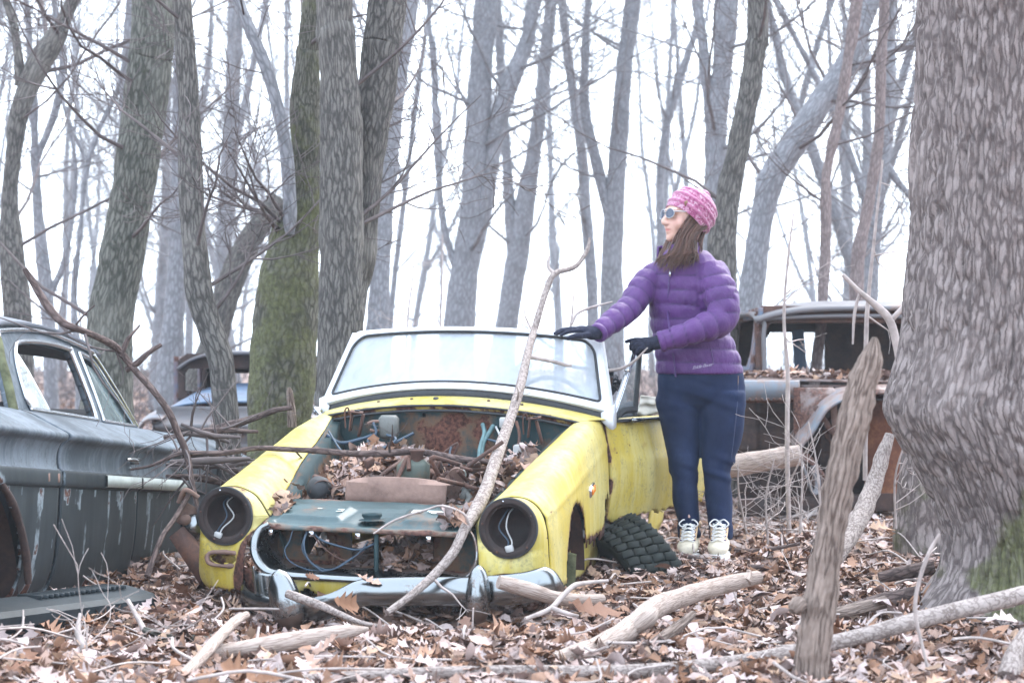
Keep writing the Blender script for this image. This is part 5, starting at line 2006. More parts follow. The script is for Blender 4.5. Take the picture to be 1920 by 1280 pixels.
def side_panel(name, s0, s1, bot=0.0, cutf=None, label=None, n=50, oo=0.0, lowcut=0.0):
    ss = np.linspace(s0, s1, n)
    g = Q(ss[:, None], pfine[None, :, 0] + oo, np.where(pfine[None, :, 1] < .1, pfine[None, :, 1] + bot * ss[:, None], pfine[None, :, 1]))
    Sg = np.repeat(ss[:, None], len(pfine), 1)
    Zg = np.repeat(pfine[None, :, 1], n, 0)
    P3 = np.stack([Sg.ravel(), Zg.ravel(), 0 * Sg.ravel()], -1)
    g = g + (.005 * fbm(P3, 3.0, 7).reshape(Sg.shape))[..., None] * SN
    ed = np.minimum(Sg - s0, s1 - Sg)
    # vertical flakes where the paint has let go down to pale primer, rust along the lower edge
    fl = (vnoise(np.stack([Sg.ravel() * 22, Zg.ravel() * 4.5, 0 * Sg.ravel()], -1), 1, 3).reshape(Sg.shape))
    m = .30 * np.exp(-np.clip(Zg - .01, 0, 1) * 26) + .16 * np.exp(-ed * 35) + np.where((Zg < .42) & (fl > .40), .30, 0) + np.where((Zg > .43) & (Zg < .48), .10, 0)
    keep = np.ones((n - 1, len(pfine) - 1), bool)
    if cutf is not None:
        sc, zc = (Sg[:-1, :-1] + Sg[1:, 1:]) / 2, (Zg[:-1, :-1] + Zg[1:, 1:]) / 2
        keep &= ~cutf(sc, zc)
        m = m + .3 * np.exp(-np.clip(np.hypot((Sg + .80) / .47, (Zg - .0) / .46) - 1, 0, 9) * 14)
    mb = MB()
    k = int(np.argmax(pfine[:, 1] > .478))
    jg = keep
    sheet(mb, g[:, :k + 1], m[:, :k + 1], mi=0, keep=jg[:, :k].ravel(), flip=False)
    sheet(mb, g[:, k:], m[:, k:], mi=1, keep=jg[:, k:].ravel(), flip=False)
    o = mb.build(name, [M['sedan_low'], M['sedan_up']], sed)
    solid(o, .010)
    if label:
        tag(o, label=label)
    return o


side_panel('front_wing', -1.7, -.012, 0, lambda s, z: np.hypot((s + .80) / .47, z / .46) < 1, 'front wing with a rusted out wheel arch', 90)
fd = side_panel('front_door', .010, .975, -.03, None, None, 60, .004)
rd = side_panel('rear_door', .992, 1.72, .02, None, None, 44)
side_panel('rear_wing', 1.735, 2.9, .0, lambda s, z: np.hypot((s - 2.35) / .36, z / .36) < 1, None, 60)
# rusty arch lip and the dark well behind it
mb = MB()
a = np.linspace(.15, math.pi - .1, 40)
tube(mb, Q(-.80 + .475 * np.cos(a), .015, .465 * np.sin(a)), .015, 8, 50, rough=.010, seed=3, rs=14)
mb.build('arch_lip', M['rust_dark'], sed)
mb = MB()
a_, b_ = np.meshgrid(np.linspace(0, math.pi, 24), np.linspace(-.5, -.03, 8))
sheet(mb, Q(-.80 + .49 * np.cos(a_), b_, .475 * np.sin(a_)))
a_, b_ = np.meshgrid(np.linspace(-1.3, -.3, 8), np.linspace(-.1, .5, 8))
sheet(mb, Q(a_, -.5, b_))
mb.build('wheel_well', M['rust_dark'], sed)
mb = MB()
a_, b_ = np.meshgrid(np.linspace(0, 1, 8), np.linspace(-.05, .38, 20))
sheet(mb, Q(-.55 + .14 * a_ - .1 * b_ , -.02 - .10 * a_, b_ + .01 * jag(a_, b_, 8, 3)))
solid(mb.build('torn_liner', M['rust'], sed), .008)
# sill hanging below the doors
mb = MB()
a_, b_ = np.meshgrid(np.linspace(-.2, 1.9, 60), np.linspace(0, 1, 6))
sheet(mb, Q(a_, -.14 + .05 * b_ + .02 * jag(a_, b_, 7, 3), -.06 + .08 * b_ + .012 * jag(a_, b_, 11, 5)))
solid(mb.build('sill', M['rust_dark'], sed), .01)
# trim strip
for (a, b, dr) in ((.50, .972, fd), (.996, 1.70, rd)):
    mb = MB()
    ss = np.linspace(a, b, 24)
    pz = [(.018, .427), (.044, .432), (.044, .476), (.018, .482)]
    sheet(mb, np.stack([Q(ss, o, z) for o, z in pz], 1))
    mb.build('side_trim', M['sedan_strip'], dr, smooth=False)
for s_h, dr in ((.84, fd), (1.60, rd)):
    mb = MB()
    ss = np.linspace(-.085, .085, 12)
    tube(mb, Q(s_h + ss, .045 + .012 * (1 - (ss / .085) ** 2), .548), np.interp(np.abs(ss), [0, .07, .085], [.011, .009, .005]), 8, 20)
    lathe(mb, [(.0001, .05), (.014, .048), (.015, .02), (.017, 0)], Q(s_h + .075, -.0, .546), SN, 14)
    lathe(mb, [(.0001, .02), (.009, .018), (.010, 0)], Q(s_h + .06, .002, .515), SN, 12)
    mb.build('handle', M['chrome'], dr)
for s_h in (-.42, -.16, -.05, .05):
    mb = MB()
    box(mb, Q(s_h, .022, .455), (.03, .02, .04), np.stack([SA, SN, [0, 0, 1]], 1), bev=.006)
    mb.build('trim_clip', M['rust_pale'], sed)


def GH(s, h, inset=0.0):
    s, h = np.asarray(s, float), np.asarray(h, float)
    o = -.145 - .13 * h ** 1.15 - inset
    z = .705 + .38 * h - .035 * np.clip((s - .7) / .6, -1, 1) ** 2 * h - .03 * np.clip((.15 - s) / .3, 0, 1) * h
    return o, z


def poly_in(px, py, poly):
    poly = np.asarray(poly, float)
    ins = np.zeros(px.shape, bool)
    j = len(poly) - 1
    for i in range(len(poly)):
        xi, yi = poly[i]
        xj, yj = poly[j]
        c = ((yi > py) != (yj > py)) & (px < (xj - xi) * (py - yi) / (yj - yi + 1e-12) + xi)
        ins ^= c
        j = i
    return ins


W1 = cr(np.array([(.13, .06), (.11, .2), (.13, .5), (.19, .72), (.28, .80), (.6, .83), (.88, .83), (.895, .80), (.915, .4), (.93, .07), (.90, .045), (.5, .045), (.16, .045), (.13, .06)]), 90)
W2 = cr(np.array([(1.03, .06), (1.015, .4), (1.0, .80), (1.01, .83), (1.12, .82), (1.20, .77), (1.27, .6), (1.37, .35), (1.47, .08), (1.45, .05), (1.2, .05), (1.04, .05), (1.03, .06)]), 90)
GOUT = [(-.06, 0), (-.03, .5), (.02, .9), (.07, 1.02), (1.26, 1.02), (1.30, .9), (1.42, .5), (1.56, 0)]
for inset, nm in ((0, 'near'), (1, 'far')):
    sg, hg = np.meshgrid(np.linspace(-.08, 1.60, 220), np.linspace(0, 1, 60))
    sc, hc2 = (sg[:-1, :-1] + sg[1:, 1:]) / 2, (hg[:-1, :-1] + hg[1:, 1:]) / 2
    keep = poly_in(sc, hc2, GOUT) & ~poly_in(sc, hc2, W1) & ~poly_in(sc, hc2, W2)
    o_, z_ = GH(sg, hg)
    if inset:
        o_ = -1.72 - o_
    mb = MB()
    sheet(mb, Q(sg, o_, z_), .1 + .12 * jag(sg, hg, 6, 4), keep=keep.ravel())
    ob = mb.build('window_frame', M['sedan_up'], sed)
    solid(ob, .03)
    if not inset:
        for wv, r in ((W1, .011), (W2, .010)):
            mb = MB()
            oo_, zz_ = GH(wv[:, 0], wv[:, 1])
            tube(mb, Q(wv[:, 0], oo_ + .004, zz_), r, 6, 110, cap=False)
            mb.build('window_trim', M['trim'], ob)
        mb = MB()
        tp_ = np.array([(-.05, .02), (-.02, .5), (.05, .86), (.12, .93), (.6, .95), (1.15, .93), (1.23, .86), (1.36, .5), (1.5, .05)])
        oo_, zz_ = GH(tp_[:, 0], tp_[:, 1])
        tube(mb, Q(tp_[:, 0], oo_ + .012, zz_), .009, 6, 80)
        mb.build('drip_rail', M['trim'], ob)
        # cracked front glass: only the leading piece is left; rear glass whole but filthy
        for poly, nm2 in (([(.12, .05), (.105, .3), (.14, .62), (.22, .78), (.30, .5), (.42, .05)], 'broken_glass'), ([(.44, .05), (.5, .27), (.58, .22), (.66, .30), (.74, .26), (.80, .16), (.86, .05)], 'broken_glass')):
            pp_ = np.array(poly)
            oo_, zz_ = GH(pp_[:, 0], pp_[:, 1], .012)
            mb = MB()
            V = Q(pp_[:, 0], oo_, zz_)
            mb.add(V, [list(range(len(V)))])
            if pp_[0, 0] < .2:
                mb.build(nm2, M['sedan_glass'], ob, smooth=False)
        pp_ = W2[::4]
        oo_, zz_ = GH(pp_[:, 0], pp_[:, 1] * np.where(pp_[:, 1] > .6, .9, 1), .012)
        V = Q(pp_[:, 0], oo_, zz_)
        mb = MB()
        mb.add(V, [list(range(len(V)))])
        mb.build('rear_glass', M['sedan_glass'], ob, smooth=False)
    else:
        for wv in (W1, W2):
            pp_ = wv[::4]
            oo_, zz_ = GH(pp_[:, 0], pp_[:, 1])
            V = Q(pp_[:, 0], -1.72 - oo_ - .01, zz_)
            mb = MB()
            mb.add(V, [list(range(len(V)))])
            mb.build('far_glass', M['sedan_glass'], ob, smooth=False)
# roof, windscreen pillar, bonnet and boot
sg, og = np.meshgrid(np.linspace(-.02, 1.34, 40), np.linspace(-.262, -1.458, 40))
_, zt = GH(sg, np.ones_like(sg))
k = (og + .86) / .6
zr = zt - .012 + .075 * (1 - k ** 2) - .0 * sg
zr -= .02 * np.clip((sg - 1.1) / .24, 0, 1) ** 2 + .015 * np.clip((.1 - sg) / .12, 0, 1) ** 2
mb = MB()
sheet(mb, Q(sg, og, zr), .1 + .1 * jag(sg, og, 5, 3), flip=True)
M['sedan_roof'] = paint_mat('sedan_roof_paint', (0.09, 0.10, 0.125), (0.20, 0.215, 0.26), (0.09, 0.085, 0.08), rough=.38, streak=False)
o = mb.build('roof', M['sedan_roof'], sed)
solid(o, .02)
mb = MB()
sheet(mb, Q(sg, og, zr - .045), flip=False)
mb.build('headlining', simple('brown_headlining', (0.07, 0.055, 0.05), .9, 0, .3, 6), sed)
sg, og = np.meshgrid(np.linspace(1.50, 2.9, 30), np.linspace(-.13, -1.6, 30))
mb = MB()
sheet(mb, Q(sg, og, .70 + .03 * (1 - ((og + .86) / .74) ** 2) - .05 * np.clip((sg - 2.2) / .7, 0, 1) ** 2), flip=True)
solid(mb.build('boot_lid', M['sedan_up'], sed), .01)
sg, og = np.meshgrid(np.linspace(-1.7, -.06, 30), np.linspace(-.13, -1.6, 30))
mb = MB()
sheet(mb, Q(sg, og, .70 + .03 * (1 - ((og + .86) / .74) ** 2)), flip=True)
solid(mb.build('bonnet', M['sedan_up'], sed), .01)
mb = MB()
tube(mb, [Q(-.06, -.14, .70), Q(-.02, -.20, .88), Q(.06, -.30, 1.03), Q(.0, -.6, 1.06), Q(-.02, -.86, 1.07)], .018, 8, 40)
mb.build('windscreen_surround', M['moss_metal'], sed)
mb = MB()
SM_ = np.stack([SA, SN, [0, 0, 1]], 1)
box(mb, Q(.62, -.85, .52), (.16, 1.2, .52), SM_, bev=.06)
mb.build('seat_back', M['dark'], sed)
mb = MB()
box(mb, Q(1.5, -.85, .55), (.16, 1.2, .5), SM_, bev=.06)
mb.build('seat_back', M['dark'], sed)
mb = MB()
sheet(mb, np.stack([np.stack([Q(a, b, z) for b in (-.12, -1.6)]) for a, z in ((-.1, .1), (1.6, .1))]))
sheet(mb, np.stack([np.stack([Q(a, -.16, z) for z in (.12, .70)]) for a in (-.05, 1.6)]))
mb.build('floor_pan', M['dark'], sed)

# ribbed trim panel lying in the leaves in front
a0, a1 = W(-70, 1172, 6.25), W(274, 1126, 6.95)
ax = a1 - a0
Lp = np.linalg.norm(ax)
ax /= Lp
sdv = np.cross([0, 0, 1.0], ax)
up_ = np.cross(ax, sdv)
M['plastic'] = paint_mat('dark_blue_plastic', (0.012, 0.018, 0.023), (0.032, 0.043, 0.050), (0.04, 0.035, 0.03), rough=.55, spec=.3, rust_lo=5, rust_hi=6, grime_amt=.5)
tpn = thing('trim_panel', 'long dark ribbed trim panel lying in the leaves below the sedan door', 'car part', (a0 + a1) / 2 * np.array([1, 1, 0]))
mb = MB()
pz = [(-.01, -.075), (-.025, -.06), (-.03, -.03), (-.045, -.022), (-.05, .012), (-.035, .028), (.0, .034), (.10, .05), (.17, .045), (.175, .03)]
ll = np.linspace(0, Lp, 60)
g = np.stack([a0 + ll[:, None] * ax + o * sdv + z * up_ * np.interp(ll, [0, Lp], [1.05, .95])[:, None] for o, z in pz], 1)
sheet(mb, g, .0)
for e, fl in ((0, True), (59, False)):
    mb.add(np.vstack([g[e], g[e].mean(0)[None]]), [np.array([[i, i + 1, len(pz)] for i in range(len(pz) - 1)])])
o = mb.build('panel', M['plastic'], tpn, sharp=35)
solid(o, .005)
for k in range(17):
    mb = MB()
    c = a0 + ax * (Lp * (.44 + .50 * k / 17)) + sdv * .09 + up_ * .054
    box(mb, c, (.011, .11, .014), np.stack([ax, sdv, up_], 1) @ rotm(.12, 0, 0), bev=.002)
    mb.build('rib', M['plastic'], tpn, smooth=False)

# rusty bumper iron between the two cars
b0, b1 = W(336, 1000, 7.5), W(392, 1085, 7.4)
ax = (b1 - b0) / np.linalg.norm(b1 - b0)
sdv = np.cross([0, 1.0, 0], ax)
sdv /= np.linalg.norm(sdv)
RB = np.stack([ax, sdv, np.cross(ax, sdv)], 1)
bi = thing('bumper_iron', 'rusty channel iron with a bolted plate leaning between the sedan and the yellow wing', 'car part', (b1[0], b1[1], 0))
mb = MB()
Lb = np.linalg.norm(b1 - b0)
prf = [(-.03, .025), (-.034, 0), (-.03, -.025), (.03, -.025), (.034, 0), (.03, .025)]
g = np.stack([b0 + ax * t + sdv * p_ + RB[:, 2] * q_ for p_, q_ in prf for t in (0, Lb)]).reshape(6, 2, 3)
sheet(mb, g)
solid(mb.build('channel', M['rust'], bi, smooth=False), .008)
mb = MB()
pc_ = W(350, 965, 7.5)
box(mb, pc_, (.06, .012, .09), rotm(.2, .5, .2), bev=.004)
lathe(mb, [(.0001, .02), (.02, .018), (.024, 0)], pc_ + np.array([.0, -.012, -.02]), (.1, -1, .2), 14)
tube(mb, [pc_ + [-.03, -.01, .05], pc_ + [0, -.03, .1], pc_ + [.05, -.02, .07]], .010, 8, 12)
mb.build('plate', M['rust_pale'], bi, smooth=False)
mb = MB()
lathe(mb, [(.0001, .05), (.03, .045), (.052, .025), (.058, 0), (.05, -.02)], W(366, 985, 7.52), (.3, -1, .3), 24)
mb.build('hub_cap', M['chrome'], bi)

# ------------------------------------------------------------------ rusty truck cab on the right
M['cab_blue'] = paint_mat('faded_blue_cab', (0.04, 0.085, 0.16), (0.13, 0.18, 0.25), (0.07, 0.05, 0.045), rough=.5, rust_lo=.5, rust_hi=.56, grime_amt=.7)
M['cab_grey'] = paint_mat('weathered_grey_cab', (0.12, 0.115, 0.125), (0.24, 0.23, 0.24), (0.11, 0.07, 0.055), rough=.5, rust_lo=.56, rust_hi=.62, grime_amt=.6, streak=False)
M['wing_pale'] = paint_mat('weathered_wing', (0.13, 0.155, 0.19), (0.27, 0.285, 0.31), (0.17, 0.09, 0.05), rough=.45, rust_lo=.5, rust_hi=.62, grime_amt=.7, streak=False)
trk = thing('truck', 'rusty truck cab without windscreen or bonnet, wedged behind the huge right hand trunk', 'truck', (2.3, 12.0, g1(2.3, 12)))


def XW(px, Y):
    return (px - 960) / FPX * Y


def ZW(py, Y):
    return W(960, py, Y)[2]


YF, YB = 11.8, 13.1
xl, xr = XW(1416, YF), XW(1850, YF)
zt_, zb = ZW(582, YF), ZW(708, YF)
# roof: domed sheet with a rolled brow
xx, yy = np.meshgrid(np.linspace(xl - .01, xr + .01, 50), np.linspace(YF - .06, YB + .03, 30))
kx = (xx - (xl + xr) / 2) / ((xr - xl) / 2)
ky = (yy - (YF + YB) / 2) / ((YB - YF) / 2 + .06)
zz = zt_ + .075 - .075 * np.abs(kx) ** 3.5 - .055 * np.abs(ky) ** 4
mb = MB()
sheet(mb, np.stack([xx, yy, zz], -1), .1 + .1 * jag(xx, yy, 3, 4))
o = mb.build('roof', M['cab_grey'], trk)
solid(o, .025)
mb = MB()
fx, fz = np.meshgrid(np.linspace(xl, xr, 130), np.linspace(zb - .02, zt_ + .03, 60))
fcx, fcz = (fx[:-1, :-1] + fx[1:, 1:]) / 2, (fz[:-1, :-1] + fz[1:, 1:]) / 2
ax0, ax1_, az0, az1 = XW(1436, YF), XW(1834, YF), ZW(703, YF), ZW(603, YF)


def rr_in(x, z, x0, x1, z0, z1, r):
    dx = np.maximum(np.maximum(x0 + r - x, x - (x1 - r)), 0)
    dz = np.maximum(np.maximum(z0 + r - z, z - (z1 - r)), 0)
    return (np.hypot(dx, dz) < r) & (x > x0) & (x < x1) & (z > z0) & (z < z1)


outl_ = rr_in(fcx, fcz, xl - .001, xr + .001, zb - .5, zt_ + .045, .10)
sheet(mb, np.stack([fx, YF - .03 + .05 * ((fz - zb) / (zt_ - zb)), fz], -1), .2 + .15 * jag(fx, fz, 4, 2), keep=(outl_ & ~rr_in(fcx, fcz, ax0, ax1_, az0, az1, .07)).ravel())
o = mb.build('windscreen_frame', M['rust'], trk)
solid(o, .05)
mb = MB()
tube(mb, [(XW(1432, YF), YF - .04, az0), (XW(1432, YF), YF - .03, az1 - .04), (XW(1450, YF), YF - .02, az1 + .02), (XW(1640, YF), YF - .03, az1 + .035), (XW(1836, YF), YF - .02, az1 + .01)], .014, 8, 50)
mb.build('brow_trim', M['cab_grey'], trk)
# rear wall with two lights
rx, rz = np.meshgrid(np.linspace(xl, xr, 130), np.linspace(.25, zt_ + .03, 60))
rcx, rcz = (rx[:-1, :-1] + rx[1:, 1:]) / 2, (rz[:-1, :-1] + rz[1:, 1:]) / 2
h1 = rr_in(rcx, rcz, XW(1438, YB), XW(1548, YB), ZW(704, YB), ZW(622, YB), .05)
mb = MB()
sheet(mb, np.stack([rx, YB + 0 * rx, rz], -1), .3, keep=(~h1).ravel())
o = mb.build('rear_wall', M['rust_dark'], trk)
solid(o, .02)
mb = MB()
box(mb, (XW(1499, YB), YB, ZW(662, YB)), (.085, .03, .32), rotm(0, -.08, 0), bev=.008)
mb.build('rear_pillar', M['cab_blue'], trk)
# sides with door windows
for x_s, nm in ((xl, 'l'), (xr, 'r')):
    yy, zz = np.meshgrid(np.linspace(YF, YB, 70), np.linspace(.1, zt_ + .02, 70))
    yc_, zc_ = (yy[:-1, :-1] + yy[1:, 1:]) / 2, (zz[:-1, :-1] + zz[1:, 1:]) / 2
    hole = rr_in(yc_, zc_, YF + .16, YB - .18, zb + .06, zt_ - .05, .06)
    gone = (zc_ < .3 + .08 * jag(yc_, zc_, 5, 2)) if nm == 'l' else zc_ < .2
    mb = MB()
    bul = .03 * np.sin(np.clip((zz - .1) / .9, 0, 1) * math.pi)
    sheet(mb, np.stack([x_s + (-bul if nm == 'l' else bul) + .05 * ((zz - zb) / .4).clip(0, 1) * (1 if nm == 'l' else -1), yy, zz], -1), .17 + .16 * jag(yy, zz, 3, 3), keep=(~hole & ~gone).ravel())
    o = mb.build('door', M['cab_blue'] if nm == 'l' else M['rust_dark'], trk)
    solid(o, .03)
# cowl top with leaves, scuttle panel, firewall
xa, xb = XW(1385, 11.1), XW(1850, 11.4)
xx, yy = np.meshgrid(np.linspace(xa, xb, 40), np.linspace(11.15, YF, 14))
mb = MB()
sheet(mb, np.stack([xx, yy, ZW(712, 11.4) + .012 * jag(xx, yy, 4, 2) + .02 * (yy - 11.15)], -1), .2)
xx, zz = np.meshgrid(np.linspace(xa, XW(1500, 11.1), 30), np.linspace(0, 1, 14))
sheet(mb, np.stack([xx, 11.15 - .05 * np.sin(zz * 2.6), ZW(712, 11.4) - .135 * (1 - zz)], -1), .10 + .25 * (zz < .15))
o = mb.build('cowl', M['wing_pale'], trk)
solid(o, .01)
mb = MB()
xx, zz = np.meshgrid(np.linspace(xa + .02, XW(1700, 11.3), 70), np.linspace(.12, ZW(752, 11.3), 40))
sheet(mb, np.stack([xx, 11.32 + .03 * np.sign(np.sin(xx * 9)) * (np.abs(np.sin(xx * 9)) > .6) + .02 * (np.abs(np.sin(zz * 14)) > .8), zz], -1), .3)
o = mb.build('firewall', M['rust_dark'], trk)
solid(o, .01)
for k in range(12):
    mb = MB()
    lathe(mb, [(.0001, .012), (.008, .01), (.01, 0)], (xa + .03 + k * .035, 11.10, ZW(748, 11.2)), (0, -1, 0), 8)
    mb.build('rivet', M['rust'], trk)
# front wing: hollow shell seen end-on, its lip peeled back
lip = [(1536, 930), (1548, 905), (1520, 872), (1502, 862), (1500, 838), (1520, 812), (1536, 785), (1552, 764), (1580, 748), (1630, 738), (1700, 738), (1745, 770), (1760, 850), (1765, 930)]
lp = cr(np.array([W(px, py, 10.75) for px, py in lip]), 110)
G = np.stack([lp + np.array([0, -.035, -.0]), lp + np.array([0, 0, .016]), lp + np.array([0, .12, .04]), lp + np.array([.02, .45, .05]), lp + np.array([.03, .8, .03])])
G[1:] += (.03 * fbm(G[1:].reshape(-1, 3), 5, 5).reshape(4, 110))[..., None] * np.array([.4, .4, 1.0])
mb = MB()
xs_ = np.linspace(0, 1, 110)
sheet(mb, cr(G.reshape(5, -1), 24).reshape(24, 110, 3), np.tile(np.interp(xs_, [0, .2, .45, .6, .7, .85, 1], [.30, .22, .12, .15, .24, .42, .5]), (24, 1)))
o = mb.build('front_wing', M['wing_pale'], trk)
solid(o, .012)
mb = MB()
xx, zz = np.meshgrid(np.linspace(XW(1500, 11.2), XW(1760, 11.2), 40), np.linspace(0, 1, 20))
sheet(mb, np.stack([xx, 11.28 - .12 * zz, ZW(742, 11.2) + zz * (ZW(724, 11.2) - ZW(742, 11.2)) - .02 * (1 - zz)], -1), .22)
xx, zz = np.meshgrid(np.linspace(0, 1, 24), np.linspace(0, 1, 24))
gx = XW(1490, 11.0) + xx * .23
sheet(mb, np.stack([gx, 11.05 - .2 * xx * (1 - zz), ZW(726, 11.0) - (1 - zz) * (.30 - .26 * xx ** .8)], -1), .26 + .4 * (xx < .14))
o = mb.build('wing_top', M['wing_pale'], trk)
solid(o, .01)
mb = MB()
xx, zz = np.meshgrid(np.linspace(XW(1630, 10.9), XW(1770, 10.9), 30), np.linspace(.08, ZW(750, 10.9), 30))
sheet(mb, np.stack([xx, 10.95 + .10 * ((xx - xx.mean()) / .2) ** 2, zz], -1))
M['rust_orange'] = rust_mat('rust_orange', (0.15, 0.055, 0.03), (0.32, 0.14, 0.06), (0.06, 0.025, 0.02))
o = mb.build('wing_side', M['rust_orange'], trk)
solid(o, .008)
for k, (p0, p1, w_) in enumerate((((1528, 762), (1562, 812), .035), ((1562, 750), (1568, 830), .04), ((1545, 806), (1572, 845), .03), ((1500, 838), (1512, 900), .03))):
    a_, b_ = W(*p0, 10.9), W(*p1, 10.85)
    d = b_ - a_
    L = np.linalg.norm(d)
    d /= L
    s_v = np.cross(d, [0, 1, 0])
    mb = MB()
    box(mb, (a_ + b_) / 2, (w_, .012, L), np.stack([s_v, [0, 1, 0], d], 1), bev=.004)
    mb.build('brace', M['rust_pale' if k == 1 else 'rust'], trk, smooth=False)
mb = MB()
fl = cr(np.array([W(1500, 855, 10.7), W(1512, 890, 10.66), W(1526, 925, 10.66), W(1534, 905, 10.7), W(1524, 872, 10.72)]), 30)
tube(mb, fl, .018, 6, 40, flat=.5)
mb.build('bent_flange', M['cab_grey'], trk)
for (p0, p1, r) in (((1385, 952, 10.9), (1720, 938, 11.0), .05), ((1385, 925, 11.6), (1720, 915, 11.6), .06)):
    mb = MB()
    a_, b_ = W(*p0), W(*p1)
    d = (b_ - a_) / np.linalg.norm(b_ - a_)
    box(mb, (a_ + b_) / 2, (np.linalg.norm(b_ - a_), .06, r * 2), np.stack([d, np.cross([0, 0, 1], d), [0, 0, 1]], 1), bev=.006)
    mb.build('chassis_rail', M['rust_dark'], trk, smooth=False)
n_ = 260
xq, yq = er.uniform(xa, xb, n_), er.uniform(11.17, 11.78, n_)
keepq = vnoise(np.stack([xq, yq, 0 * xq], -1), 4, 3) > -.15
xq, yq = xq[keepq], yq[keepq]
tag(scatter(er, xq, yq, ZW(712, 11.4) + .02 + er.random(len(xq)) * .03, er.uniform(.07, .12, len(xq)), .4).build('cowl_leaves', M['leaf'], smooth=False, usecol=True), 'brown leaves lying along the cowl of the rusty truck', 'leaf litter', kind='stuff')

# ------------------------------------------------------------------ blue cab behind the trees on the left
bc = thing('pickup', 'old blue and grey cab with empty windows behind the curved trunk and the mossy trunk', 'truck', (-1.9, 13.4, g1(-1.9, 13.4)))
YF2, YB2 = 13.0, 14.2
xl2, xr2 = XW(334, YF2), XW(604, YF2)
zt2, zb2 = ZW(668, YF2), ZW(742, YF2)
xx, yy = np.meshgrid(np.linspace(xl2, xr2, 40), np.linspace(YF2 - .08, YB2, 24))
kx = (xx - (xl2 + xr2) / 2) / ((xr2 - xl2) / 2)
mb = MB()
sheet(mb, np.stack([xx, yy, zt2 + .045 - .11 * np.abs(kx) ** 4 - .03 * ((yy - 13.5) / .7) ** 4], -1))
solid(mb.build('roof', M['cab_grey'], bc), .02)
fx, fz = np.meshgrid(np.linspace(xl2, xr2, 90), np.linspace(zb2 - .02, zt2 + .02, 40))
fcx, fcz = (fx[:-1, :-1] + fx[1:, 1:]) / 2, (fz[:-1, :-1] + fz[1:, 1:]) / 2
keep = rr_in(fcx, fcz, xl2 - .01, xr2 + .01, zb2 - .3, zt2 + .03, .12) & ~rr_in(fcx, fcz, XW(346, YF2), XW(592, YF2), zb2 + .01, ZW(690, YF2), .05)
mb = MB()
sheet(mb, np.stack([fx, YF2 + 0 * fx, fz], -1), .3, keep=keep.ravel())
solid(mb.build('windscreen_frame', M['rust_dark'], bc), .04)
fx, fz = np.meshgrid(np.linspace(xl2, xr2, 90), np.linspace(.3, zt2 + .01, 50))
fcx, fcz = (fx[:-1, :-1] + fx[1:, 1:]) / 2, (fz[:-1, :-1] + fz[1:, 1:]) / 2
hh_ = rr_in(fcx, fcz, XW(348, YB2), XW(384, YB2), ZW(740, YB2), ZW(690, YB2), .04) | rr_in(fcx, fcz, XW(424, YB2), XW(500, YB2), ZW(738, YB2), ZW(698, YB2), .04)
mb = MB()
sheet(mb, np.stack([fx, YB2 + 0 * fx, fz], -1), .3, keep=(~hh_).ravel())
solid(mb.build('rear_wall', M['rust_dark'], bc), .02)
mb = MB()
box(mb, (XW(382, YF2), YF2 + .02, (zt2 + zb2) / 2), (.03, .03, zt2 - zb2), bev=.006)
mb.build('centre_pillar', M['rust_dark'], bc)
for x_s in (xl2, xr2):
    yy, zz = np.meshgrid(np.linspace(YF2, YB2, 40), np.linspace(.3, zt2, 40))
    yc_, zc_ = (yy[:-1, :-1] + yy[1:, 1:]) / 2, (zz[:-1, :-1] + zz[1:, 1:]) / 2
    mb = MB()
    sheet(mb, np.stack([x_s + 0 * yy, yy, zz], -1), .2, keep=(~rr_in(yc_, zc_, YF2 + .15, YB2 - .2, zb2 + .03, zt2 - .05, .05)).ravel())
    solid(mb.build('door', M['cab_blue'], bc), .03)
# bonnet and wings
xx, yy = np.meshgrid(np.linspace(-1, 1, 40), np.linspace(0, 1, 24))
cxh = (XW(315, 12.4) + XW(600, 12.4)) / 2
hw = (XW(600, 12.4) - XW(315, 12.4)) / 2
zh0 = ZW(768, 12.3)
mb = MB()
sheet(mb, np.stack([cxh + xx * hw * (1 - .06 * (1 - yy)), 12.0 + yy * 1.0, zh0 + .11 * (1 - np.abs(xx) ** 3) * (.55 + .45 * yy) + .06 * yy], -1), .05 + .25 * (np.abs(xx) > .93))
solid(mb.build('bonnet', M['cab_blue'], bc), .012)
for sx in (-1, 1):
    mb = MB()
    aa, bb = np.meshgrid(np.linspace(-.3, math.pi * .62, 24), np.linspace(0, 1, 30))
    yv = 11.75 + bb * 1.35
    rad_ = .20 * np.sqrt(np.clip(1 - ((bb - .5) / .62) ** 2, .05, 1))
    xo = cxh + sx * (hw * .92 + rad_ * np.cos(aa) * .9)
    zo = zh0 - .13 + rad_ * np.sin(aa) * .75
    arch2 = (np.hypot((yv[:-1, :-1] - 12.35) / .33, (zo[:-1, :-1] - (zh0 - .36)) / .30) < 1) & (aa[:-1, :-1] < .6)
    sheet(mb, np.stack([xo, yv, zo], -1), .12, keep=(~arch2).ravel())
    solid(mb.build('front_wing', M['wing_pale'], bc), .012)
mb = MB()
xx, zz = np.meshgrid(np.linspace(XW(300, 12), XW(610, 12), 60), np.linspace(0, 1, 20))
fz = zh0 - .30 + zz * .33
sheet(mb, np.stack([xx, 11.92 - .12 * np.exp(-((zz - .62) / .13) ** 2) - .07 * np.exp(-((zz - .25) / .12) ** 2) - .05 * np.cos((xx - cxh) * 1.6), fz], -1), .1 + .2 * (zz < .12))
solid(mb.build('front_panel', M['cab_grey'], bc), .012)
mb = MB()
box(mb, (cxh, 12.4, .28), (1.0, .9, .2), bev=.03)
mb.build('chassis', M['rust_dark'], bc)
mb = MB()
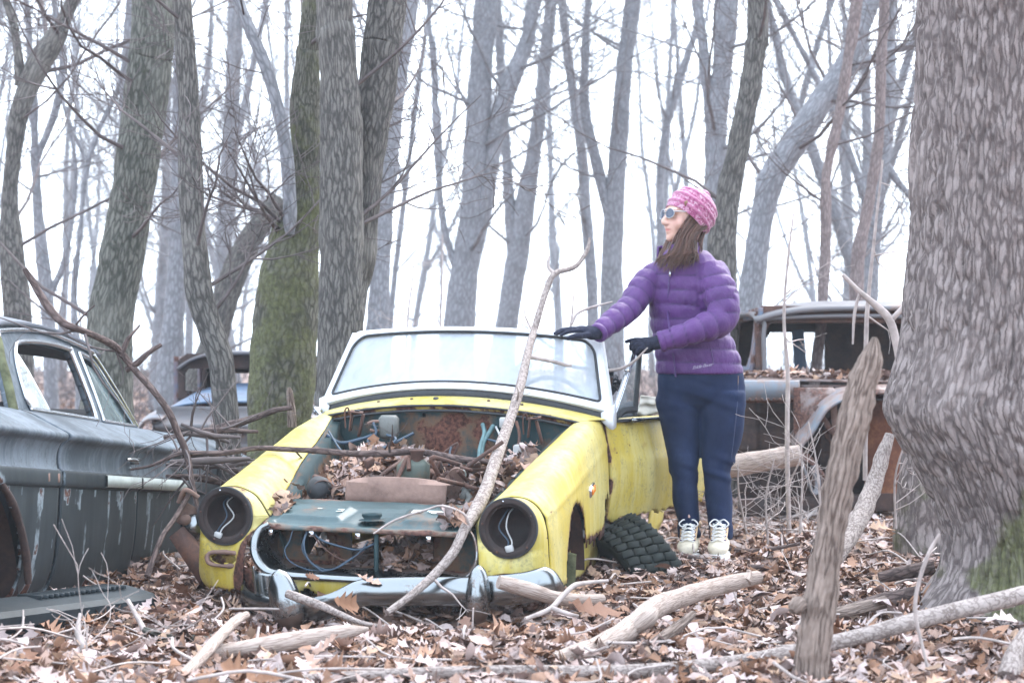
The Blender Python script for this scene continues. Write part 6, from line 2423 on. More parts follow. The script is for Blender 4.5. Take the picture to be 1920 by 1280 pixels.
lathe(mb, [(.12, -.08), (.24, -.09), (.29, -.05), (.30, 0), (.29, .05), (.24, .09), (.12, .08)], (XW(452, 12.3), 12.35, .32), (1, .1, 0), 30)
mb.build('wheel', M['tyre'], bc)

# ------------------------------------------------------------------ the woman
from mathutils.bvhtree import BVHTree


def remeshed(mb, voxel, smooth_it=6):
    """One continuous skin round overlapping closed shapes; returns vertices and quads."""
    me = mb.mesh('shell', M['dark'])
    o = bpy.data.objects.new('shell', me)
    COL.objects.link(o)
    r = o.modifiers.new('r', 'REMESH')
    r.mode = 'VOXEL'
    r.voxel_size = voxel
    s = o.modifiers.new('s', 'SMOOTH')
    s.factor = 0.5
    s.iterations = smooth_it
    dg = bpy.context.evaluated_depsgraph_get()
    dg.update()
    e = o.evaluated_get(dg)
    m2 = e.to_mesh()
    V = np.zeros(len(m2.vertices) * 3)
    m2.vertices.foreach_get('co', V)
    N = np.zeros(len(m2.vertices) * 3)
    m2.vertices.foreach_get('normal', N)
    F = [tuple(p.vertices) for p in m2.polygons]
    e.to_mesh_clear()
    bpy.data.objects.remove(o)
    bpy.data.meshes.remove(me)
    return V.reshape(-1, 3), N.reshape(-1, 3), F


def ell(mb, c, r, R=None, n=20):
    th = np.linspace(0, math.pi, n)
    ph = np.linspace(0, 2 * math.pi, n * 2, endpoint=False)
    V = np.stack([np.sin(th)[:, None] * np.cos(ph), np.sin(th)[:, None] * np.sin(ph), np.cos(th)[:, None] * np.ones(n * 2)], -1) * np.asarray(r)
    if R is not None:
        V = V @ np.asarray(R).T
    mb.add((V + np.asarray(c)).reshape(-1, 3), [grid_faces(n, n * 2, True)])


def loft_rows(mb, rows, Y, dep, n=36, cl=True):
    """Horizontal rings read off the photograph: (py, xl, xr[, Y, half depth])."""
    ctrl = []
    for r in rows:
        y = r[3] if len(r) > 3 else Y
        d = r[4] if len(r) > 4 else dep
        c = W((r[1] + r[2]) / 2, r[0], y)
        ctrl.append([*c, (r[2] - r[1]) / 2 / FPX * y, d])
    q = cr(np.array(ctrl), len(rows) * 5)
    th = np.linspace(0, 2 * math.pi, n, endpoint=False)
    V = np.stack([q[:, None, 0] + q[:, None, 3] * np.cos(th), q[:, None, 1] + q[:, None, 4] * np.sin(th), np.repeat(q[:, None, 2], n, 1)], -1)
    k = len(q)
    mb.add(V.reshape(-1, 3), [grid_faces(k, n, True)])
    for i in (0, k - 1):
        mb.add(np.vstack([V[i], V[i].mean(0)[None]]), [np.array([[j, (j + 1) % n, n] for j in range(n)])])


woman = thing('person', 'woman in purple quilted jacket and pink hat with both gloved hands on the yellow car', 'person', (.83, 8.5, g1(.83, 8.5)))
YT = 8.54
# --- joints
RS, RE, RW = W(1236, 508, 8.56), W(1180, 578, 8.42), W(1122, 624, 8.26)
LS, LE, LW = W(1338, 506, 8.44), W(1354, 600, 8.36), W(1240, 640, 8.31)
LM = (LE + LW) / 2 + np.array([0, -.03, -.005])
HC = W(1283, 408, 8.50)
hf = np.array([-.90, -.43, -.02])
hf /= np.linalg.norm(hf)
hl_ = np.cross([0, 0, 1.0], hf)
hl_ /= np.linalg.norm(hl_)
hu = np.cross(hf, hl_)
HR = np.stack([hl_, hf, hu], 1)


def HP(l, f, u):
    return HC + HR @ np.array([l, f, u], float)


# --- body under the clothes, one continuous skin: head, neck, trunk, limbs
mb = MB()
ell(mb, HP(0, -.012, .018), (.074, .092, .098), HR)
ell(mb, HP(0, .022, -.035), (.061, .070, .068), HR)
ell(mb, HP(0, .056, -.078), (.037, .032, .032), HR)
ell(mb, HP(0, .076, -.092), (.020, .018, .017), HR)
for s in (-1, 1):
    ell(mb, HP(s * .036, .050, -.030), (.028, .030, .032), HR)
    ell(mb, HP(s * .030, .068, .030), (.028, .018, .012), HR)
    ell(mb, HP(s * .011, .097, -.026), (.009, .011, .008), HR)
    ell(mb, HP(s * .072, -.018, -.010), (.009, .016, .028), HR)
tube(mb, [HP(0, .078, .022), HP(0, .094, .000), HP(0, .108, -.021), HP(0, .094, -.030)], [.009, .010, .0125, .010], 10, 14)
ell(mb, HP(0, .086, -.050), (.021, .011, .0065), HR)
ell(mb, HP(0, .084, -.063), (.019, .011, .0075), HR)
tube(mb, [HP(0, -.015, -.05), HP(0, -.03, -.11), W(1292, 478, 8.53)], [.052, .054, .060], 18, 10)
tube(mb, [W(1292, 480, 8.53), W(1288, 560, YT), W(1300, 640, YT), W(1312, 705, YT)], [.06, .095, .09, .10], 22, 24)
for a, b, c in ((RS, RE, RW), (LS, LE, LW)):
    tube(mb, [a, b, c], [.04, .034, .022], 12, 20)
for rows in ([(700, 1262, 1302), (820, 1264, 1298), (900, 1272, 1294), (970, 1284, 1298)], [(700, 1326, 1372), (820, 1334, 1372), (900, 1338, 1360), (975, 1346, 1358)]):
    loft_rows(mb, rows, 8.53, .04)
V, N, F = remeshed(mb, .0055, 3)
m, n, l, b = mat('skin')
tc = n.new('ShaderNodeTexCoord')
sn = noise(n, l, 14, 4, .6, tc.outputs['Object'])
r = ramp(n, [(.35, (0.50, 0.29, 0.23)), (.6, (0.62, 0.40, 0.33)), (.8, (0.60, 0.34, 0.29))])
l.new(sn.outputs['Fac'], r.inputs['Fac'])
at = attr(n, 'mask')
l.new(mixc(n, l, at.outputs['Fac'], r.outputs['Color'], (0.46, 0.15, 0.14)), b.inputs['Base Color'])
b.inputs['Roughness'].default_value = .5
b.inputs['Subsurface Weight'].default_value = .12
b.inputs['Subsurface Radius'].default_value = (.01, .004, .002)
M['skin'] = m
L3 = (V - HC) @ HR
lips = np.exp(-(np.hypot(L3[:, 0] / .021, (L3[:, 2] + .056) / .0085)) ** 4) * (L3[:, 1] > .07) * .75
seam_ = np.exp(-((L3[:, 2] + .0565) / .0018) ** 2) * (np.abs(L3[:, 0]) < .02) * (L3[:, 1] > .07)
cheek = .28 * np.exp(-((np.abs(L3[:, 0]) - .048) ** 2 + (L3[:, 2] + .022) ** 2) / .0006) * (L3[:, 1] > .02)
mb = MB()
mb.add(V - N * (seam_ * .0025)[:, None], F, None, np.clip(lips + cheek + seam_ * .5, 0, 1))
mb.build('body', M['skin'], woman)

# --- sunglasses
m, n, l, b = mat('sunglass_lens')
b.inputs['Base Color'].default_value = (0.03, 0.04, 0.075, 1)
b.inputs['Roughness'].default_value = .12
M['lens'] = m
M['white_plastic'] = simple('white_glasses_frame', (0.45, 0.45, 0.47), .3, 0, .05, 30)
mb = MB()
a = np.linspace(0, 2 * math.pi, 40)
gl = MB()
for s in (-1, 1):
    lx = .034 * s + .028 * np.cos(a) * (1 - .10 * np.sin(a))
    lz = .016 + .0215 * np.sin(a) - .003 * np.cos(a) * s
    ly = .098 - .010 * (np.abs(lx) / .06) ** 2 - .004 * (lz - .016) / .02
    pts = np.array([HP(x, y, z) for x, y, z in zip(lx, ly, lz)])
    tube(mb, pts, .0011, 6, 50, cap=False)
    gl.add(np.vstack([pts[:-1], pts[:-1].mean(0)[None] + hf * .004]), [np.array([[i, (i + 1) % 39, 39] for i in range(39)])])
    tube(mb, [HP(s * .060, .088, .022), HP(s * .072, .06, .022), HP(s * .078, .01, .018), HP(s * .077, -.03, .006)], .0026, 6, 16)
tube(mb, [HP(-.011, .099, .022), HP(0, .103, .024), HP(.011, .099, .022)], .0022, 6, 8)
tube(mb, [HP(-.011, .099, .032), HP(0, .102, .033), HP(.011, .099, .032)], .0016, 6, 8)
sg_ = mb.build('sunglasses', M['white_plastic'], woman)
gl.build('lenses', M['lens'], sg_)

# --- knit hat
m, n, l, b = mat('pink_knit')
tc = n.new('ShaderNodeTexCoord')
v1 = n.new('ShaderNodeTexVoronoi')
v1.inputs['Scale'].default_value = 120
l.new(tc.outputs['Object'], v1.inputs['Vector'])
n2 = noise(n, l, 26, 4, .6, tc.outputs['Object'])
r = ramp(n, [(.25, (0.20, 0.028, 0.10)), (.45, (0.32, 0.08, 0.18)), (.62, (0.40, 0.19, 0.28)), (.85, (0.50, 0.38, 0.43))])
l.new(mth(n, l, 'ADD', mth(n, l, 'MULTIPLY', v1.outputs['Color'], .55), mth(n, l, 'MULTIPLY', n2.outputs['Fac'], .45)), r.inputs['Fac'])
ha_ = attr(n, 'mask')
l.new(mixc(n, l, mth(n, l, 'MULTIPLY', ha_.outputs['Fac'], .8), r.outputs['Color'], (0.33, 0.085, 0.19)), b.inputs['Base Color'])
b.inputs['Roughness'].default_value = .95
b.inputs['Sheen Weight'].default_value = .4
bump(n, l, b, v1.outputs['Distance'], .8, .004)
M['knit'] = m
ha = -.66 * hf + .75 * hu
ha /= np.linalg.norm(ha)
h1 = np.cross(hl_, ha)
h1 /= np.linalg.norm(h1)
hb = HP(0, -.002, -.016)
nt, na = 90, 160
t_ = np.linspace(0, 1, nt)
prof = cr(np.array([[0, .99], [.18, 1.04], [.4, 1.06], [.6, 1.0], [.78, .82], [.9, .52], [.97, .24], [1.0, .03]]), nt)
aa = np.linspace(0, 2 * math.pi, na, endpoint=False)
tt_, aa_ = np.meshgrid(prof[:, 0], aa, indexing='ij')
rr = np.repeat(prof[:, 1:2], na, 1)
band = (tt_ * 8.0) % 1.0
kb = np.floor(tt_ * 8.0)
roll = np.where(kb % 2 == 1, .055 * np.sin(band * math.pi), 0)
st = np.where(kb % 2 == 0, .018 * np.abs(np.sin(aa_ * 21 + kb)) * np.sin(np.clip(band, 0, 1) * math.pi), .006 * np.abs(np.sin(aa_ * 44)))
rr = rr * (1 + roll + st) + .004 * vnoise(np.stack([np.cos(aa_).ravel() * 2, np.sin(aa_).ravel() * 2, tt_.ravel() * 3], -1), 1.3, 4).reshape(tt_.shape)
G = hb + tt_[..., None] * .166 * ha + (rr * np.cos(aa_))[..., None] * h1 * .107 + (rr * np.sin(aa_))[..., None] * hl_ * .093
G += (-.016 * np.sin(np.clip(tt_, 0, 1) * math.pi))[..., None] * h1 * 0
mb = MB()
mb.add(G.reshape(-1, 3), [grid_faces(nt, na, True)], None, np.where(kb % 2 == 1, np.sin(band * math.pi) ** .6, 0).ravel())
ell(mb, hb + ha * .164 + hl_ * .004, (.026, .026, .014), np.stack([hl_, h1, ha], 1), 10)
inner = hb + 0.0 * ha + np.cos(aa)[:, None] * h1 * .094 + np.sin(aa)[:, None] * hl_ * .080
g2 = np.stack([G[0], inner + ha * .004, inner + ha * .04])
mb.add(g2.reshape(-1, 3), [grid_faces(3, na, True)])
hat = mb.build('hat', M['knit'], woman)
mb = MB()
box(mb, HP(.079, .036, .058), (.018, .004, .022), np.stack([hf, hl_, hu], 1) @ rotm(0, .5, -.35), bev=.001)
M['leather_tag'] = simple('brown_leather_tag', (0.24, 0.15, 0.10), .6, 0, .15, 40)
mb.build('tag', M['leather_tag'], hat)

# --- hair
m, n, l, b = mat('brown_hair')
at = attr(n, 'col')
l.new(at.outputs['Color'], b.inputs['Base Color'])
b.inputs['Roughness'].default_value = .42
b.inputs['Specular IOR Level'].default_value = .4
M['hair'] = m
hr = np.random.default_rng(9)
mb = MB()


def strand(p, r, n_=14):
    c = np.array([0.085, 0.042, 0.031]) * hr.uniform(.5, 1.75) * np.array([1, hr.uniform(.9, 1.1), hr.uniform(.9, 1.1)])
    tube(mb, p, r, 5, n_, col=np.append(c, 1), flat=.5)


for k in range(300):
    u = hr.random()
    v = hr.random()
    st0 = HP(.083 - .012 * v, .012 - .085 * u, .012 - .060 * u + hr.normal(0, .006))
    x1 = 1272 + 32 * u + hr.normal(0, 2)
    x2 = 1246 + 56 * u + hr.normal(0, 6)
    ye = hr.uniform(478, 512) - 14 * max(0, u - .6) / .4
    p = [st0, W(x1 + 2, 436 + 6 * u, 8.405 + .035 * v), W(x1 * .6 + x2 * .4 + hr.normal(0, 2), 466, 8.395 + .03 * v), W(x2, (466 + ye) / 2 + 6, 8.385 + .02 * v), W(x2 - hr.uniform(0, 12), ye, 8.375 + .02 * v)]
    strand(p, np.array([.004, .005, .0045, .004, .001]) * hr.uniform(.4, .95))
for k in range(60):                                                   # nape
    u = hr.random()
    v = hr.random()
    x1 = 1304 + 10 * u
    strand([HP(.05 - .07 * v, -.085 - .01 * u, -.045), W(x1 + 4, 452, 8.45 + .07 * v), W(x1 + hr.normal(0, 2), 470, 8.44 + .06 * v), W(x1 - 6 * u, hr.uniform(478, 492), 8.41 + .03 * v)], np.array([.005, .006, .005, .002]) * hr.uniform(.7, 1.3))
for k in range(34):
    u = hr.random()
    p = [HP(-.066 - .008 * u, .03 - .03 * u, -.01), W(1256 - 6 * u, 448, 8.56), W(1246 - 8 * u + hr.normal(0, 3), 474, 8.50), W(1236 - 6 * u + hr.normal(0, 4), hr.uniform(488, 506), 8.44)]
    strand(p, np.array([.005, .006, .005, .001]) * hr.uniform(.6, 1.2))
for (a_, b_, c_) in (((1278, 432), (1278, 462), (1262, 492)), ((1288, 438), (1288, 466), (1280, 492)), ((1300, 442), (1303, 464), (1300, 486)), ((1274, 425), (1272, 456), (1256, 486))):
    mbk = [W(*a_, 8.45), W(*b_, 8.425), W(*c_, 8.40)]
    tube(mb, mbk, [.020, .022, .008], 8, 12, col=np.array([.05, .025, .019, 1]), flat=.6)
tube(mb, [W(1264, 436, 8.55), W(1258, 458, 8.53), W(1249, 478, 8.49), W(1240, 494, 8.45)], [.014, .018, .016, .005], 8, 14, col=np.array([.05, .025, .019, 1]), flat=.7)
tag(mb.build('hair', M['hair'], woman, usecol=True), label='long brown hair spilling over the collar')

# --- quilted jacket
mb = MB()
loft_rows(mb, [(468, 1250, 1322, 8.50, .066), (482, 1238, 1338, 8.51, .088), (498, 1226, 1352, 8.52, .107), (525, 1218, 1358, 8.53, .122), (560, 1216, 1358, 8.535, .130), (600, 1219, 1362, YT, .128), (640, 1225, 1376, YT, .132), (675, 1229, 1389, YT, .140), (702, 1231, 1394, YT, .142)], YT, .13, 48)
tube(mb, [RS + np.array([.03, 0, .0]), RS * .5 + RE * .5 + np.array([0, 0, .01]), RE, RE * .45 + RW * .55, RW], [.072, .066, .060, .052, .040], 24, 40)
tube(mb, [LS + np.array([-.02, .03, .0]), LS * .5 + LE * .5 + np.array([.012, -.005, 0]), LE + np.array([0, 0, .006]), LM, LW], [.078, .076, .070, .058, .043], 24, 44)
V, N, F = remeshed(mb, .008, 8)


def near_seg(P, pts):
    """distance to a polyline and arclength along it"""
    best = np.full(len(P), 9.0)
    al = np.zeros(len(P))
    L = 0
    for i in range(len(pts) - 1):
        a, b_ = pts[i], pts[i + 1]
        d = b_ - a
        ln = np.linalg.norm(d)
        t = np.clip((P - a) @ d / ln ** 2, 0, 1)
        ds = np.linalg.norm(P - (a + t[:, None] * d), axis=1)
        k = ds < best
        best[k] = ds[k]
        al[k] = L + t[k] * ln
        L += ln
    return best, al


dr_, ar_ = near_seg(V, [RS, RE, RW])
dl_, al_ = near_seg(V, [LS, LE, LM, LW])
cx = np.array([W(1290, 560, YT)[0]])
reg_r = dr_ < .085
reg_l = dl_ < .092
tz = (V[:, 2] - W(1290, 706, YT)[2]) + .05 * (V[:, 0] - .8)      # seams dip a little to the front
ph = np.where(reg_r & (V[:, 0] < W(1228, 500, 8.5)[0]), ar_ / .062, np.where(reg_l & (V[:, 0] > .2) & ((dl_ < .088) & ((V[:, 1] < 8.46) | (V[:, 0] > W(1362, 600, 8.4)[0]))), al_ / .064 + .3, tz / .064))
wob = .10 * vnoise(V, 6, 2)
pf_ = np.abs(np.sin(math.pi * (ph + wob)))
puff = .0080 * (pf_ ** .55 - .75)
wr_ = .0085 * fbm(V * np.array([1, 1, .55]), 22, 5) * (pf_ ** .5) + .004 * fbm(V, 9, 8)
hem = np.clip((V[:, 2] - W(1300, 700, YT)[2]) / .03, 0, 1)
V2 = V + N * ((puff + wr_) * (.3 + .7 * hem))[:, None]
jm, jn, jl, jb = mat('purple_nylon')
tc = jn.new('ShaderNodeTexCoord')
n1 = noise(jn, jl, 9, 4, .6, tc.outputs['Object'])
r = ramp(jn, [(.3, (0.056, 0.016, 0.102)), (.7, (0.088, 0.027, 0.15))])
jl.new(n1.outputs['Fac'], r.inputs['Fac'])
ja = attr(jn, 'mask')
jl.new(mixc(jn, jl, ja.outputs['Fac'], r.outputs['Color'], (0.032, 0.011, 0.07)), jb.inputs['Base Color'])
jb.inputs['Roughness'].default_value = .55
jb.inputs['Specular IOR Level'].default_value = .35
jb.inputs['Sheen Weight'].default_value = .08
wv = noise(jn, jl, 45, 4, .65, mapping(jn, jl, tc.outputs['Object'], (1, 1, .5)))
bump(jn, jl, jb, wv.outputs['Fac'], .6, .010)
M['jacket'] = jm
mb = MB()
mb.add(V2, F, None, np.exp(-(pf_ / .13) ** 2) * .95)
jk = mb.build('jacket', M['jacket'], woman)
bvh = BVHTree.FromPolygons([Vector(v) for v in V2], F)


def on_jacket(px, py, off=.003):
    d = Vector(ray(px, py)).normalized()
    h = bvh.ray_cast(Vector((0, 0, CAMH)), d)
    if h[0] is None:
        return W(px, py, 8.4), np.array([0, -1, 0])
    nn_ = h[1] if h[1].dot(d) < 0 else -h[1]
    return np.array(h[0]) + np.array(nn_) * off, np.array(nn_)


M['zip'] = simple('dark_purple_zip', (0.055, 0.022, 0.11), .5, 0, .2, 60)
mb = MB()
tube(mb, [on_jacket(x, y, .001)[0] for x, y in ((1258, 498), (1255, 520), (1253, 550), (1252, 585), (1256, 620))], .0045, 6, 40)
tube(mb, [on_jacket(x, y, .001)[0] for x, y in ((1262, 662), (1265, 685), (1267, 706))], .0045, 6, 20)
mb.build('zip', M['zip'], jk)
mb = MB()
p0, n0 = on_jacket(1257, 508, .006)
box(mb, p0 + np.array([0, 0, -.012]), (.006, .004, .026), bev=.001)
mb.build('zip_pull', M['trim'], jk)
mb = MB()
tube(mb, [on_jacket(x, y, .0008)[0] for x, y in ((1332, 652), (1335, 665), (1337, 678), (1339, 700))], .0022, 5, 20)
mb.build('pocket_seam', M['zip'], jk)
# standing collar, open at the front
mb = MB()
ca = np.linspace(-2.55, 2.55, 60)
cc0 = W(1277, 476, 8.505)
rows = []
for hgt_, rad_, fw in ((-.02, .088, .012), (.012, .088, .010), (.040, .086, .010), (.042, .078, .006), (.010, .074, .004)):
    dx = np.cos(ca)[:, None] * (-hf * np.array([1, 1, 0]))[None] + np.sin(ca)[:, None] * hl_[None]
    opn = np.clip((np.abs(ca) - 1.6) / .95, 0, 1)
    rows.append(cc0 + dx * (rad_ + .012 * opn[:, None]) + np.array([0, 0, 1.0]) * (hgt_ - .012 * opn[:, None]))
sheet(mb, np.stack(rows), 0)
solid(mb.build('collar', M['jacket'], jk), .010)
for c_, d_, r_ in ((RW, RW - RE, .040), (LW, LW - LM, .043)):
    mb = MB()
    d_ = d_ / np.linalg.norm(d_)
    lathe(mb, [(r_ - .004, -.016), (r_ + .003, -.012), (r_ + .004, .004), (r_ - .002, .012), (r_ - .010, .010)], c_, d_, 28)
    mb.build('cuff', M['jacket'], jk)
# hem-side script
txt = bpy.data.curves.new('jacket_script', 'FONT')
txt.body = 'Eddie Bauer'
txt.size = .019
txt.shear = .35
txt.space_character = .82
txt.extrude = .0005
to = bpy.data.objects.new('jacket_script', txt)
COL.objects.link(to)
dgx = bpy.context.evaluated_depsgraph_get()
tme = bpy.data.meshes.new_from_object(to.evaluated_get(dgx))
bpy.data.objects.remove(to)
tv = np.zeros(len(tme.vertices) * 3)
tme.vertices.foreach_get('co', tv)
tv = tv.reshape(-1, 3)
wtx = tv[:, 0].max()
sv = []
for x, y, z in tv:
    px = 1298 + 40 * x / wtx
    py = 692 - 7 * x / wtx - y * 420
    sv.append(on_jacket(px, py, .0022 + z)[0])
tme.vertices.foreach_set('co', np.array(sv, np.float32).ravel())
M['script'] = simple('grey_script', (0.30, 0.26, 0.36), .5, 0, .1, 60)
tme.materials.clear()
tme.materials.append(M['script'])
to = bpy.data.objects.new('jacket_script', tme)
COL.objects.link(to)
put(to, jk)

# --- jeans
mb = MB()
loft_rows(mb, [(668, 1238, 1386, YT, .115), (700, 1234, 1394, YT, .125), (735, 1233, 1396, YT, .120), (755, 1240, 1392, YT, .09), (768, 1262, 1374, YT, .05)], YT, .12, 44)
loft_rows(mb, [(735, 1232, 1314, 8.55, .10), (765, 1233, 1312, 8.55, .098), (820, 1245, 1312, 8.545, .082), (868, 1255, 1309, 8.54, .070), (900, 1261, 1307, 8.54, .064), (940, 1262, 1309, 8.55, .064), (975, 1271, 1311, 8.55, .056), (1006, 1273, 1312, 8.545, .050)], 8.55, .08, 32)
loft_rows(mb, [(735, 1308, 1397, 8.53, .105), (765, 1311, 1397, 8.53, .10), (820, 1314, 1391, 8.52, .09), (868, 1317, 1376, 8.51, .072), (900, 1321, 1370, 8.51, .064), (940, 1323, 1373, 8.52, .065), (975, 1328, 1372, 8.52, .058), (1010, 1331, 1373, 8.51, .050)], 8.52, .08, 32)
V, N, F = remeshed(mb, .0075, 6)
zk = W(1300, 885, 8.5)[2]
zc = W(1300, 1000, 8.5)[2]
ztop = W(1300, 745, 8.5)[2]
wk = np.exp(-((V[:, 2] - zk) / .06) ** 2) + np.exp(-((V[:, 2] - zc) / .05) ** 2) * .9 + .8 * np.exp(-((V[:, 2] - ztop) / .06) ** 2)
fold = vnoise(np.stack([V[:, 0] * 5, V[:, 1] * 5, V[:, 2] * 34 + 2.5 * V[:, 0] * 5], -1), 1, 4)
V = V + N * (.0015 + .015 * fold * wk + .003 * fbm(V, 16, 6))[:, None]
jm, jn, jl, jb = mat('dark_denim')
tc = jn.new('ShaderNodeTexCoord')
n1 = noise(jn, jl, 5, 4, .6, tc.outputs['Object'])
n2 = noise(jn, jl, 1, 3, .6, mapping(jn, jl, tc.outputs['Object'], (420, 420, 60)))
r = ramp(jn, [(.3, (0.005, 0.010, 0.034)), (.55, (0.011, 0.021, 0.06)), (.75, (0.026, 0.043, 0.105))])
jl.new(mth(jn, jl, 'ADD', mth(jn, jl, 'MULTIPLY', n1.outputs['Fac'], .75), mth(jn, jl, 'MULTIPLY', n2.outputs['Fac'], .25)), r.inputs['Fac'])
jl.new(r.outputs['Color'], jb.inputs['Base Color'])
jb.inputs['Roughness'].default_value = .8
jb.inputs['Specular IOR Level'].default_value = .2
bump(jn, jl, jb, n2.outputs['Fac'], .25, .002)
M['denim'] = jm
mb = MB()
mb.add(V, F)
jn_ = mb.build('jeans', M['denim'], woman)
bvj = BVHTree.FromPolygons([Vector(v) for v in V], F)


def on_jeans(px, py):
    h = bvj.ray_cast(Vector((0, 0, CAMH)), Vector(ray(px, py)).normalized())
    return np.array(h[0]) if h[0] is not None else W(px, py, 8.43)


M['stitch'] = simple('denim_seam', (0.05, 0.06, 0.12), .8, 0, .2, 60)
mb = MB()
tube(mb, [on_jeans(x, y) for x, y in ((1385, 712), (1382, 760), (1376, 820), (1370, 868))], .0018, 5, 30)
tag(mb.build('side_seam', M['stitch'], jn_))
mb = MB()
tube(mb, [on_jeans(x, y) for x, y in ((1384, 704), (1384, 722))], .0022, 5, 8)
mb.build('belt_loop', M['leather_tag'], jn_)

# --- gloves: palm, four unequal fingers and a thumb each
M['glove'] = simple('navy_knit_glove', (0.022, 0.024, 0.042), .9, 0, .3, 90, .2, .5)


def glove(palm, fingers, name='glove'):
    mb = MB()
    for pts, r in palm:
        tube(mb, pts, r, 14, 16)
    for pts, r in fingers:
        tube(mb, pts, r, 10, 20)
    V, N, F = remeshed(mb, .0035, 2)
    m2 = MB()
    m2.add(V + N * (.0006 * np.sin(V[:, 0] * 900))[:, None], F)
    return m2.build(name, M['glove'], woman)


gw = RW
pc1 = W(1104, 622, 8.235)
kn = [W(1083, 617, 8.30), W(1081, 616.5, 8.275), W(1081, 618, 8.25), W(1084, 620, 8.225)]
glove([([gw + (RE - RW) * .03, W(1110, 624, 8.25), W(1098, 620, 8.255)], [.030, .031, .028]),
       ([W(1108, 623, 8.27), W(1095, 619, 8.282), kn[0] * .5 + kn[1] * .5], [.022, .021, .016]),
       ([W(1108, 624, 8.235), W(1096, 621, 8.238), kn[2] * .5 + kn[3] * .5], [.023, .021, .016])],
      [([W(1096, 619, 8.29), kn[0], W(1064, 618, 8.315), W(1048, 625, 8.325)], [.012, .0115, .0105, .008]),
       ([W(1096, 619, 8.275), kn[1], W(1058, 618, 8.28), W(1038, 626, 8.285)], [.012, .0115, .0105, .008]),
       ([W(1096, 620, 8.25), kn[2], W(1058, 619.5, 8.25), W(1041, 627.5, 8.25)], [.012, .0115, .0105, .008]),
       ([W(1098, 621, 8.228), kn[3], W(1065, 622, 8.215), W(1050, 629, 8.21)], [.011, .0105, .0095, .007]),
       ([W(1106, 628, 8.22), W(1092, 629, 8.195), W(1078, 630, 8.185), W(1063, 635, 8.185)], [.016, .0135, .012, .009])])
gw = LW
glove([([gw + (LM - LW) * .03, W(1228, 643, 8.33), W(1214, 645, 8.355)], [.031, .031, .028]),
       ([W(1224, 641, 8.345), W(1210, 640, 8.37), W(1200, 640, 8.385)], [.020, .020, .015]),
       ([W(1224, 648, 8.335), W(1212, 652, 8.35), W(1204, 654, 8.365)], [.020, .019, .014])],
      [([W(1212, 639, 8.375), W(1196, 637, 8.39), W(1184, 638, 8.395), W(1172, 641, 8.40)], [.012, .0115, .0105, .008]),
       ([W(1210, 643, 8.37), W(1194, 641, 8.37), W(1184, 646, 8.38), W(1183, 656, 8.40)], [.012, .012, .011, .009]),
       ([W(1210, 647, 8.36), W(1197, 646, 8.355), W(1189, 653, 8.365), W(1189, 662, 8.39)], [.012, .012, .011, .009]),
       ([W(1212, 652, 8.35), W(1202, 653, 8.345), W(1196, 660, 8.355), W(1197, 667, 8.38)], [.011, .011, .010, .008]),
       ([W(1222, 652, 8.36), W(1212, 658, 8.39), W(1204, 658, 8.42), W(1196, 656, 8.435)], [.015, .013, .012, .009])])

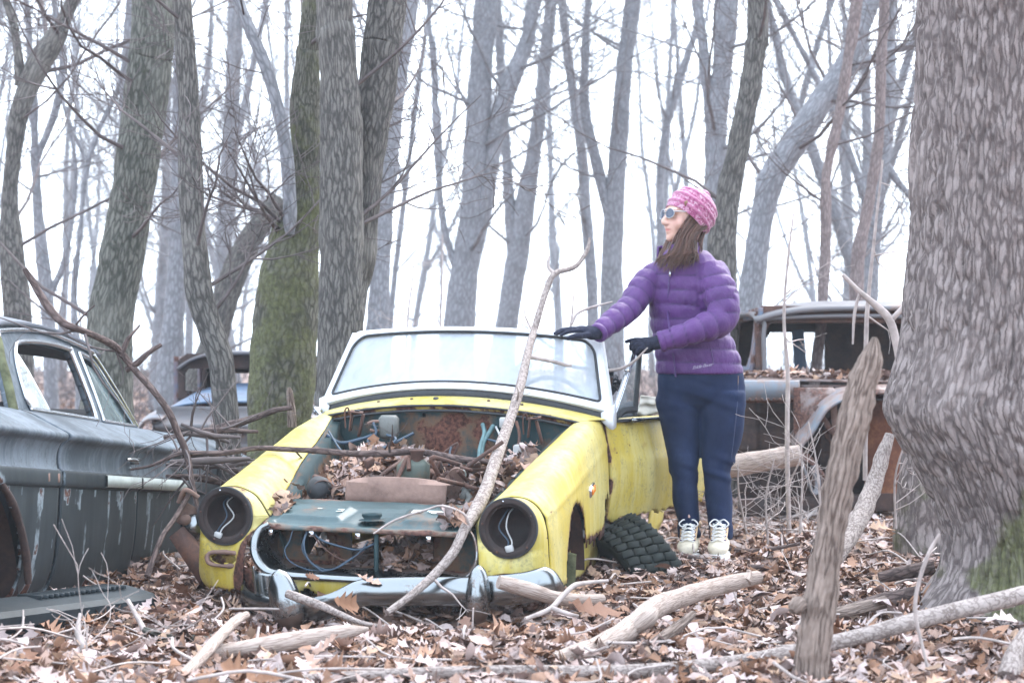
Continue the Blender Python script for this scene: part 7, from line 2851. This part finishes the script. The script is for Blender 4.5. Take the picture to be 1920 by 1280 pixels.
# --- laced boots
M['boot_tan'] = simple('tan_leather', (0.50, 0.35, 0.22), .6, 0, .25, 30, .3)
M['boot_pale'] = simple('pale_suede', (0.58, 0.52, 0.42), .8, 0, .18, 30)
M['lace'] = simple('white_lace', (0.75, 0.75, 0.76), .7, 0, .1, 80)
for (ax_, ay_, tx_, ty_, Ya) in ((1293, 1000, 1284, 1046, 8.55), (1350, 1006, 1340, 1056, 8.51)):
    an = W(ax_, ay_, Ya)
    gzv = g1(an[0], an[1]) + .02
    fd_ = np.array([-.17, -.985, 0])
    fl_ = np.array([.985, -.17, 0])
    b0 = np.array([an[0], an[1], gzv])

    def BP(l, f, u):
        return b0 + fl_ * l + fd_ * f + np.array([0, 0, u])
    mb = MB()
    q = cr(np.array([[-.075, .010, .030, .018], [-.065, .028, .040, .030], [-.02, .040, .043, .044], [.05, .036, .044, .040], [.11, .028, .048, .032], [.155, .022, .044, .026], [.185, .018, .030, .020], [.195, .016, .010, .008]]), 30)
    th = np.linspace(0, 2 * math.pi, 24, endpoint=False)
    g = np.array([[BP(w_ * math.cos(a), f_, max(.012, z_ + .014 + h_ * math.sin(a))) for a in th] for f_, z_, w_, h_ in q])
    mb.add(g.reshape(-1, 3), [grid_faces(30, 24, True)])
    for e in (0, 29):
        mb.add(np.vstack([g[e], g[e].mean(0)[None]]), [np.array([[j, (j + 1) % 24, 24] for j in range(24)])])
    tube(mb, [BP(0, -.01, .05), BP(0, -.012, .09), BP(0, -.014, .135)], [.042, .042, .046], 20, 12)
    tube(mb, [BP(0, .06, .055), BP(0, .03, .085), BP(0, .010, .115)], [.034, .034, .032], 16, 12)
    V, N, F = remeshed(mb, .005, 3)
    mb = MB()
    mb.add(V, F)
    bt = mb.build('boot', M['boot_pale'], woman)
    mb = MB()
    outl2 = [(-.034, -.08), (-.044, -.03), (-.042, .05), (-.052, .12), (-.040, .18), (0, .205), (.040, .18), (.052, .12), (.042, .05), (.044, -.03), (.034, -.08), (0, -.092)]
    oc = cr(np.array(outl2 + outl2[:1]), 50)[:-1]
    V = np.array([BP(l_, f_, z_) for z_ in (-.012, .016) for l_, f_ in oc])
    mb.add(V, [np.array([[i, (i + 1) % 49, 49 + (i + 1) % 49, 49 + i] for i in range(49)])])
    mb.add(np.vstack([V[49:], V[49:].mean(0)[None]]), [np.array([[i, (i + 1) % 49, 49] for i in range(49)])])
    mb.build('sole', M['lace'], bt, sharp=40)
    mb = MB()
    for s in (-1, 1):
        tube(mb, [BP(s * .026, .100, .072), BP(s * .028, .065, .095), BP(s * .030, .035, .122), BP(s * .032, .022, .142)], .010, 8, 14, flat=.5)
    lathe(mb, [(.048, -.012), (.052, -.004), (.052, .010), (.046, .014)], BP(0, -.012, .135), (0, 0, 1), 26)
    mb.build('tongue_flap', M['boot_tan'], bt)
    mb = MB()
    for k in range(6):
        t = k / 5
        f_, z_ = .125 - .092 * t, .066 + .072 * t
        tube(mb, [BP(-.028, f_ + .004, z_), BP(0, f_ + .014, z_ + .014), BP(.028, f_ - .008, z_ + .010)], .0032, 6, 10)
        tube(mb, [BP(.028, f_ + .004, z_), BP(0, f_ + .013, z_ + .013), BP(-.028, f_ - .008, z_ + .010)], .0032, 6, 10)
    for s in (-1, 1):
        tube(mb, [BP(0, .045, .150), BP(s * .022, .055, .158), BP(s * .042, .062, .140), BP(s * .026, .060, .128), BP(0, .046, .148)], .0028, 6, 20)
        tube(mb, [BP(0, .046, .148), BP(s * .018, .066, .118), BP(s * .030, .090, .082)], .0028, 6, 12)
    mb.build('laces', M['lace'], bt)
    mb = MB()
    for s in (-1, 1):
        for k in range(5):
            t = k / 4
            lathe(mb, [(.0015, .004), (.004, .003), (.0045, 0)], BP(s * .030, .118 - .09 * t, .072 + .066 * t), fd_ * .6 + np.array([0, 0, .8]), 8)
    tag(mb.build('eyelets', M['zip'], bt), kind='stuff')

# ------------------------------------------------------------------ fallen branches, logs, sticks
BR = np.random.default_rng(17)


def px_tube(pts):
    """(px, py, depth, half width in photo pixels) -> points and radii"""
    P = np.array([W(a, b, c) for a, b, c, d in pts])
    R = np.array([d / FPX * c for a, b, c, d in pts])
    return P, R


def branch(label, pts, bark, name='branch', cat='branch', sides=12, n=None, rough=.08, seed=0, twigs=0, group=None, subs=(), rs=22, tw=(.15, .4), twm=None, mask=0.0):
    P, R = px_tube(pts)
    t = thing(name, label, cat, P[len(P) // 2] * np.array([1, 1, 0]) + np.array([0, 0, P[:, 2].min()]), group)
    L = np.linalg.norm(np.diff(P, axis=0), axis=1).sum()
    mb = MB()
    Pt, Rt = tube(mb, P, R, sides, n or int(max(14, L * 45)), rough=rough * float(R.mean()), seed=seed + 60, rs=rs, mask=mask)
    mb.build('stem', bark, t)
    for sp_ in subs:
        P2, R2 = px_tube(sp_)
        m2 = MB()
        tube(m2, P2, R2, 8, max(10, len(sp_) * 8), rough=rough * float(R2.mean()), seed=seed + 90, rs=40)
        m2.build('side_branch', bark if twm is None else twm, t)
    if twigs:
        cb = MB()
        r_ = np.random.default_rng(500 + seed)
        for k in range(twigs):
            i = r_.integers(2, len(Pt) - 2)
            s = r_.normal(0, 1, 3)
            grow(cb, Pt[i], s, r_.uniform(*tw), min(.006, Rt[i] * .5), 2, 3, r_, .03, .2, (2, 3), (5, 5, 4, 3), minr=.0012)
        tag(cb.build('twigs', M['twig'] if twm is None else twm, t), kind='stuff')
    return t


branch('long pale speckled branch fallen across the windscreen and nose of the yellow car',
       [(1106, 446, 8.75, 2.3), (1100, 470, 8.72, 3.9), (1078, 500, 8.65, 4.7), (1040, 513, 8.55, 5.5), (1024, 545, 8.5, 6.2), (1010, 590, 8.42, 6.6), (1000, 625, 8.36, 7.4), (990, 660, 8.18, 7.8), (974, 730, 7.95, 9.0), (955, 790, 7.72, 10.1), (930, 860, 7.42, 11.7), (910, 920, 7.15, 12.5), (893, 955, 7.0, 13.3), (872, 990, 6.86, 10.1), (850, 1035, 6.76, 9.4), (815, 1076, 6.68, 8.6), (775, 1112, 6.6, 7.8), (726, 1148, 6.52, 6.2)],
       M['bark_branch'], seed=1, sides=14, twigs=3, tw=(.1, .22), twm=M['twig_pale'],
       subs=[[(988, 668, 8.15, 4), (1030, 676, 8.2, 3.6), (1080, 688, 8.28, 3.4), (1136, 694, 8.36, 3.2), (1166, 690, 8.36, 3), (1190, 676, 8.33, 2.4), (1214, 652, 8.28, 1.6)], [(1038, 512, 8.55, 4), (1028, 500, 8.56, 3), (1030, 480, 8.58, 2)],
             [(1072, 608, 8.4, 2.5), (1082, 588, 8.42, 3), (1110, 576, 8.45, 2.6), (1148, 566, 8.48, 1.6)], [(1070, 612, 8.42, 2.4), (1074, 575, 8.46, 1.8), (1076, 545, 8.5, 1.4)],
             [(880, 985, 6.86, 4), (868, 962, 6.84, 2.5), (830, 948, 6.86, 2.2), (800, 955, 6.88, 2), (740, 975, 6.9, 2), (700, 1000, 6.88, 1.6)]])
branch('thin dark branch lying level over the bonnet opening from wing to wing',
       [(246, 880, 7.6, 2.0), (285, 872, 7.6, 2.8), (330, 852, 7.6, 4.0), (358, 849, 7.6, 4.8), (420, 849, 7.6, 4.8), (480, 840, 7.62, 4.8), (540, 842, 7.62, 5.2), (600, 845, 7.64, 5.6), (660, 850, 7.64, 6.0), (720, 850, 7.62, 6.4), (770, 846, 7.6, 6.4), (810, 850, 7.58, 6.4), (860, 860, 7.54, 6.4), (918, 866, 7.5, 5.6)],
       M['bark_dark'], seed=2, twigs=5, tw=(.12, .3))
branch('crooked brown branch leaning over the sedan roof down to its rear door',
       [(46, 504, 7.3, 5.0), (62, 530, 7.3, 6.5), (90, 575, 7.3, 7.9), (120, 606, 7.3, 7.2), (160, 622, 7.35, 6.5), (200, 640, 7.5, 6.5), (222, 655, 7.6, 7.2), (250, 690, 7.62, 6.5), (290, 735, 7.6, 6.5), (318, 775, 7.6, 6.5), (335, 815, 7.6, 6.5), (350, 850, 7.58, 6.5), (358, 890, 7.55, 5.0), (368, 940, 7.5, 4.3), (378, 985, 7.45, 3.6)],
       M['bark_dark'], seed=3, twigs=6, subs=[[(226, 668, 7.6, 5), (238, 640, 7.62, 5), (246, 628, 7.62, 3), (262, 610, 7.65, 2)], [(236, 694, 7.62, 6), (258, 680, 7.62, 6), (280, 660, 7.63, 5), (302, 646, 7.65, 4)], [(356, 925, 7.5, 5), (330, 968, 7.4, 5), (302, 1010, 7.3, 5), (276, 1080, 7.2, 6)], [(140, 612, 7.32, 2), (158, 590, 7.3, 2), (178, 572, 7.3, 1.4)]])
branch('dark broken limb slanting up from the brush pile to the snag by the mossy trunk',
       [(385, 812, 8.6, 9), (430, 798, 8.6, 9), (480, 782, 8.6, 6), (520, 768, 8.6, 5), (548, 764, 8.6, 4)], M['bark_dark'], seed=4)
branch('short snag standing behind the left wing of the yellow car',
       [(548, 800, 8.75, 9), (546, 765, 8.75, 8), (543, 735, 8.75, 6), (541, 726, 8.75, 3)], M['wood_rot'], seed=5, name='snag', cat='snag')
# brush pile between the sedan and the yellow car
bp_ = np.random.default_rng(3)
for k in range(10):
    y0 = bp_.uniform(800, 900)
    x0, x1 = bp_.uniform(290, 360), bp_.uniform(420, 500)
    Yk = bp_.uniform(7.75, 8.5)
    dy = bp_.uniform(-30, 40)
    branch('stick in the tangled brush pile between the sedan and the yellow car',
           [(x0, y0 - dy * .5, Yk, 3), ((x0 + x1) / 2, y0 + bp_.uniform(-14, 14), Yk + .05, bp_.uniform(4, 8)), (x1, y0 + dy * .4 + 10, Yk + .1, 3)],
           M['twig'] if k % 3 else M['bark_dark'], name='stick', cat='stick', seed=20 + k, twigs=3, group='sticks of the brush pile', tw=(.15, .35), twm=M['twig'], n=20)

# logs and poles over the leaves in front
branch('long grey pole lying across the whole foreground into the right corner',
       [(380, 1286, 5.15, 8), (560, 1274, 5.2, 10), (760, 1262, 5.25, 11), (960, 1258, 5.3, 12), (1180, 1258, 5.35, 13), (1380, 1240, 5.45, 13), (1500, 1218, 5.5, 14), (1620, 1190, 5.55, 15), (1760, 1152, 5.62, 16), (1930, 1112, 5.7, 17)],
       M['bark_branch'], name='pole', cat='log', seed=6, sides=18)
branch('thick bare curved log lying in the leaves before the boots',
       [(1040, 1240, 5.55, 17.2), (1080, 1228, 5.6, 20.6), (1130, 1208, 5.75, 20.6), (1180, 1178, 5.95, 21.5), (1230, 1138, 6.2, 20.6), (1290, 1116, 6.4, 18.1), (1350, 1098, 6.6, 16.3), (1420, 1082, 6.75, 12.9)],
       M['wood_bare'], name='log', cat='log', seed=7, sides=20, rough=.14, subs=[[(1185, 1180, 5.93, 12), (1215, 1160, 5.92, 16), (1228, 1145, 5.95, 9)], [(1398, 1090, 6.68, 12), (1404, 1075, 6.7, 7), (1402, 1068, 6.7, 3)]])
branch('flaked slab of bark beside the bare curved log',
       [(1195, 1225, 5.75, 8), (1230, 1205, 5.8, 12), (1265, 1180, 5.9, 12), (1300, 1150, 6.0, 7)], M['wood_rot'], name='bark_slab', cat='bark', seed=8, sides=8)
branch('sawn peeled stick resting on the chrome bumper with its dark bark half stripped',
       [(935, 1090, 6.5, 13), (965, 1098, 6.52, 14), (1000, 1108, 6.55, 14), (1040, 1120, 6.6, 13), (1080, 1124, 6.65, 12), (1130, 1122, 6.72, 9)],
       M['wood_bare'], name='stick', cat='stick', seed=9, sides=14, rough=.12)
branch('forked grey twig standing off the leaves right of the bumper',
       [(985, 1160, 6.3, 4), (1030, 1142, 6.35, 5), (1052, 1120, 6.4, 5), (1075, 1098, 6.45, 5), (1100, 1092, 6.5, 4), (1140, 1088, 6.55, 3)], M['twig_pale'], name='stick', cat='stick', seed=10,
       subs=[[(1035, 1140, 6.35, 5), (1065, 1150, 6.33, 4), (1085, 1155, 6.33, 3)]])
branch('knobbly stick with a broken end propped on the bent left end of the bumper',
       [(538, 1112, 6.62, 8), (560, 1120, 6.6, 9), (600, 1134, 6.56, 8), (640, 1152, 6.5, 6), (690, 1170, 6.45, 4), (760, 1178, 6.4, 3)], M['bark_branch'], name='stick', cat='stick', seed=11)
branch('broad pale split log half sunk in the leaves at lower left',
       [(400, 1222, 5.75, 12), (470, 1214, 5.8, 16), (560, 1200, 5.85, 18), (640, 1186, 5.9, 15), (690, 1178, 5.95, 5)], M['wood_bare'], name='log', cat='log', seed=12, sides=14, rough=.2)
branch('grey weathered branch end pointing at the bumper from the lower left corner',
       [(325, 1282, 5.2, 13), (370, 1240, 5.45, 12), (410, 1195, 5.75, 11), (440, 1165, 5.95, 10), (462, 1152, 6.05, 7)], M['wood_bare'], name='branch', cat='branch', seed=13, rough=.16)
branch('lichened thin branch curving through the leaves behind the trim panel',
       [(270, 1180, 6.3, 6), (320, 1195, 6.25, 8), (380, 1198, 6.2, 9), (450, 1190, 6.2, 6)], M['bark_greenish'], seed=14)
branch('bleached root stub beside the trim panel',
       [(150, 1150, 6.05, 3), (146, 1185, 6.0, 6), (158, 1215, 5.95, 9), (166, 1245, 5.9, 7)], M['twig_pale'], name='stick', cat='stick', seed=15, twigs=5, tw=(.06, .16), twm=M['twig_pale'])
branch('grey stick slanting down over the end of the trim panel',
       [(240, 1125, 6.5, 4), (262, 1165, 6.4, 5), (285, 1205, 6.3, 6), (320, 1230, 6.2, 4)], M['twig_pale'], name='stick', cat='stick', seed=16)
branch('pale bent twig arching under the sedan door',
       [(60, 1165, 6.6, 3), (100, 1140, 6.65, 4), (130, 1133, 6.7, 4), (165, 1132, 6.75, 3)], M['twig_pale'], name='stick', cat='stick', seed=17)
branch('dark curved stick lying in front of the boots',
       [(1292, 1044, 8.05, 5), (1330, 1054, 8.0, 6), (1380, 1062, 8.0, 6), (1430, 1064, 8.0, 6), (1480, 1072, 7.9, 5), (1530, 1080, 7.85, 4)], M['bark_dark'], name='stick', cat='stick', seed=18)
branch('short dark stick right of the boots',
       [(1360, 1028, 8.5, 4), (1400, 1033, 8.5, 5), (1450, 1028, 8.5, 4), (1500, 1018, 8.5, 3)], M['bark_dark'], name='stick', cat='stick', seed=19, twigs=3, tw=(.1, .25))

# rotten post
branch('rotten upright stump snag with a jagged top leaning in the right foreground',
       [(1516, 1330, 5.12, 35.2), (1522, 1240, 5.12, 33.6), (1534, 1150, 5.12, 32.0), (1548, 1060, 5.14, 29.6), (1564, 960, 5.16, 28.0), (1582, 870, 5.18, 28.8), (1600, 790, 5.2, 29.6), (1618, 720, 5.22, 28.8), (1630, 680, 5.23, 24.8), (1637, 652, 5.24, 15.2), (1640, 632, 5.24, 5.6)],
       M['wood_rot'], name='stump', cat='stump', seed=20, sides=56, n=220, rough=.24, rs=26, subs=[[(1500, 1130, 5.1, 16), (1492, 1138, 5.08, 15), (1486, 1146, 5.07, 8)]])
# behind the post
branch('weathered split log poking from behind the woman to the truck wing',
       [(1300, 884, 9.9, 20), (1380, 872, 9.9, 21), (1440, 862, 9.9, 20), (1500, 853, 9.9, 20)], M['wood_bare'], name='log', cat='log', seed=21, sides=20, rough=.15)
branch('flaking rough log sloping from the swelling down to the leaves behind the post',
       [(1668, 815, 7.9, 10), (1650, 870, 7.85, 14), (1630, 930, 7.75, 17), (1605, 985, 7.6, 18), (1570, 1040, 7.4, 16), (1545, 1070, 7.3, 13)], M['bark_branch'], name='log', cat='log', seed=22, sides=16, rough=.22)
branch('bleached white branch arching over the truck against the huge trunk',
       [(1580, 515, 8.4, 4), (1610, 545, 8.4, 5), (1645, 575, 8.4, 7), (1668, 600, 8.4, 8), (1680, 640, 8.4, 8), (1688, 690, 8.4, 7), (1690, 745, 8.4, 6)], M['twig_pale'], seed=23,
       subs=[[(1670, 602, 8.4, 5), (1685, 585, 8.4, 5), (1702, 568, 8.4, 4)], [(1612, 545, 8.4, 2.5), (1602, 590, 8.4, 3), (1599, 645, 8.4, 2)]])
branch('thin grey sapling in front of the truck cab',
       [(1480, 1010, 9.6, 4.5), (1476, 840, 9.6, 4.5), (1477, 700, 9.6, 4), (1470, 600, 9.6, 3), (1476, 500, 9.6, 2.4), (1488, 400, 9.6, 1.6)], M['twig_pale'], name='sapling', cat='sapling', seed=24, twigs=6, tw=(.2, .5), twm=M['twig_pale'])
branch('straight grey sapling rising behind the post top',
       [(1622, 900, 9.0, 4.5), (1624, 640, 9.0, 4.5), (1628, 560, 9.0, 4), (1640, 440, 9.0, 3), (1655, 300, 9.0, 2)], M['twig_pale'], name='sapling', cat='sapling', seed=25, twigs=4, twm=M['twig_pale'])
branch('grey log lying left of the mossy tree foot',
       [(1570, 1150, 6.7, 10), (1640, 1130, 6.75, 15), (1720, 1112, 6.8, 15)], M['bark_dark'], name='log', cat='log', seed=26)
branch('short dark log against the huge tree foot',
       [(1648, 1082, 7.1, 10), (1690, 1074, 7.1, 13), (1750, 1062, 7.1, 14)], M['bark_dark'], name='log', cat='log', seed=27)
branch('peeled brown log between the post and the tree foot',
       [(1560, 1150, 6.45, 10), (1600, 1142, 6.5, 12), (1660, 1128, 6.55, 12)], M['wood_rot'], name='log', cat='log', seed=28)
branch('thin pale shoot standing before the mossy foot of the huge trunk',
       [(1748, 1290, 5.3, 3), (1732, 1220, 5.3, 3), (1716, 1150, 5.3, 4), (1722, 1095, 5.3, 4), (1740, 1040, 5.3, 4), (1762, 1000, 5.3, 3)], M['twig_pale'], name='sapling', cat='sapling', seed=29)
branch('grey weathered plank end in the lower right corner',
       [(1890, 1270, 5.2, 22), (1905, 1225, 5.25, 20), (1925, 1185, 5.3, 14)], M['bark_branch'], name='plank', cat='plank', seed=30, sides=6)
for k in range(10):
    x0 = BR.uniform(1380, 1520)
    y0 = BR.uniform(930, 1010)
    Yk = 3570 * .85 / (y0 - 700) * .98
    branch('grey stick in the low tangle under the rusty truck', [(x0, y0, Yk, 2), (x0 + BR.uniform(20, 60), y0 - BR.uniform(-8, 30), Yk, 4), (x0 + BR.uniform(70, 150), y0 - BR.uniform(-14, 50), Yk + .1, 2.5)],
           M['twig_pale'], name='stick', cat='stick', seed=40 + k, twigs=3, group='sticks under the truck', tw=(.15, .45), twm=M['twig_pale'], n=16)
# twiggy seedlings rising in front of the truck and by the jeans
for k, (x, y, Yk, h_) in enumerate(((1400, 960, 8.9, 90), (1440, 980, 8.8, 120), (1350, 900, 8.9, 60), (1500, 960, 8.7, 130), (1540, 930, 8.0, 140), (1680, 950, 7.9, 140), (760, 700, 13, 200), (820, 680, 14, 240), (170, 1240, 5.6, 70))):
    branch(('bare seedling in front of the truck log, nearest the jeans', 'tall twiggy seedling before the truck firewall', 'low twiggy seedling beside the right knee of the jeans', 'tallest bare seedling left of the rotten stump', 'bare seedling between the stump and the sloping log',
            'bare seedling against the rough sloping log by the huge trunk', 'slim bare sapling rising behind the left half of the windscreen', 'slim bare sapling rising behind the middle of the windscreen', 'short dead seedling at the trim panel')[k], [(x, y + 40, Yk, 2.5), (x + BR.uniform(-15, 15), y - h_ * .4, Yk, 2), (x + BR.uniform(-40, 40), y - h_, Yk, 1.2)], M['twig_pale'], name='seedling', cat='seedling', seed=60 + k, twigs=8, group='bare seedlings among the wrecks', tw=(.15, .45), twm=M['twig_pale'], n=18)

# ------------------------------------------------------------------ single leaves one can pick out
pm_ = []
ir_ = np.random.default_rng(91)
lmesh = []
for k in range(14):
    LV, LF = LEAVES[k % len(LEAVES)]
    c = LEAF_PAL[[0, 2, 3, 4, 5, 6, 8, 1, 9, 4, 5, 2, 0, 3][k]]
    mb = MB()
    mb.add(LV, [LF], None, None, np.tile(c, (len(LV), 1)))
    lmesh.append(mb.mesh('leaf', M['leaf'], smooth=False, usecol=True))
LG = 'dry leaves lying on top of the litter'


def one_leaf(p, size, rot, k, label=None):
    o = bpy.data.objects.new('leaf', lmesh[k % len(lmesh)])
    COL.objects.link(o)
    o.location = [float(v) for v in p]
    o.scale = (size,) * 3
    o.rotation_euler = rot
    tag(o, label or 'dry curled oak leaf lying loose on the brown leaf litter', 'leaf', None if label else LG)
    return o


one_leaf(W(1118, 1152, 6.3) + np.array([0, 0, .02]), .20, (.5, .2, .3), 5, 'big chestnut brown oak leaf standing up right of the bumper')
one_leaf(W(650, 1130, 6.6), .12, (1.2, .3, .8), 4, 'brown leaf caught on the bent bumper')
one_leaf(W(585, 1080, 6.85), .07, (.9, .2, .8), 5, 'small russet leaf on the edge of the grille mouth')
one_leaf(W(690, 1085, 6.75), .10, (.3, .4, .1), 2, 'pale pinkish leaf lying on top of the bumper')
one_leaf(W(862, 968, 6.82), .13, (1.0, .2, 1.2), 2, 'pale curled leaf caught by the branch on the slam panel')
one_leaf(W(1655, 990, 7.25), .13, (.6, .3, .6), 6, 'russet leaf standing on edge by the rough sloping log')
one_leaf(W(1880, 1160, 5.5), .12, (.3, .1, .4), 1, 'large tan leaf lying at the foot of the huge trunk')
for k in range(280):
    y = 4.9 + 2.6 * ir_.random() ** 1.3
    x = ir_.uniform(-.28, .28) * y
    one_leaf((x, y, g1(x, y) + ir_.uniform(.035, .06)), ir_.uniform(.065, .115), (ir_.normal(0, .5), ir_.normal(0, .5), ir_.uniform(0, 6.28)), k)
# twigs strewn through the litter: too many to count
mb = MB()
for k in range(420):
    y = 4.8 + 9 * ir_.random()
    x = ir_.uniform(-.33, .33) * y
    a = ir_.uniform(0, 6.28)
    L = ir_.uniform(.1, .45)
    z = g1(x, y) + .05
    p0 = np.array([x, y, z])
    d = np.array([math.cos(a), math.sin(a), ir_.normal(0, .12)])
    tube(mb, [p0, p0 + d * L * .5 + ir_.normal(0, .02, 3), p0 + d * L + ir_.normal(0, .03, 3)], ir_.uniform(.002, .005), 5, 7)
tag(mb.build('twig_litter', M['twig_pale']), 'thin pale twigs strewn through the leaf litter', 'twigs', kind='stuff')
